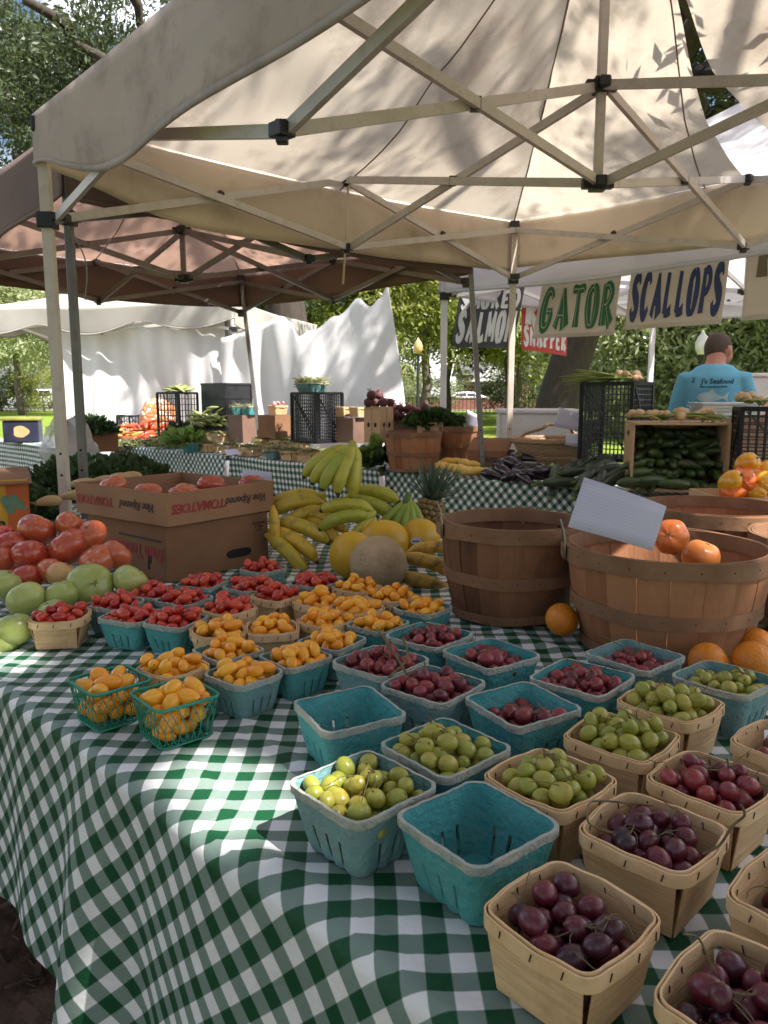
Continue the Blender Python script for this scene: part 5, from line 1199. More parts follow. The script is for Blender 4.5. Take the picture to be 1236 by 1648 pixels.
# solid carton stack behind the beans
def carton(label, p, L, W, H, rz, mat='card', open_top=True):
    t = thing('carton', label, 'carton', p, rz, 'cardboard cartons on the far table'); open_box(t, L, W, H, MT[mat], MT['cardin'], .005)
    if not open_top: b = MB(); b.box((0, 0, H-.003), (L-.011, W-.011, .004)); b.build('lid', MT[mat], t)
    return t
p, w, h = span(366, 418, 668, 712, 3.9); carton('dark carton holding up the turquoise tills of beans', p, w*.75, w*.6, h, A45, 'darkwood', False)
p2 = p+V(0, 0, h+.003)
till_of_beans('blue till on the dark carton by the solid crate', p2+V(-.05, .05, 0), .2, True, i=0); till_of_beans('blue till on the dark carton nearer the radishes', p2+V(.07, -.05, 0), .9, True, i=1)
p, w, h = span(414, 474, 668, 704, 3.85); carton('brown carton under the till of radishes', p, w*.75, w*.6, h, A45, 'card', False)
p2 = p+V(.02, 0, h+.003); till_of_beans('wooden till of radishes', p2, .75, fill=False, i=1, sc=1.15)
rm = MB(); rm.ball((0, 0, 0), .013, 10, 8); rm.tube([V(0, 0, -.012), V(.002, 0, -.03)], [.003, .0006], 5); rm = rm.build('radish', MT['radish'], smooth=True)
pile([rm], 'radish', 'small pinkish radish in the till on the brown carton', 'radish', 'radishes in the till', [(p2.x+random.Random(i).uniform(-.05, .05), p2.y+random.Random(i+9).uniform(-.05, .05), p2.z+.07+.012*(i % 3)) for i in range(14)], seed=5)
p, w, h = span(540, 590, 671, 712, 3.95); wood_crate('wooden_crate', 'dark red stained crate under two pale tills', p, w*.8, w*.55, h, A45, open_face='top', mat='darkwood')
till_of_beans('empty looking pale till on the dark red crate beside the mesh crate', p+V(-.05, .05, h), .8, fill=False, i=0); till_of_beans('pale till on the dark red crate beside the beets', p+V(.06, -.05, h), .8, fill=False, i=2)
p, w, h = span(585, 634, 655, 712, 3.72); wood_crate('wooden_crate', 'tall brown crate with two finger holes under the topmost beets', p, w*.74, w*.62, h, A45, open_face=None, mat='crate_wood', holes=True); beet_a = p+V(0, 0, h)
p, w, h = span(668, 720, 652, 692, 3.85); z0 = p.z; wood_crate('wooden_crate', 'pale box with two finger holes beside the beet leaves', (p.x, p.y, T2Z+.004+.12), w*.78, w*.5, h+.02, A45+.55, open_face='back', mat='crate_wood', holes=True); beet_b = V(p.x, p.y, T2Z+.124+h)
p, w, h = span(625, 690, 674, 712, 3.95); wood_crate('wooden_crate', 'dark crate with a white edge heaped with beets', p, w*.8, w*.5, h, A45, open_face='top', mat='darkwood'); beet_c = p+V(0, 0, h*.8)
bm_ = []
for i in range(2):
    b = MB(); b.ball((0, 0, 0), (.038, .038, .034), 16, 12, fn=lambda d: 1+.05*math.sin(3*math.atan2(d.y, d.x)+i)+.12*max(0, -d.z-.6)); b.tube([V(0, 0, -.034), V(.006, 0, -.07)], [.006, .001], 6)
    for q in range(4): a = q*1.6; b.tube([V(0, 0, .03), V(.008*math.cos(a), .008*math.sin(a), .042), V(.018*math.cos(a), .018*math.sin(a), .052)], .0028, 5, 1)
    bm_.append(b.build('beet', [MT['beet'], MT['beetstem']], smooth=True))
rr = random.Random(12)
sp = [(beet_a.x-.07+.05*(i % 4)+.02*(i//4), beet_a.y+.03*(i % 2)-.02, beet_a.z+.028+.05*(i//4)) for i in range(6)]+[(beet_c.x+rr.uniform(-.14, .14), beet_c.y+rr.uniform(-.06, .06), beet_c.z+.03+rr.uniform(0, .10)) for i in range(15)]
pile(bm_, 'beet', lambda i: 'dark earthy beet on top of the tall brown crate' if i < 6 else 'earthy red beet in the heap behind the small bushel', 'beet', None, sp, sc=.85, seed=3)
for i, o in enumerate([o for o in bpy.data.objects if o.name.split('.')[0] == 'beet' and 'label' in o]): o['group'] = 'beets on the tall crate' if 'top of' in o['label'] else 'beets in the dark crate'
leafy('beet_leaves', 'dark green and red beet tops spilling over the pale box', 'greens', beet_b+V(.02, .05, -.01), (.17, .10, .09), 'leafdark', 600, .055, 61)
strands('beet_stalks', 'wine red beet stalks lying between the beets and their leaves', 'beet stalks', beet_c+V(.10, -.03, .05), .22, .12, .06, 'beetstem', 70, .14, .003, 8, ang=-.4, kind='stuff')
c = t2(603, 3.55); leafy('leafy_greens', 'bright sunlit lettuce leaves beside the small bushel', 'greens', c+V(0, 0, .06), (.07, .06, .10), 'leaflight', 70, .075, 64)
leafy('leafy_greens', 'dark red leaved greens below the sunlit lettuce', 'greens', c+V(.06, -.04, .02), (.10, .07, .09), 'leafdark', 120, .08, 65)
# tills along the front of the far table
row = [(338, 3.60, 0), (372, 3.60, 0), (406, 3.60, 0), (444, 3.58, 1), (470, 3.58, 0), (500, 3.57, 0), (534, 3.57, 0)]
names = ['wooden till of beans first in the low row by the lettuce', 'wooden till of beans behind the little white card', 'wooden till of beans third in the low front row', 'turquoise till of beans in the low front row', 'wooden till of beans before the brown carton', 'wooden till of beans before the mesh crate', 'wooden till of beans nearest the hanging bananas']
for i, (px, n, pu) in enumerate(row): till_of_beans(names[i], t2(px, n), .75+.1*(i % 3), bool(pu), i=i, sc=1.25)
row2 = [(330, 3.80), (356, 3.80), (424, 3.80), (452, 3.80), (482, 3.78)]
names2 = ['wooden till raised behind the first low one, under the corn', 'wooden till raised under the corn husks by the solid crate', 'tilted wooden till of beans in the second row', 'wooden till of wilted beans under the radishes', 'wooden till of dry beans against the mesh crate']
for i, (px, n) in enumerate(row2): till_of_beans(names2[i], t2(px, n)+V(0, 0, .07 if i < 2 else .05), .8, False, i=i+1, sc=1.2)
strands('corn_husks', 'pile of pale green corn in husks on the tills', 'corn', t2(340, 3.85)+V(0, 0, .22), .30, .16, .15, 'husk', 46, .20, .017, 9, ang=-.7, kind='stuff')
strands('corn_cobs', 'corn lying on top of the black wire crate', 'corn', at(287, 629, t2(288, 3.75).y), .14, .08, .04, 'husk', 16, .17, .012, 10, ang=.3, kind='stuff')
p = at(502, 632, t2(510, 3.85).y); till_of_beans('turquoise till on top of the mesh crate', p, .78, True, i=2, sc=1.7, content='spiky heap of long beans')
# greens at the far end
p = t2(308, 3.5); pulps[1].place('dark turquoise till overflowing with lettuce', p, .3, group='tills on the far table', scale=(1.4, 1.4, 1.1))
leafy('leafy_greens', 'pale lettuce overflowing the turquoise till', 'greens', p+V(-.05, 0, .05), (.16, .12, .11), 'leaflight', 150, .08, 66)
strands('celery', 'bundle of celery lying before the black wire crate', 'celery', t2(278, 3.6)+V(0, 0, .03), .26, .14, .10, 'husk', 60, .24, .007, 11, ang=.8, kind='stuff')
leafy('leafy_greens', 'dark bunch of kale inside the black wire crate foot', 'greens', t2(302, 3.8)+V(0, 0, .05), (.16, .12, .13), 'leafdark', 150, .09, 67)
strands('asparagus', 'flat bundles of greens before the orange peppers', 'greens', t2(230, 3.55)+V(0, 0, .01), .5, .14, .06, 'bean', 120, .22, .006, 12, ang=-.75, kind='stuff')
cm = veg('carrot', 'carrot', .16, .016, .05, 'greenstem', seed=3); rp_ = veg('red_pepper', 'redpepper', .15, .02, .25, 'greenstem', seed=4)
rr = random.Random(4); c = t2(186, 3.75)
pile([cm], 'carrot', 'orange carrot in the heap beside the low black crate', 'carrot', 'carrots in the heap', [(c.x+rr.uniform(-.24, .24), c.y+rr.uniform(-.18, .18), T2Z+.02+rr.uniform(0, .13)) for i in range(26)], 1.15, 6)
c = t2(245, 3.8)
pile([rp_], 'red_pepper', 'long red pepper in the heap against the black wire crate', 'pepper', 'long red peppers in the heap', [(c.x+rr.uniform(-.22, .22), c.y+rr.uniform(-.16, .16), T2Z+.03+rr.uniform(0, .20)) for i in range(26)], 1.2, 7)
def sack(label, c, rad, mat, seed):
    b = MB(); r_ = random.Random(seed); ph = [r_.uniform(0, 6) for _ in range(4)]
    b.ball((0, 0, rad[2]), rad, 28, 18, fn=lambda d: 1+.06*math.sin(5*math.atan2(d.y, d.x)+ph[0]+2*d.z)+.05*math.sin(9*d.x+ph[1])*math.cos(8*d.z+ph[2]))
    o = b.build('net_sack', MT[mat], smooth=True); o.location = c; return tag(o, label, 'sack', 'net sacks behind the far table')
sack('orange net sack slumped at the end of the far table', t2(170, 4.25)+V(0, 0, .02), (.17, .15, .20), 'net', 1); sack('orange net sack leaning behind the black wire crate', t2(256, 4.2)+V(0, 0, .02), (.20, .15, .21), 'net', 2)
b = MB(); 
for i in range(4): b.ball((rr.uniform(-.12, .12), rr.uniform(-.05, .05), rr.uniform(0, .05)), (.055, .055, .05), 14, 10)
# ------------------------------------------------------------------ the corner nearest the main tent leg, left side
p = at(145, 722, 6.6); tq = carton('brown carton of dark greens at the end of the far table', (p.x, p.y, T2Z+.01), .42, .30, .16, .5, 'card'); leafy('leafy_greens', 'mound of dark parsley in the brown carton', 'greens', (p.x, p.y, T2Z+.15), (.24, .18, .15), 'leafdark', 1800, .036, 70)
p = at(110, 790, 3.6); leafy('leafy_greens', 'wide mound of dark kale behind the cream tent leg', 'greens', (p.x, p.y+.25, TZ-.02), (.36, .30, .20), 'leafdark', 2600, .036, 71)
p = at(60, 800, 3.0); leafy('leafy_greens', 'loose dark greens behind the yellow printed carton', 'greens', (p.x-.12, p.y, TZ-.02), (.22, .16, .17), 'leafdark', 1300, .034, 72)
p = at(190, 770, 4.6); leafy('leafy_greens', 'dark greens spread behind the tan squash', 'greens', (p.x, p.y, TZ), (.30, .26, .12), 'leafdark', 1700, .034, 73)
cz = at(105, 790, 3.8); b = MB(); b.box((0, 0, 0), (1.9, .9, .03)); o = b.build('board', MT['darkwood']); o.location = (-1.75, 4.25, TZ-.06); o.rotation_euler = (0, 0, A45); tag(o, 'dark board laid across trestles under the kale mounds', 'board')
for i in range(2):
    b = MB()
    for q in (-.35, .35):
        b.bar((q*.6, -.25, 0), (q*.4, -.1, TZ-.08), .03); b.bar((q*.6, .25, 0), (q*.4, .1, TZ-.08), .03)
    b.bar((-.35, 0, TZ-.10), (.35, 0, TZ-.10), .035); o = b.build('trestle', MT['darkwood']); o.location = (-1.75+(-.5 if i else .5)*.7, 4.25+(.5 if i else -.5)*.7, 0); o.rotation_euler = (0, 0, A45+PI/2); tag(o, 'plain trestle holding the dark board, '+('farther from' if i else 'nearer to')+' the cream tent leg', 'trestle')
sqm = veg('tan_squash', 'tansquash', .17, .032, .12, 'greenstem', neck=.6, seed=6)
pile([sqm], 'tan_squash', lambda i: ['tan squash lowest beside the cream tent leg', 'tan squash touching the carton edge', 'small tan squash between two others', 'tan squash lying crosswise above', 'tan squash farthest behind the tray', 'pale tan squash end behind the tray', 'tan squash half hidden by the tray'][i], 'squash', 'tan squashes behind the tray', [(*at(px, py, Y), a, 0) for px, py, Y, a in ((78, 806, 2.75, .9), (120, 797, 2.80, .3), (138, 789, 2.85, .2), (135, 778, 2.95, .1), (168, 772, 3.05, .3), (192, 768, 3.1, 0), (208, 766, 3.15, .4))], .62, 3)
tn = thing('printed_carton', 'yellow and orange carton printed with green broccoli', 'carton', (*at(-6, 838, 2.62).xy, TZ+.004), R(27))
for nm, c_, sz, m_ in (('front_panel', (-.02, -.13, .11), (.24, .004, .21), 'cartonyellow'), ('end_panel', (.102, 0, .11), (.004, .256, .21), 'cartonorange'), ('back_panel', (-.02, .13, .11), (.24, .004, .21), 'cartonyellow'), ('end_panel', (-.142, 0, .11), (.004, .256, .21), 'cartonorange'), ('lid_flap', (-.02, -.02, .219), (.27, .29, .004), 'card')):
    b = MB(); b.box(c_, sz, Euler((.10, 0, 0)) if nm == 'lid_flap' else None); b.build(nm, MT[m_], tn, bevel=.001)
b = MB(); b.box((.068, -.1326, .11), (.066, .001, .20)); b.build('orange_print', MT['cartonorange'], tn)
b = MB(); r_ = random.Random(3)
for x, z, q in ((.040, .135, .017), (.055, .15, .016), (.07, .135, .015), (.045, .115, .014), (.03, .15, .014)): b.add([(x+q*math.cos(a), -.1338-z*.001, z+q*math.sin(a)) for a in [2*PI*i/14 for i in range(14)]], [tuple(range(14))])
b.box((.078, -.1334, .122), (.034, .0006, .012), Euler((0, .2, 0))); b.build('broccoli_print', MT['printgreen'], tn)
text_mesh('B', .05, MT['darkink'], tn, rot=(PI/2, 0, 0), loc=(.015, -.1335, .06), bold=.002)
b = MB(); r_ = random.Random(5)
for k in range(9):
    o = copy_mesh(CH['red'][k % 3]); o.name = 'red_cherry_tomato'; o.location = at(4+3.2*(k % 4), 851+3*(k//4), 2.35-.02*k); o.rotation_euler = (1.5, k, k*2); o.scale = (1.2,)*3; tag(o, 'red cherry tomato in front of the yellow printed carton', 'tomato', 'cherry tomatoes before the yellow carton')
bb = at(112, 728, 4.3); b = MB(); r_ = random.Random(9); ph = [r_.uniform(0, 6) for _ in range(6)]
b.ball((0, 0, .14), (.15, .12, .17), 44, 30, fn=lambda d: 1+.10*math.sin(6*math.atan2(d.y, d.x)+ph[0]+3*d.z)*(.4+abs(d.z))+.11*abs(math.sin(9*d.x+ph[1]+4*d.y))*math.sin(8*d.z+ph[2])+.09*abs(math.sin(13*d.y+ph[3]+9*d.z))-.05)
o = b.build('plastic_bag', MT['bagplastic'], smooth=True); o.location = (bb.x, bb.y, TZ+.03); tag(o, 'crumpled clear plastic bag hanging behind the cream tent leg', 'bag')
bb = at(38, 706, 8.0); tb = thing('storage_bin', 'navy bin with a yellow lid and a pale printed badge on the distant gingham table', 'bin', (bb.x, bb.y, T2Z+.004), .25)
b = MB(); b.box((0, 0, .11), (.34, .24, .22)); b.build('bin_body', MT['navyplastic'], tb, bevel=.01)
b = MB(); b.box((0, 0, .235), (.37, .27, .026)); b.box((0, 0, .25), (.33, .23, .012)); b.build('lid', MT['yellowlid'], tb, bevel=.006)
b = MB(); n = 20; b.add([(.075*math.cos(a)*(1+.15*math.cos(3*a)), -.1222, .11+.06*math.sin(a)) for a in [2*PI*i/n for i in range(n)]], [tuple(range(n))]); b.build('badge', MT['tansquash'], tb)
b = MB(); b.bar((.05, .02, .2), (.03, .0, .47), .008); b.build('handle', MT['blackiron'], tb)
# ------------------------------------------------------------------ squash, eggplants, zucchini, cucumbers, peppers
sq = [veg('yellow_squash', 'squash', .14, .026, .2, 'greenstem', neck=.5, seed=i) for i in range(2)]
pile(sq, 'yellow_squash', 'yellow crookneck squash in the row before the small bushels', 'squash', 'yellow squashes in the row', [(*at(px, py, t2(px, n).y), a, .1) for px, py, n, a in ((712, 749, 3.62, 2.4), (728, 752, 3.6, 2.6), (742, 754, 3.58, 2.2), (757, 757, 3.57, 2.5), (770, 757, 3.57, 2.7), (748, 744, 3.7, 2.1), (762, 747, 3.68, 2.3), (722, 742, 3.7, 2.6), (735, 742, 3.72, 2.5))], 1.0, 21)
ep = [veg('eggplant', 'eggplant', .19, .034, .12, 'greenstem', neck=.55, seed=i) for i in range(2)]
rr = random.Random(33)
pile(ep, 'eggplant', 'shiny black eggplant in the heap before the wicker basket', 'eggplant', 'eggplants in the heap', [(*at(px, py, t2(px, n).y), rr.uniform(1.6, 3.6), rr.gauss(0, .2)) for px, py, n in ((796, 765, 3.58), (812, 758, 3.62), (828, 764, 3.56), (844, 768, 3.55), (862, 764, 3.58), (820, 746, 3.7), (836, 750, 3.68), (852, 752, 3.66), (870, 752, 3.68), (828, 736, 3.78), (846, 738, 3.8), (884, 760, 3.62))], 1.0, 22)
zc_ = [veg('zucchini', 'zucchini', .24, .027, .06, 'greenstem', seed=i) for i in range(2)]
pile(zc_, 'zucchini', 'dark zucchini in the heap at the foot of the tall black crate', 'zucchini', 'zucchini in the heap', [(*at(px, py, t2(px, n).y), rr.uniform(.3, 1.3), rr.gauss(-.25, .25)) for px, py, n in ((892, 772, 3.52), (912, 766, 3.55), (932, 758, 3.6), (950, 764, 3.55), (968, 770, 3.52), (985, 774, 3.5), (925, 748, 3.7), (945, 742, 3.75), (962, 748, 3.7), (980, 755, 3.65), (905, 776, 3.48), (940, 777, 3.46), (958, 778, 3.46), (985, 740, 3.8), (1000, 760, 3.62))], 1.0, 23)
wb, w, h = span(828, 948, 694, 748, 4.0); tw = thing('wicker_basket', 'shallow round wicker basket behind the eggplants', 'basket', wb, .2)
b = MB(); rt_, rb_ = w/2*1.05, w/2*.72
for j in range(15):
    f = j/14; r0 = rb_+(rt_-rb_)*f; b.tube([V((r0+.004*math.cos(i*PI+j*PI))*math.cos(2*PI*i/44), (r0+.004*math.cos(i*PI+j*PI))*math.sin(2*PI*i/44), .006+h*.72*f) for i in range(45)], .0062, 5, caps=False)
b.build('woven_side', MT['wicker'], tw, smooth=True)
b = MB()
for ph in (0, 2.1, 4.2): b.tube([V((rt_+.006)*math.cos(2*PI*i/90)+0, (rt_+.006)*math.sin(2*PI*i/90), h*.75+.010*math.sin(22*2*PI*i/90+ph)) for i in range(91)], .008, 6, caps=False)
b.build('rim', MT['wicker'], tw, smooth=True)
b = MB(); b.lathe([(.001, .004), (rb_, .004), (rb_, .012), (.001, .012)], 28, caps=(False, False)); b.build('base', MT['wicker'], tw)
b = MB(); b.tube([V(-rt_*.9+2*rt_*.9*i/16, .05*math.sin(i), h*.75+.09*math.sin(PI*i/16)) for i in range(17)], .011, 6); b.build('handle', MT['wicker'], tw, smooth=True)
p, w, h = span(748, 832, 724, 750, 3.85); fb = carton('flattish brown carton stamped in dark letters beside the eggplants', p, w*.78, w*.55, h, A45+.35, 'card', True)
b = MB(); b.box((0, -.02, h+.035), (w*.8, .15, .005), Euler((.5, 0, 0))); b.build('lid_flap', MT['card'], fb); text_mesh('FRESH', .042, MT['darkink'], fb, bold=.0015, rot=(PI/2, 0, 0), loc=(.03, -w*.275-.0015, h*.45))
p, w, h = span(1010, 1168, 680, 791, 3.56); CCW, CCD, CCH = w*.93, .30, h
ccr = wood_crate('wooden_crate', 'wide wooden crate tipped on its side and full of cucumbers', p+V(.02, .12, 0), CCW, CCD, CCH, R(-10), open_face='front', th=.011)
b = MB(); b.box((CCW/2-.0055, -CCD/2-.012, CCH/2), (.011, .02, CCH)); b.box((CCW/2+.004, -.02, CCH*.3), (.004, .2, .05)); b.box((CCW/2+.004, -.02, CCH*.75), (.004, .2, .05)); b.build('corner_post', MT['crate_wood'], ccr)
ck = [veg('cucumber', 'cuke', .15, .022, .10, None, seed=i, rough=.02) for i in range(3)]
rr = random.Random(41); spots = []
M4 = Matrix.Translation(p+V(.02, .12, 0)) @ Matrix.Rotation(R(-10), 4, 'Z')
for j in range(6):
    for i in range(8):
        z = .035+j*.047+rr.uniform(-.008, .008); x = -CCW/2+.05+i*(CCW-.10)/7+rr.uniform(-.02, .02)
        if z > CCH*.86: continue
        y = -CCD/2+.035+.030*j+rr.uniform(-.015, .015); q = M4 @ V(x, y, z); spots.append((q.x, q.y, q.z, rr.choice((rr.gauss(0, .5), rr.gauss(1.57, .4))), rr.gauss(0, .25)))
pile(ck, 'cucumber', 'green cucumber piled inside the tipped wooden crate', 'cucumber', 'cucumbers inside the crate', spots, 1.0, 24)
pile(ck, 'cucumber', lambda i: ['cucumber lying before the crate, nearest the ruled card', 'cucumber lying on the front edge of the crate', 'stubby cucumber rolled out of the crate'][i], 'cucumber', 'cucumbers out of the crate', [(*at(px, py, t2(px, 3.40).y), a, 0) for px, py, a in ((1022, 776, -.1), (1085, 778, -.15), (1052, 772, .3))], 1.05, 25)
b = MB()
def onion_bunch(label, c, n, mat_leaf, seed, L, ang, spread):
    r_ = random.Random(seed); t = thing('onion_bunch', label, 'onions', c, ang, 'bunches of onions')
    for i in range(n):
        b = MB(); q = r_.uniform(.7, 1.15); x, y = r_.uniform(-spread[0], spread[0]), r_.uniform(-spread[1], spread[1]); z = .02+r_.uniform(0, .03)
        b.ball((x, y, z), (.022*q, .02*q, .019*q), 14, 10, fn=lambda d: 1+.25*max(0, d.x-.7)); b.tube([V(x-.02*q, y, z), V(x-.035*q, y+r_.uniform(-.01, .01), z-.008)], [.004, .001], 5); b.build('bulb', MT['onion'], t, smooth=True)
    b = MB()
    for i in range(26):
        x, y = r_.uniform(-spread[0], spread[0]), r_.uniform(-spread[1], spread[1]); d = V(1, r_.gauss(0, .12), r_.gauss(.05, .08)); b.tube([V(x, y, .025), V(x, y, .03)+d*L*.5, V(x, y, .03+r_.gauss(0, .012))+d*L+V(0, 0, -.02)], [.005, .0045, .0015], 5)
    b.build('leaves', MT[mat_leaf], t, smooth=True); return t
top = p+V(.02, .12, CCH+.003)
onion_bunch('pale onions and yellowing leaves along the top of the cucumber crate', top+V(-.10, -.04, 0), 16, 'scallion', 3, .18, -.15, (.13, .05)); onion_bunch('second bunch of onions on the cucumber crate beside the garlic', top+V(.10, -.05, 0), 9, 'scallion', 4, .10, .1, (.07, .05))
pc4, w4, h4 = span(925, 1052, 616, 740, 3.95); onion_bunch('long green onions lying on the tall black crate, bulbs at the far end', at(1010, 616, pc4.y), 7, 'scallion', 5, .32, PI+.0, (.05, .06))
pc5, w5, h5 = span(1166, 1300, 655, 768, 3.72); onion_bunch('white garlic bulbs on the black crate behind the bell peppers', at(1212, 654, pc5.y), 9, 'scallion', 6, .08, .4, (.07, .06))
def pepper_mesh(mat, seed):
    b = MB(); rr_ = random.Random(seed); ph = rr_.uniform(0, 6)
    b.ball((0, 0, 0), (.042, .042, .048), 28, 20, fn=lambda d: .96+.075*abs(math.cos(2*math.atan2(d.y, d.x)+ph))*(1-abs(d.z)*.4)-.45*max(0, d.z-.72)-.10*max(0, -d.z-.75)+.05*math.sin(d.x*3+ph))
    b.tube([V(0, 0, .030), V(.002, 0, .040), V(.006, 0, .050)], [.009, .0045, .004], 7, 1); return b.build('bell_pepper', [mat, MT['greenstem']], smooth=True)
pm = {'y': pepper_mesh(MT['pepperyellow'], 1), 'o': pepper_mesh(MT['pepperorange'], 2)}
PL = [(1196, 772, 'o', 'orange pepper deep in the heap between two yellow ones'), (1218, 803, 'o', 'orange pepper at the bottom of the heap'), (1178, 776, 'y', 'flat yellow pepper at the outer end of the heap'), (1180, 790, 'o', 'orange pepper under the flat yellow one'), (1210, 789, 'y', 'big yellow pepper in front of the heap'), (1205, 757, 'o', 'large orange pepper in the middle of the heap'), (1203, 747, 'y', 'golden pepper behind the large orange one'), (1232, 760, 'y', 'yellow pepper at the picture edge, upper row'), (1234, 792, 'y', 'yellow pepper at the picture edge, lower row'), (1228, 775, 'y', 'yellow pepper wedged between the others')]
for i, (px, py, k, lab) in enumerate(PL):
    o = copy_mesh(pm[k]); o.name = 'bell_pepper'; o.location = at(px, py, 2.95+.10*(py < 765)); o.rotation_euler = ((-1.3, 1.5, -.9, 2.2)[i % 4], .5*math.cos(i*2), i*1.7); q = 1.08 if k == 'y' else 1.12; o.scale = (q*1.0, q*.95, q*1.1); tag(o, lab, 'pepper', 'bell peppers in the heap')
pt = at(1215, 806, 2.98); b = MB(); b.box((0, 0, 0), (.44, .30, .012)); b.box((0, -.146, .03), (.44, .008, .05)); b.box((0, .146, .03), (.44, .008, .05)); b.box((-.216, 0, .03), (.008, .283, .05)); b.box((.216, 0, .03), (.008, .283, .05)); o = b.build('tray', MT['crate_wood']); o.location = pt+V(.04, .05, -.03); tag(o, 'low wooden tray under the bell peppers', 'tray')
b = MB(); b.box((0, 0, (pt.z-.05)/2), (.4, .28, pt.z-.06)); o = b.build('upturned_crate', MT['darkwood'], bevel=.01); o.location = (pt.x+.04, pt.y+.05, .0); tag(o, 'upturned dark crate carrying the tray of bell peppers', 'crate')
# ================================================================== the seafood stall
# hand-drawn banner letters: strokes (x, y, half-width) in a unit cell
def stroke(b, pts, mi=0, M_=None, ox=0, sx=1, m=7):
    P = [V(p[0], p[1], p[2]) for p in pts]; out = []
    for i in range(len(P)-1):
        p0, p1, p2, p3 = P[max(i-1, 0)], P[i], P[i+1], P[min(i+2, len(P)-1)]
        for j in range(m):
            t = j/m; out.append(.5*((2*p1)+(p2-p0)*t+(2*p0-5*p1+4*p2-p3)*t*t+(3*p1-p0-3*p2+p3)*t*t*t))
    out.append(P[-1]); vs = []
    for i, p in enumerate(out):
        d = out[min(i+1, len(out)-1)]-out[max(i-1, 0)]; d = V(d.x, d.y, 0).normalized(); nn = V(-d.y, d.x, 0)*p.z
        for q in (V(p.x, p.y, 0)+nn, V(p.x, p.y, 0)-nn): vs.append(V(ox+q.x*sx, 0, q.y))
    b.add(vs, [(2*i, 2*i+1, 2*i+3, 2*i+2) for i in range(len(out)-1)], mi, M_)
T, B_ = .045, .105
LET = {
 'S': [[(.86, .80, .05), (.80, .95, .06), (.52, .96, .09), (.26, .78, .12), (.48, .55, .13), (.74, .32, .14), (.58, .07, .10), (.26, .05, .07), (.14, .24, .07)]],
 'C': [[(.86, .78, .06), (.74, .95, .06), (.44, .92, .10), (.24, .55, .15), (.34, .14, .13), (.60, .04, .08), (.86, .22, .05)]],
 'A': [[(.52, 1.0, .06), (.36, .5, .07), (.18, 0, .10)], [(.52, 1.0, .07), (.66, .5, .12), (.84, 0, .17)], [(.3, .33, .045), (.7, .33, .045)]],
 'L': [[(.34, 1.0, .10), (.32, .5, .11), (.34, .05, .12)], [(.3, .06, .06), (.6, .06, .07), (.88, .14, .09)]],
 'O': [[(.5, .97, .05), (.24, .80, .11), (.20, .45, .14), (.32, .12, .11), (.5, .03, .05), (.70, .14, .11), (.80, .5, .14), (.72, .84, .11), (.5, .97, .05)]],
 'P': [[(.30, 1.0, .10), (.29, .5, .11), (.30, 0, .14)], [(.3, .95, .05), (.62, .94, .07), (.80, .74, .11), (.62, .50, .07), (.34, .47, .05)]],
 'G': [[(.86, .80, .06), (.72, .96, .06), (.42, .92, .10), (.22, .52, .15), (.34, .10, .12), (.62, .04, .08), (.80, .24, .09), (.80, .44, .09)], [(.52, .46, .05), (.9, .46, .05)]],
 'T': [[(.5, .95, .09), (.5, .5, .09), (.5, 0, .13)], [(.08, .88, .04), (.18, .96, .07), (.5, .95, .06), (.84, .96, .07), (.94, .88, .04)]],
 'R': [[(.28, 1.0, .10), (.27, .5, .11), (.27, 0, .15)], [(.3, .95, .05), (.60, .94, .07), (.78, .75, .10), (.58, .53, .07), (.34, .50, .05)], [(.5, .5, .06), (.66, .25, .10), (.84, 0, .14)]],
 'N': [[(.2, 1.0, .09), (.2, 0, .10)], [(.2, 1.0, .09), (.5, .5, .10), (.8, 0, .09)], [(.8, 1.0, .09), (.8, 0, .09)]],
 'E': [[(.28, 1.0, .11), (.28, 0, .11)], [(.28, .93, .07), (.84, .93, .07)], [(.28, .5, .06), (.72, .5, .06)], [(.28, .07, .07), (.86, .07, .07)]],
 'M': [[(.14, 0, .08), (.18, 1.0, .08)], [(.18, 1.0, .08), (.5, .2, .08)], [(.5, .2, .08), (.82, 1.0, .08)], [(.82, 1.0, .08), (.88, 0, .09)]],
 'K': [[(.26, 1.0, .10), (.26, 0, .10)], [(.84, 1.0, .09), (.34, .48, .08)], [(.42, .55, .08), (.86, 0, .10)]],
 'D': [[(.26, 1.0, .10), (.26, 0, .10)], [(.26, .94, .07), (.62, .90, .09), (.80, .5, .11), (.62, .10, .09), (.26, .06, .07)]],
 'F': [[(.30, 1.0, .09), (.30, .5, .09), (.30, 0, .12)], [(.3, .93, .06), (.88, .93, .07)], [(.3, .52, .05), (.7, .52, .06)]],
}
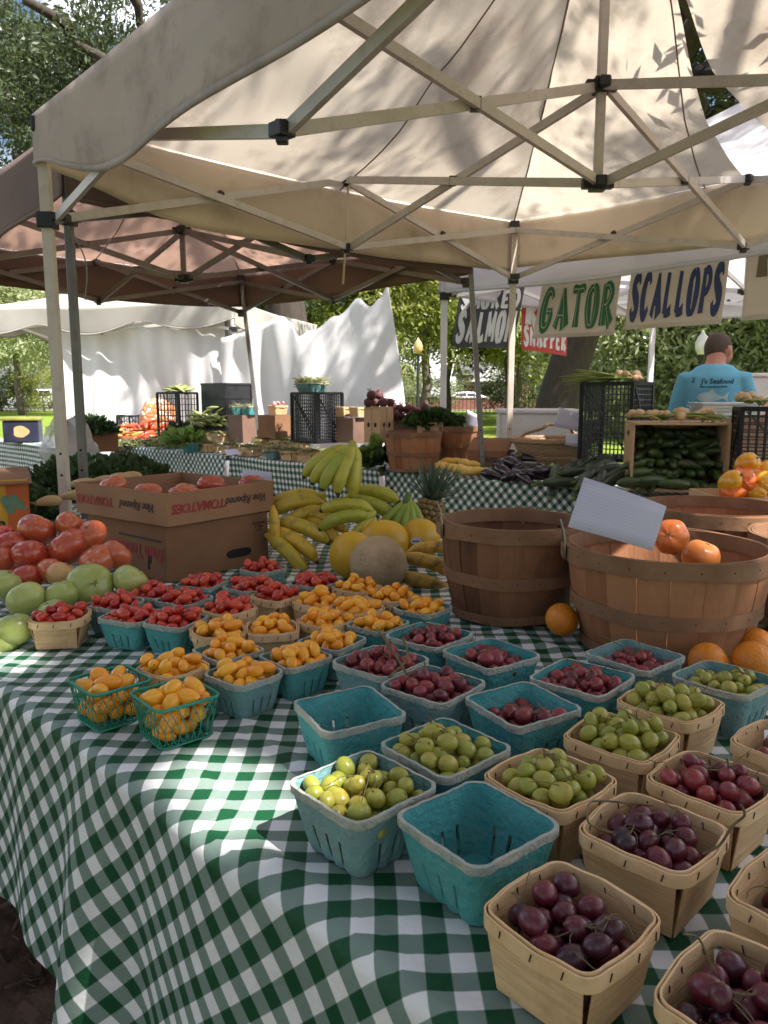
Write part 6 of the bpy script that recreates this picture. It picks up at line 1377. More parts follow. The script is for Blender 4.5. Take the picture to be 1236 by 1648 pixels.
def banner(label, p_tl, p_tr, p_br, p_bl, mat, rows, seed, wave=.008, bold=1.65):
    """rows: (text, ink, u0, u1, v0, v1, inline)"""
    tl, tr_, br, bl = [Vector(p) for p in (p_tl, p_tr, p_br, p_bl)]; nrm = (tr_-tl).cross(bl-tl).normalized()
    if nrm.y > 0: nrm = -nrm
    o0 = (tl+tr_+br+bl)/4; t = thing('banner', label, 'banner', o0, 0, 'seafood banners'); r_ = random.Random(seed); ph = r_.uniform(0, 6)
    def fn(u, v): return (tl*(1-u)+tr_*u)*v+(bl*(1-u)+br*u)*(1-v)-o0+nrm*wave*(math.sin(7*u+ph)+.5*math.sin(5*v+2*ph+4*u))
    b = MB(); b.grid(fn, 30, 14); b.build('cloth', MT[mat], t, smooth=True, solid=.0016)
    
    for v0 in (0, .95): b = MB(); b.grid(lambda u, v: fn(u, v0+.05*v)+nrm*.003, 30, 1); b.build('hem', MT[mat], t, smooth=True)
    for text, ink, u0, u1, v0, v1, inl in rows:
        n = len(text)
        for i, ch in enumerate(text):
            if ch == ' ': continue
            b = MB(); w = (u1-u0)/n
            for s_ in LET[ch]: stroke(b, [(x, y, h*bold) for x, y, h in s_], 0)
            if inl:
                for s_ in LET[ch]: stroke(b, [(x-.05, y, .016) for x, y, h in s_], 1)
            vs = []
            for k, v_ in enumerate(b.v):
                u = u0+w*(i+.04+.92*v_[0]); v = v0+(v1-v0)*v_[2]; vs.append(tuple(fn(u, v)+nrm*(.0045)))
            lay = b.m; b.v = [tuple(Vector(v)) for v in vs]
            for k in range(len(b.f)):
                if lay[k] == 1:
                    for q in b.f[k]: b.v[q] = tuple(Vector(vs[q])+nrm*.0022)
            b.build('letter', [MT[ink], MT['bannercream']], t)
    return t
def on_line(px, py, n):
    x = (px-CX)/FOC; y = (CY-py)/FOC; d = V(x, math.cos(PITCH)+y*math.sin(PITCH), -math.sin(PITCH)+y*math.cos(PITCH)); k = n/(.708*d.x+.706*d.y); return V(0, 0, CZ)+d*k
nb = 4.42
banner('cream banner lettered GATOR in green', on_line(876, 440, nb), on_line(1004, 420, nb), on_line(989, 539, nb), on_line(858, 545, nb), 'bannercream', [('GATOR', 'inkgreen', .04, .97, .14, .72, True)], 1)
banner('cream banner lettered SCALLOPS in navy', on_line(1018, 420, nb), on_line(1178, 395, nb), on_line(1160, 521, nb), on_line(1004, 531, nb), 'bannercream', [('SCALLOPS', 'inkblue', .03, .98, .16, .76, False)], 2)
banner('cream banner with a single tan F at the picture edge', on_line(1206, 380, nb), on_line(1400, 355, nb), on_line(1390, 503, nb), on_line(1194, 516, nb), 'bannercream', [('F', 'inktan', .06, .34, .50, .98, False)], 3)
Yb = 6.15
banner('black banner lettered SMOKED SALMON in white', at(742, 462, Yb+.1), at(846, 455, Yb-.1), at(826, 561, Yb-.1), at(727, 558, Yb+.1), 'bannerblack', [('SMOKED', 'inkwhite', .04, .98, .63, .90, False), ('SALMON', 'inkwhite', .03, .98, .10, .57, False)], 4)
Yr = 6.6
banner('red banner lettered RED SNAPPER in white hanging behind the green one', at(842, 462, Yr), at(915, 470, Yr+.3), at(913, 573, Yr+.3), at(839, 562, Yr), 'bannerred', [('RED', 'inkwhite', .05, .95, .42, .86, False), ('SNAPPER', 'inkwhite', .03, .98, .08, .38, False)], 5)
def tub(label, p, L, W, H, rz, mat='whiteplastic'):
    t = thing('plastic_tub', label, 'tub', p, rz, 'white tubs behind the stall')
    b = MB(); b.box((0, 0, H/2), (L, W, H)); b.build('tub_body', MT[mat], t, bevel=.02)
    b = MB(); b.box((0, 0, H+.012), (L+.03, W+.03, .03)); b.build('lid', MT[mat], t, bevel=.01); b = MB()
    for z in (.3, .6): b.box((0, -W/2-.004, H*z), (L*.96, .008, .012))
    b.build('ridge', MT[mat], t); return t
q = at(862, 705, 5.6); tub('white plastic tub standing behind the wicker basket', (q.x, q.y, 0), .55, .42, at(862, 664, 5.6).z, -.1)
q = at(1222, 640, 6.3); tub('tall white cooler beside the man', (q.x+.1, q.y, 0), .7, .5, at(1222, 607, 6.3).z, -.1)
q = at(1165, 668, 4.4); tf = thing('foam_trays', 'stack of white foam trays in front of the man', 'trays', (q.x, q.y, at(1165, 668, 4.4).z), R(-3))
for k in range(4):
    b = MB(); b.box((0, 0, .008+.018*k), (.34-.01*k, .22, .012)); b.box((0, 0, .015+.018*k), (.36-.01*k, .24, .004)); b.build('tray', MT['whiteplastic'], tf, bevel=.004)
st_ = MB(); st_.box((0, 0, (q.z-.01)/2), (.5, .3, q.z-.014)); o = st_.build('stall_counter', MT['darkwood']); o.location = (q.x, q.y+.05, 0); o.rotation_euler = (0, 0, A45*.2); tag(o, 'dark counter box carrying the foam trays', 'counter')
# ------------------------------------------------------------------ the man
PM = at(1150, 600, 4.85); man = thing('person', 'man in a light blue printed shirt seen from behind, head bent over his work', 'person', (PM.x, PM.y, 0), R(-24))
def loft(b, rings, n=20):
    vs = []
    for cx_, cy_, cz_, rx, ry in rings: vs += [V(cx_+rx*math.cos(2*PI*i/n), cy_+ry*math.sin(2*PI*i/n), cz_) for i in range(n)]
    k = len(rings); b.add(vs, [(i*n+j, i*n+(j+1) % n, (i+1)*n+(j+1) % n, (i+1)*n+j) for i in range(k-1) for j in range(n)]+[tuple(range(n-1, -1, -1)), tuple((k-1)*n+j for j in range(n))])
def remesh(b, name, mat, parent, vox, it=6):
    o = b.build(name, mat, None); o.parent = parent
    md = o.modifiers.new('r', 'REMESH'); md.mode = 'VOXEL'; md.voxel_size = vox; sm = o.modifiers.new('m', 'SMOOTH'); sm.factor = .5; sm.iterations = it
    bake(o); o.data.polygons.foreach_set('use_smooth', [True]*len(o.data.polygons)); o.data.materials.clear(); o.data.materials.append(mat); return o
torso = [(0, .00, .88, .155, .115), (0, .0, .98, .165, .115), (0, .0, 1.08, .158, .105), (0, .0, 1.20, .150, .108), (0, .01, 1.30, .160, .112), (0, .015, 1.365, .155, .100), (0, .03, 1.415, .110, .078), (0, .045, 1.44, .078, .066)]
HC = V(.012, .115, 1.535); HQ = Euler((.42, 0, -.55))
body = MB(); loft(body, torso)
body.tube([V(0, .035, 1.40), V(0, .06, 1.46), V(.006, .09, 1.52)], [.068, .058, .058], 16)
def hp(x, y, z): v = V(x, y, z); v.rotate(HQ); return HC+v
body.ball(HC, (.074, .094, .108), 26, 18, fn=lambda d: 1-.10*max(0, -d.z)*max(0, -d.y), rot=HQ)
body.ball(hp(0, .045, -.062), (.052, .05, .048), 16, 12, rot=HQ)                      # jaw
body.tube([hp(0, .088, .02), hp(0, .113, -.02), hp(0, .094, -.032)], [.010, .015, .010], 8)   # nose
for s_ in (-1, 1): body.ball(hp(s_*.077, -.004, -.008), (.012, .024, .034), 12, 8, rot=HQ); body.ball(hp(s_*.03, .080, .012), (.016, .012, .010), 8, 6)
body.ball(hp(0, .088, -.058), (.024, .012, .008), 8, 6)
arms = {-1: [(-.155, .01, 1.355), (-.195, .02, 1.20), (-.205, .04, 1.07), (-.16, .17, 1.02), (-.10, .28, 1.03)], 1: [(.155, .01, 1.355), (.195, .03, 1.21), (.215, .07, 1.09), (.30, .20, 1.14), (.37, .31, 1.22)]}
for s_, a in arms.items():
    A = [V(*q) for q in a]; body.tube(A, [.052, .048, .043, .040, .030], 14)
    d = (A[4]-A[3]).normalized(); sd = d.cross(V(0, 0, 1)).normalized(); pl = A[4]+d*.045; body.ball(pl, (.042, .042, .020), 14, 8)
    for k in range(4):
        f0 = pl+sd*(.027-.018*k)+d*.028; L_ = (.062, .075, .070, .055)[k]; body.tube([f0, f0+d*L_*.5+V(0, 0, -.004), f0+d*L_*.8+V(0, 0, -.018), f0+d*L_*.92+V(0, 0, -.036)], [.0095, .009, .0085, .007], 8)
    body.tube([pl+sd*s_*-.03, pl+sd*s_*-.055+d*.02, pl+sd*s_*-.058+d*.045+V(0, 0, -.01)], [.012, .010, .008], 8)
for s_ in (-1, 1):
    body.tube([V(s_*.085, 0, .95), V(s_*.10, .01, .70), V(s_*.105, .02, .50), V(s_*.105, -.005, .30), V(s_*.105, -.005, .08)], [.09, .078, .058, .055, .038], 14)
    body.ball((s_*.11, .06, .035), (.045, .125, .038), 14, 8)
remesh(body, 'body', MT['skin'], man, .0085, 4)
sh = MB(); loft(sh, [(0, .0, .90, .178, .132)]+[(x, y, z, rx+.016, ry+.016) for x, y, z, rx, ry in torso[1:6]]+[(0, .03, 1.425, .112, .084), (0, .042, 1.443, .080, .072)])
for s_, a in arms.items(): A = [V(*q) for q in a]; sh.tube([A[0]+V(-s_*.05, 0, -.005), A[0], A[1], A[1]+(A[2]-A[1])*.72], [.058, .066, .064, .068], 16)
shirt = remesh(sh, 'shirt', MT['shirt'], man, .009, 5)
for v in shirt.data.vertices:
    c = v.co; k = math.sin(38*c.x+9*c.z)*math.sin(11*c.z+4*c.x)+.6*math.sin(60*c.x-30*c.z)*.5
    v.co = c+v.normal*.0032*k*(1 if c.z < 1.38 else .3)
sho = MB(); loft(sho, [(0, 0, .62, .19, .13), (0, 0, .8, .185, .135), (0, 0, .93, .172, .126)]); remesh(sho, 'shorts', MT['shorts'], man, .012, 4)
hr = MB(); n = 30; hv = []
hr.ball(HC, (.0775, .0975, .1115), 30, 22, rot=HQ)
keep = []
Hinv = HQ.to_matrix().inverted()
hr.f = [f for f in hr.f if (lambda q: q.z > .018+.32*max(0, q.y-.02) - .055*(q.y < -.03))(Hinv @ (sum((Vector(hr.v[i]) for i in f), V(0, 0, 0))/4-HC))]; hr.m = [0]*len(hr.f)
hr.build('hair', MT['hair'], man, smooth=True, solid=.003)
from mathutils.bvhtree import BVHTree
shirt_tree = BVHTree.FromPolygons([v.co.copy() for v in shirt.data.vertices], [tuple(p.vertices) for p in shirt.data.polygons])
def on_shirt(o, dx, dz, off):
    for v in o.data.vertices:
        x, z = v.co.x*1.0+dx, v.co.y+dz
        loc, nr, ok, _ = shirt_tree.ray_cast(V(x, -.6, z), V(0, 1, 0))
        v.co = loc+V(0, -off, 0) if loc is not None else V(x, -.13, z)
for body_, sz, mt_, dz, sk in (("J's Seafood", .042, 'shirtink', 1.335, .15), ('2', .038, 'shirtink', 1.343, .15), ('Fresh Local Shrimp & Fish', .015, 'shirtink', 1.303, .1), ('Market', .014, 'shirtink', 1.165, 0)):
    o = text_mesh(body_, sz, MT[mt_], man, shear=sk, bold=.0006, name='shirt_lettering'); on_shirt(o, .02 if body_[0] == 'J' else -.118 if body_ == '2' else 0, dz, .0035)
fs = MB(); up_ = []; dn_ = []
for i in range(25):
    f = i/24; x = -.09+.15*f; hgt = .030*math.sin(PI*f**.75)**.8*(1-.15*f)+.003; up_.append((x, hgt)); dn_.append((x, -hgt*.9))
vs = [(x, y, 0) for x, y in up_]+[(x, y, 0) for x, y in dn_]; fs.add(vs, [(i, i+1, 25+i+1, 25+i) for i in range(24)])
fs.add([(.055, .004, 0), (.095, .040, 0), (.082, .0, 0), (.095, -.036, 0), (.055, -.004, 0)], [(0, 1, 2), (0, 2, 4), (2, 3, 4)]); fs.add([(-.03, .026, 0), (-.005, .052, 0), (.02, .022, 0)], [(0, 1, 2)]); fs.add([(-.02, -.024, 0), (.012, -.044, 0), (.01, -.022, 0)], [(0, 1, 2)])
o = fs.build('fish_print', MT['fishprint'], man); on_shirt(o, .0, 1.238, .0035)
# ================================================================== trees
def leaf_mesh(name, mat, n, size, seed, clumps=60, spread=.22, rad=(1, 1, .8), hollow=.3, aspect=.34, droop=0):
    g = np.random.default_rng(seed)
    cd = g.normal(size=(clumps, 3)); cd /= np.linalg.norm(cd, axis=1, keepdims=True); cr = g.uniform(hollow, 1, size=(clumps, 1))**.6
    cc_ = cd*cr*np.array(rad)*(1+.18*g.normal(size=(clumps, 1)))
    idx = g.integers(0, clumps, n); sp = spread*g.uniform(.6, 1.3, size=(clumps, 1))
    p = cc_[idx]+g.normal(size=(n, 3))*sp[idx]*np.array([1, 1, .75])
    ax = g.normal(size=(n, 3))+cd[idx]*.7+np.array([0, 0, -droop]); ax /= np.linalg.norm(ax, axis=1, keepdims=True)
    rv = g.normal(size=(n, 3)); sd = np.cross(ax, rv); sd /= np.linalg.norm(sd, axis=1, keepdims=True); nn = np.cross(ax, sd)
    l = size*g.uniform(.65, 1.35, size=(n, 1)); w = l*aspect
    v = np.stack([p, p+ax*l*.5+sd*w*.5+nn*w*.12, p+ax*l, p+ax*l*.5-sd*w*.5+nn*w*.12], 1).reshape(-1, 3)
    me = bpy.data.meshes.new(name); me.vertices.add(4*n); me.vertices.foreach_set('co', v.astype(np.float32).ravel()); me.loops.add(4*n); me.loops.foreach_set('vertex_index', np.arange(4*n, dtype=np.int32))
    me.polygons.add(n); me.polygons.foreach_set('loop_start', np.arange(0, 4*n, 4, dtype=np.int32)); me.materials.append(MT[mat]); me.update(); me.validate(); return me
def limb(b, p, q, r0, r1, seed, wob=.12, n=8):
    rr_ = random.Random(seed); p, q = Vector(p), Vector(q); L = (q-p).length; pts = []
    for i in range(n+1):
        f = i/n; pts.append(p+(q-p)*f+V(rr_.gauss(0, 1), rr_.gauss(0, 1), rr_.gauss(0, 1))*wob*L*.25*math.sin(PI*f)+V(0, 0, .1*L*math.sin(PI*f)*.5))
    b.tube(pts, [r0+(r1-r0)*i/n for i in range(n+1)], 9); return pts
def foliage(tree, me, loc, scale, rz, name='foliage'):
    o = bpy.data.objects.new(name, me); COL.objects.link(o); o.parent = tree; o.location = loc; o.scale = scale if isinstance(scale, tuple) else (scale,)*3; o.rotation_euler = (random.Random(rz*77).uniform(-.4, .4), 0, rz); return o
LF = {'a': leaf_mesh('foliage', 'leaf', 2000, .125, 1, 34, .15), 'b': leaf_mesh('foliage', 'leaf', 2000, .125, 2, 30, .16), 'c': leaf_mesh('foliage', 'leaf', 1300, .12, 3, 20, .14)}
CRW = {'sun': leaf_mesh('crown', 'leafsun', 6000, .085, 11, 110, .12), 'sun2': leaf_mesh('crown', 'leafsun', 5000, .09, 12, 80, .14), 'dark': leaf_mesh('crown', 'leaf', 6500, .085, 13, 110, .12), 'grey': leaf_mesh('crown', 'leafgrey', 8000, .075, 14, 130, .12), 'grey2': leaf_mesh('crown', 'leafgrey', 7000, .08, 15, 100, .14)}
# oak whose branches show over the near corner of the tent
T0 = V(-1.5, 13.2, 0); oak = thing('oak_tree', 'spreading oak whose leafy branches hang above the cream tent corner', 'tree', T0)
b = MB(); limb(b, (0, 0, 0), (-.2, 0, 3.2), .42, .32, 1, .05); b.build('trunk', MT['bark'], oak, smooth=True)
ends = [at(120, 70, 9.8), at(40, 0, 9.6), at(192, -40, 9.8), at(10, 150, 10.2), at(270, 20, 10.5), at(80, 200, 10.5), at(20, 250, 10.2), at(330, -20, 10.5)]
for i, e in enumerate(ends): b = MB(); pts = limb(b, (-.2, 0, 3.0), e-T0, .19-.01*i, .05, i+5, .35, 12); b.build('limb', MT['bark'], oak, smooth=True)
rr = random.Random(19)
for i in range(31):
    px, py = rr.uniform(-70, 370), rr.uniform(-70, 330)
    if px > 150 and py > 230-(px-150)*.4: py = rr.uniform(-60, 110)
    if (90 < px < 200 and -40 < py < 45) or (205 < px < 275 and 20 < py < 110 and rr.random() < .85): continue
    p = at(px, py, rr.uniform(10.0, 15.5)); foliage(oak, LF['abc'[i % 3]], p-T0, rr.uniform(.55, .95), rr.uniform(0, 6))
# the leaning oak behind the seafood stall, its limbs reaching over the tents and the table
T1 = V(3.05, 14.0, 0); oak2 = thing('oak_tree', 'big oak with a dark leaning trunk behind the seafood stall', 'tree', T1)
b = MB(); pts = [V(-.1, 0, 0), V(-.06, 0, .3), V(.1, 0, 1.2), V(.42, 0, 2.3), V(.8, -.1, 3.6), V(1.1, -.5, 4.8)]
b.tube(pts, [.55, .42, .37, .35, .34, .30], 18); b.build('trunk', MT['bark'], oak2, smooth=True)
Z = 6.4
def shade(tx, ty, tz, z): k = (z-tz)/SUN.z; return V(tx+SUN.x*k, ty+SUN.y*k, z)
tg = []
SH = [((0.30, .55, .8), .95, 6.3), ((.62, .40, .8), .95, 6.6), ((-.55, 1.35, .8), .85, 6.4), ((-1.05, 1.8, .8), .9, 6.6), ((.15, .95, .8), .75, 6.8), ((.05, .25, .5), .85, 6.2), ((-.45, .62, .5), .8, 6.3), ((-.9, 1.0, .5), .8, 6.5), ((-1.5, 1.5, .6), .9, 6.3)]
SH += [((.2, 2.1, 2.5), .8, 6.3), ((1.6, 1.9, 2.5), .7, 6.9), ((.4, 3.3, 2.6), .55, 6.6), ((-.5, 2.4, 2.4), .7, 6.5), ((1.5, 3.9, 2.4), .5, 6.9), ((.9, 1.5, 2.5), .6, 6.4)]
SH += [((-.5, 4.2, 2.4), .55, 6.4), ((-1.6, 4.3, 2.5), .7, 6.7), ((-1.0, 5.4, 2.4), .5, 7.0), ((-2.2, 5.1, 2.4), .7, 6.6), ((-.2, 5.0, 2.4), .6, 7.2), ((-1.3, 6.1, 2.3), .6, 7.0), ((-.7, 8.3, 1.2), .5, 7.4), ((-2.8, 9.2, 1.2), .4, 7.8), ((1.5, 5.4, 2.4), .7, 7.4), ((3.0, 4.6, 2.4), .7, 7.4), ((1.0, 4.4, 1.0), .5, 7.0), ((2.2, 6.0, 2.4), .8, 7.8), ((-3.2, 6.6, 2.0), .7, 7.2)]
GAPS = [(onz(320, 1247, TZ), .045), (onz(352, 1243, TZ), .06), (onz(300, 1258, TZ), .03), (onz(385, 1275, TZ), .055), (onz(420, 1290, TZ), .045), (onz(400, 1335, TZ), .035), (onz(436, 1325, TZ), .045),  (onz(340, 1330, TZ), .03), (onz(10, 1068, TZ), .05), (V(-.02, .50, .5), .03)]
def thinned(me, loc, sc, rz, holes):  # a spray of leaves with openings the sun shines through
    n = len(me.vertices); co = np.empty(n*3, np.float32); me.vertices.foreach_get('co', co); co = co.reshape(-1, 4, 3)
    e = Euler((random.Random(rz*77).uniform(-.4, .4), 0, rz)).to_matrix(); A = np.array(e)*sc
    w = co.mean(1) @ A.T + np.array(loc+T1); keep = np.ones(len(w), bool); d = np.array(SUN)
    for p, r in holes:
        q = w-np.array(p); q = q-np.outer(q @ d, d); keep &= np.linalg.norm(q, axis=1) > r+.03*sc
    v = co[keep].reshape(-1, 3); k = len(v)//4; m2 = bpy.data.meshes.new('foliage'); m2.vertices.add(4*k); m2.vertices.foreach_set('co', v.ravel()); m2.loops.add(4*k); m2.loops.foreach_set('vertex_index', np.arange(4*k, dtype=np.int32))
    m2.polygons.add(k); m2.polygons.foreach_set('loop_start', np.arange(0, 4*k, 4, dtype=np.int32)); m2.materials.append(MT['leaf']); m2.update(); m2.validate(); return m2
rr = random.Random(23)
def spray(k, loc, s_, rz): foliage(oak2, thinned(LF[k], loc, s_, rz, GAPS), loc, s_, rz)
for i, (t_, s_, z) in enumerate(SH):
    rz_ = rr.uniform(0, 6)
    if i < 9: spray('abc'[i % 3], shade(*t_, z)-T1, s_, rz_)
    else: foliage(oak2, LF['abc'[i % 3]], shade(*t_, z)-T1, s_, rz_)
for i, (t_, s_, z) in enumerate((((-.3, .9, .76), .55, 6.2), ((-.05, .75, .76), .55, 6.5), ((.1, .6, .76), .55, 6.0), ((-.2, .8, .76), .7, 5.4), ((.0, .8, .83), .8, 5.8), ((.2, .6, .83), .8, 6.0), ((-.6, .95, .5), .9, 5.6), ((-.3, .6, .4), .9, 5.6), ((-1.0, 1.2, .6), .9, 5.8))): spray('ab'[i % 2], shade(*t_, z)-T1, s_, i+.5)
for i, e in enumerate([(3.2, .2, 6.2), (2.4, 1.6, 6.3), (1.0, 3.6, 6.5), (1.8, 6.2, 7.0), (4.6, 3.5, 6.6), (7.5, 11.5, 7.5), (3.0, 9.5, 7.5), (6.0, 15.5, 8.5), (1.2, 14.5, 8.5)]):
    b = MB(); limb(b, (1.05, -.45, 4.7), V(*e)-T1, .24-.012*i, .03, i+40, .22, 14); b.build('limb', MT['bark'], oak2, smooth=True)
for i in range(34):
    p = V(rr.uniform(0.5, 9), rr.uniform(9, 17.5), rr.uniform(5.3, 9.5)); foliage(oak2, LF['abc'[i % 3]], p-T1, rr.uniform(.8, 1.4), rr.uniform(0, 6))
for q, s_ in (((-1.2, -2.2, 5.6), 1.6), ((.6, -3.0, 5.2), 1.7), ((2.2, -3.2, 5.8), 1.6), ((-2.8, -1.2, 5.8), 1.6), ((1.0, -1.2, 6.8), 1.5), ((-1.0, -.4, 7.0), 1.4), ((3.6, -2.0, 6.4), 1.5), ((-3.4, .8, 6.6), 1.5)): spray('a', V(*q)-T1, s_, q[0])  # unseen overhead sprays, added to cut skylight on the near table
for i in range(20):                  # unseen oak boughs round the camera, added to darken the foreground
    a = R(150+15.5*i+6*math.sin(i*5)); rd = 4.6+1.2*math.sin(i*2.3)
    if math.sin(a) > .15 or i % 2: continue
    foliage(oak2, LF['ab'[i % 2]], V(rd*math.cos(a), rd*math.sin(a), 2.9+1.2*math.sin(i*1.7))-T1, 1.75, i*.9)
tw_ = leaf_mesh('hanging_twig', 'leaf', 46, .12, 91, 9, .10, (.26, .26, .16), .1, .3); foliage(oak2, tw_, shade(1.38, 3.23, 2.6, 3.1)-T1, 1.0, .7, 'hanging_twig')
# trees of the park
def park_tree(name, label, x, y, h, r, crown, seed, bark='barkgrey', group='park trees', tr=.16, low=.35, n=4):
    r_ = random.Random(seed); t = thing(name, label, 'tree', (x, y, 0), 0, group)
    b = MB(); limb(b, (0, 0, 0), (r_.uniform(-.3, .3), 0, h*.55), tr*1.25, tr*.7, seed, .05); b.build('trunk', MT[bark], t, smooth=True)
    for i in range(3): a = i*2.1+seed; b = MB(); limb(b, (0, 0, h*.42), (r*.6*math.cos(a), r*.6*math.sin(a), h*.75), tr*.6, tr*.15, seed+i, .15); b.build('limb', MT[bark], t, smooth=True)
    for i in range(n):
        a = i*2.4+seed; q = .42*r if i else 0; o = foliage(t, CRW[crown], (q*math.cos(a), q*math.sin(a), h*(low+.30+(.10*math.sin(i*2.0)))), (r*.78, r*.78, h*(1-low)*.5*.9), a, 'crown')
    return t
PT = [('park_tree', 'grey green tree with a bare trunk beyond the lawn before the parked cars', -21.5, 46, 11, 5.5, 'grey', 1), ('park_tree', 'grey tree at the picture edge beyond the navy bin', -30, 55, 12, 6, 'grey2', 2),
 ('park_tree', 'dark tree rising behind the pointed white cloth', -4.2, 30, 12, 4.6, 'dark', 3), ('park_tree', 'yellow green tree behind the low dip in the white cloth', -2.6, 36, 11, 4.4, 'sun', 4), ('park_tree', 'yellow green tree beside the pointed end of the white cloth', 1.6, 30, 10, 3.6, 'sun2', 5),
 ('park_tree', 'mixed green tree between the white cloth and the white tent pole', 3.6, 44, 13, 5.0, 'dark', 6), ('park_tree', 'bright leaved tree seen under the black banner', 6.4, 40, 10, 4.6, 'sun', 7), ('park_tree', 'slim trunked tree with yellow leaves before the brick house', 8.2, 47, 10, 4.2, 'sun2', 8),
 ('park_tree', 'tall tree behind the brick house', 14, 98, 20, 10, 'dark', 9), ('park_tree', 'tall grey tree far behind the street lamp', 1.0, 95, 19, 9, 'grey', 10),
 ('park_tree', 'silvery hedge like tree right behind the leaning trunk', 8.6, 24, 7.5, 3.6, 'grey', 11), ('park_tree', 'glossy grey green tree behind the lettered navy banner', 10.5, 22, 7.5, 3.4, 'grey2', 12), ('park_tree', 'bushy grey tree behind the man', 11.8, 20, 7.2, 3.5, 'grey', 13), ('park_tree', 'broad glossy tree beside the man at the picture edge', 12.6, 17.5, 7.4, 3.2, 'grey2', 14), ('park_tree', 'yellowish tree between the lettered banners and the hedge', 9.0, 32, 9, 4, 'sun', 15),
 ('park_tree', 'dark tree far behind the tall white cloth wall', -12, 70, 17, 8, 'dark', 16), ('park_tree', 'grey tree far beyond the corn', -20, 90, 18, 9, 'grey2', 17), ('park_tree', 'tall tree at the far edge of the park behind the cars', -46, 96, 18, 10, 'dark', 18), ('park_tree', 'pale grey tree far behind the parked cars', -36, 90, 16, 9, 'grey', 19), ('park_tree', 'dark wide tree beyond the seafood stall', 26, 60, 16, 8, 'dark', 20), ('park_tree', 'grey wide tree beyond the man and the cooler', 22, 38, 12, 6, 'grey', 21), ('park_tree', 'leafy tree filling the gap behind the street lamp', 14.5, 30, 10, 5, 'grey2', 22), ('park_tree', 'dark tree closing the view far beyond the leaning trunk', 20, 86, 18, 9, 'dark', 23)]
for a in PT: park_tree(*a, low=.12 if a[6].startswith('grey') and a[3] < 40 else .28, n=6 if a[6].startswith('grey') and a[3] < 40 else 4)
for i in range(20):
    r_ = random.Random(500+i); px = -60+68*i; Y = r_.uniform(52, 58) if i % 3 else r_.uniform(80, 95); x = (px-CX)/FOC*Y
    lb = 'shrub in the low belt of bushes beyond the far side of the park'
    t = thing('shrub', lb, 'shrub', (x, Y, 0), 0, 'bushes beyond the park')
    foliage(t, CRW[('grey', 'dark', 'sun2', 'grey2')[i % 4]], (0, 0, 1.5), (r_.uniform(2.6, 4), 2.2, r_.uniform(1.6, 2.6)), i*1.3, 'crown'); b = MB(); limb(b, (0, 0, 0), (0, 0, 1.4), .09, .05, i); b.build('trunk', MT['barkgrey'], t, smooth=True)
# ================================================================== street, house, lamps, cars
def lamp(label, px, py, Y, globe, hgt=None):
    p = at(px, py, Y); t = thing('street_lamp', label, 'lamp', (p.x, p.y, 0), 0, 'park street lamps'); z = p.z
    g = hgt or 1; b = MB(); b.lathe([(.16, 0), (.16, .12), (.10, .2), (.07, .5), (.05, 1.0), (.045*g, z-.35), (.09*g, z-.32), (.10*g, z-.25)], 14); b.build('post', MT['blackiron'], t, smooth=True, sharp=40)
    g = hgt or 1; b = MB(); b.lathe([(.10*g, z-.25), (.17*g, z-.25+.15*g), (.18*g, z-.25+.3*g), (.12*g, z-.25+.45*g), (.05*g, z-.25+.53*g), (.02*g, z-.25+.61*g)], 16); b.build('globe', MT[globe], t, smooth=True)
    return t
lamp('street lamp with a white globe just behind the man', 1131, 545, 12.5, 'lampglobe', .62); lamp('street lamp with an amber globe beside the pointed white cloth', 673, 556, 24, 'lampglobeamber', .8)
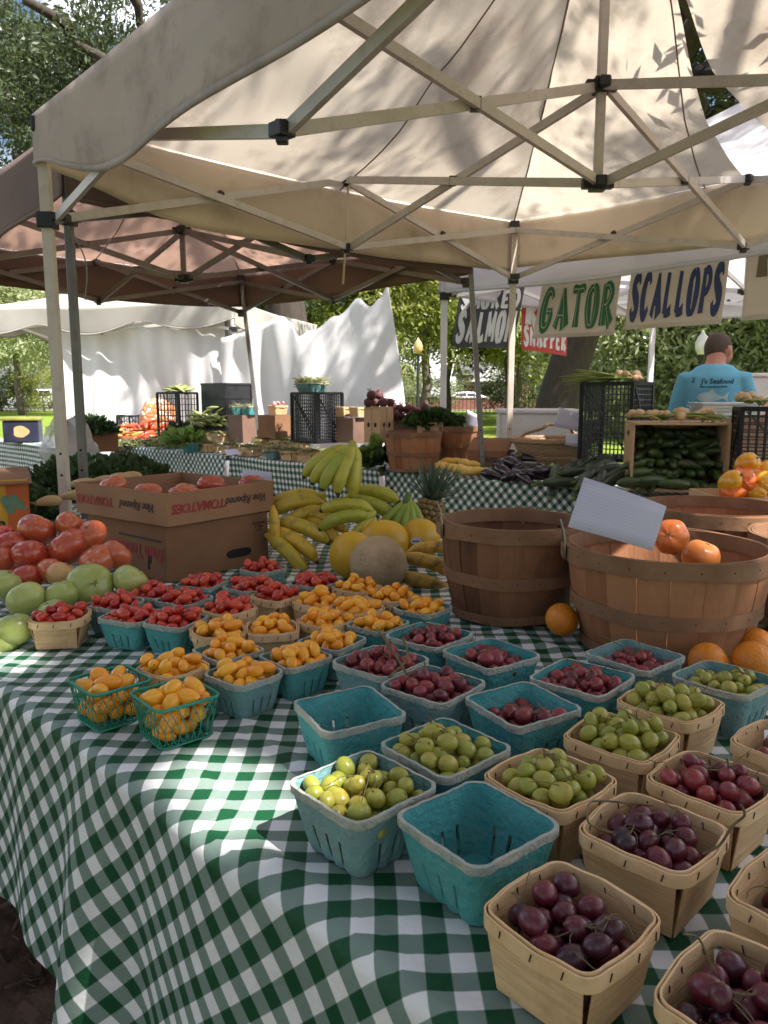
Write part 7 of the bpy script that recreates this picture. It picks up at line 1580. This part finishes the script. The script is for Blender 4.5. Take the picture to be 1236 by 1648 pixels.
def car(label, x, y, rz, paint, suv=True):
    t = thing('parked_car', label, 'car', (x, y, 0), rz, 'cars parked along the street'); L, W = (4.6, 1.8); H = 1.68 if suv else 1.45
    low = [(-2.3, .35), (-2.28, .75), (-2.15, .95), (-1.1, 1.02), (2.05, 1.02), (2.25, .9), (2.3, .6), (2.28, .35)]
    cab = [(-1.15, 1.0), (-.45, H-.04), (.1, H), (1.55, H) if suv else (.9, H-.02), (2.05, 1.0)]
    def ext(prof, w0, w1, zt): 
        b = MB(); n = len(prof); vs = []
        for s_ in (-1, 1): vs += [V(x_, s_*(w0+(w1-w0)*max(0, min(1, (z-1.0)/(zt-1.0)))), z) for x_, z in prof]
        b.add(vs, [tuple(range(n)), tuple(range(2*n-1, n-1, -1))]+[(i, n+i, n+(i+1) % n, (i+1) % n) for i in range(n)]); return b
    ext(low, W/2, W/2, 2).build('body', MT[paint], t, bevel=.05, weld=True, smooth=True, sharp=40)
    ext(cab, W/2-.04, W/2-.22, H).build('cabin', MT[paint], t, bevel=.04, weld=True, smooth=True, sharp=40)
    for s_ in (-1, 1):
        for x0, x1 in ((-.80, .28), (.36, 1.40 if suv else 1.1)):
            b = MB(); yy = lambda z: s_*(W/2-.04-.18*max(0, (z-1.0)/(H-1.0))+.012)
            tl_ = x0+.32 if x0 < 0 else x0; b.add([V(x0, yy(1.06), 1.06), V(x1, yy(1.06), 1.06), V(x1-(.12 if x0 > 0 else 0), yy(H-.14), H-.14), V(tl_, yy(H-.14), H-.14)], [(0, 1, 2, 3)]); b.build('window', MT['glass'], t)
        for x_ in (-1.45, 1.4):
            b = MB(); m4 = Matrix.Translation((x_, s_*(W/2-.08), .33)) @ Matrix.Rotation(PI/2, 4, 'X'); b.lathe([(.2, -.11), (.31, -.11), (.33, -.07), (.33, .07), (.31, .11), (.2, .11)], 24, M=m4); wh = b.build('wheel', MT['tyre'], t, smooth=True, sharp=40)
            b = MB(); b.lathe([(.001, -.10), (.2, -.09), (.2, .09), (.001, .10)], 20, M=m4, caps=(False, False)); b.build('rim', MT['chrome'], wh)
        b = MB(); b.box((-2.24, s_*.65, .78), (.12, .3, .12)); b.build('headlight', MT['whitepaint'], t); b = MB(); b.box((2.25, s_*.7, .82), (.1, .2, .14)); b.build('taillight', MT['bannerred'], t)
    b = MB(); b.add([V(-1.10, -.72, 1.06), V(-1.10, .72, 1.06), V(-.52, .62, H-.12), V(-.52, -.62, H-.12)], [(0, 1, 2, 3)]); b.v = [(v[0]-.03, v[1], v[2]+.02) for v in b.v]; b.build('windscreen', MT['glass'], t)
    return t
def xat(px, Y): return (px-CX)/FOC*Y*.99
car('white estate car on the street seen beside the cream tent leg', xat(62, 68), 68, .05, 'carwhite'); car('dark saloon on the street at the picture edge', xat(10, 68.5), 68.5, .0, 'carblack', False); car('silver car beyond the white estate car', xat(72, 74), 74, PI, 'carsilver')
car('white car parked beyond the lawn beside the white tent pole', xat(742, 66), 66, .1, 'carwhite', False); car('dark car parked beyond the far lawn beside the man', xat(1080, 55), 55, .2, 'carblack')
hs = thing('brick_house', 'low red brick house with a white gable beyond the lawn', 'house', (xat(838, 84), 84, 0), .05)
b = MB(); b.box((0, 0, 1.6), (13, 8, 3.2)); b.build('wall', MT['brick'], hs)
b = MB(); b.add([V(-7, -4.5, 3.15), V(7, -4.5, 3.15), V(7, 4.5, 3.15), V(-7, 4.5, 3.15), V(-7, 0, 5.2), V(7, 0, 5.2)], [(0, 1, 5, 4), (2, 3, 4, 5), (0, 4, 3), (1, 2, 5), (0, 3, 2, 1)]); b.build('roof', MT['asphalt'], hs)
b = MB(); b.add([V(-6.2, -5.4, 2.5), V(-2.2, -5.4, 2.5), V(-4.2, -5.4, 4.1), V(-6.2, -4.05, 2.5), V(-2.2, -4.05, 2.5), V(-4.2, -4.05, 4.1)], [(0, 1, 2), (3, 5, 4), (0, 3, 4, 1), (1, 4, 5, 2), (2, 5, 3, 0)]); b.build('gable', MT['whitepaint'], hs)
b = MB(); b.box((-1.2, -4.2, 1.9), (1.1, .5, 3.9)); b.build('chimney', MT['brick'], hs)
for x_ in (-5.2, -3.2, 1.2, 3.8):
    b = MB(); b.box((x_, -4.03, 1.7), (1.1, .1, 1.4)); wn_ = b.build('window', MT['glass'], hs); b = MB(); b.box((x_, -4.06, 2.46), (1.3, .12, .12)); b.box((x_, -4.06, .96), (1.3, .12, .12)); b.build('frame', MT['whitepaint'], wn_)
fw = thing('garden_wall', 'low red brick wall with a pale coping beyond the lawn', 'wall', (xat(900, 62), 61, 0), 0)
b = MB(); b.box((0, 0, .45), (46, .3, .9)); b.build('brickwork', MT['brick'], fw); b = MB(); b.box((0, 0, .95), (46.2, .4, .1)); b.build('coping', MT['concrete'], fw)
fn_ = thing('iron_fence', 'dark iron fence along the far side of the lawn', 'fence', (xat(820, 50), 50, 0), 0)
b = MB()
for i in range(90): b.bar((-11+i*.25, 0, 0), (-11+i*.25, 0, 1.1), .03)
b.build('bars', MT['blackiron'], fn_); b = MB(); b.bar((-11, 0, .2), (11.3, 0, .2), .04); b.bar((-11, 0, 1.0), (11.3, 0, 1.0), .04); b.build('rail', MT['blackiron'], fn_)
# unused first copies and pools that were never placed
for o in list(bpy.data.objects):
    if o.type == 'MESH' and o.parent is None and not o.get('label') and not o.get('kind'): bpy.data.objects.remove(o)
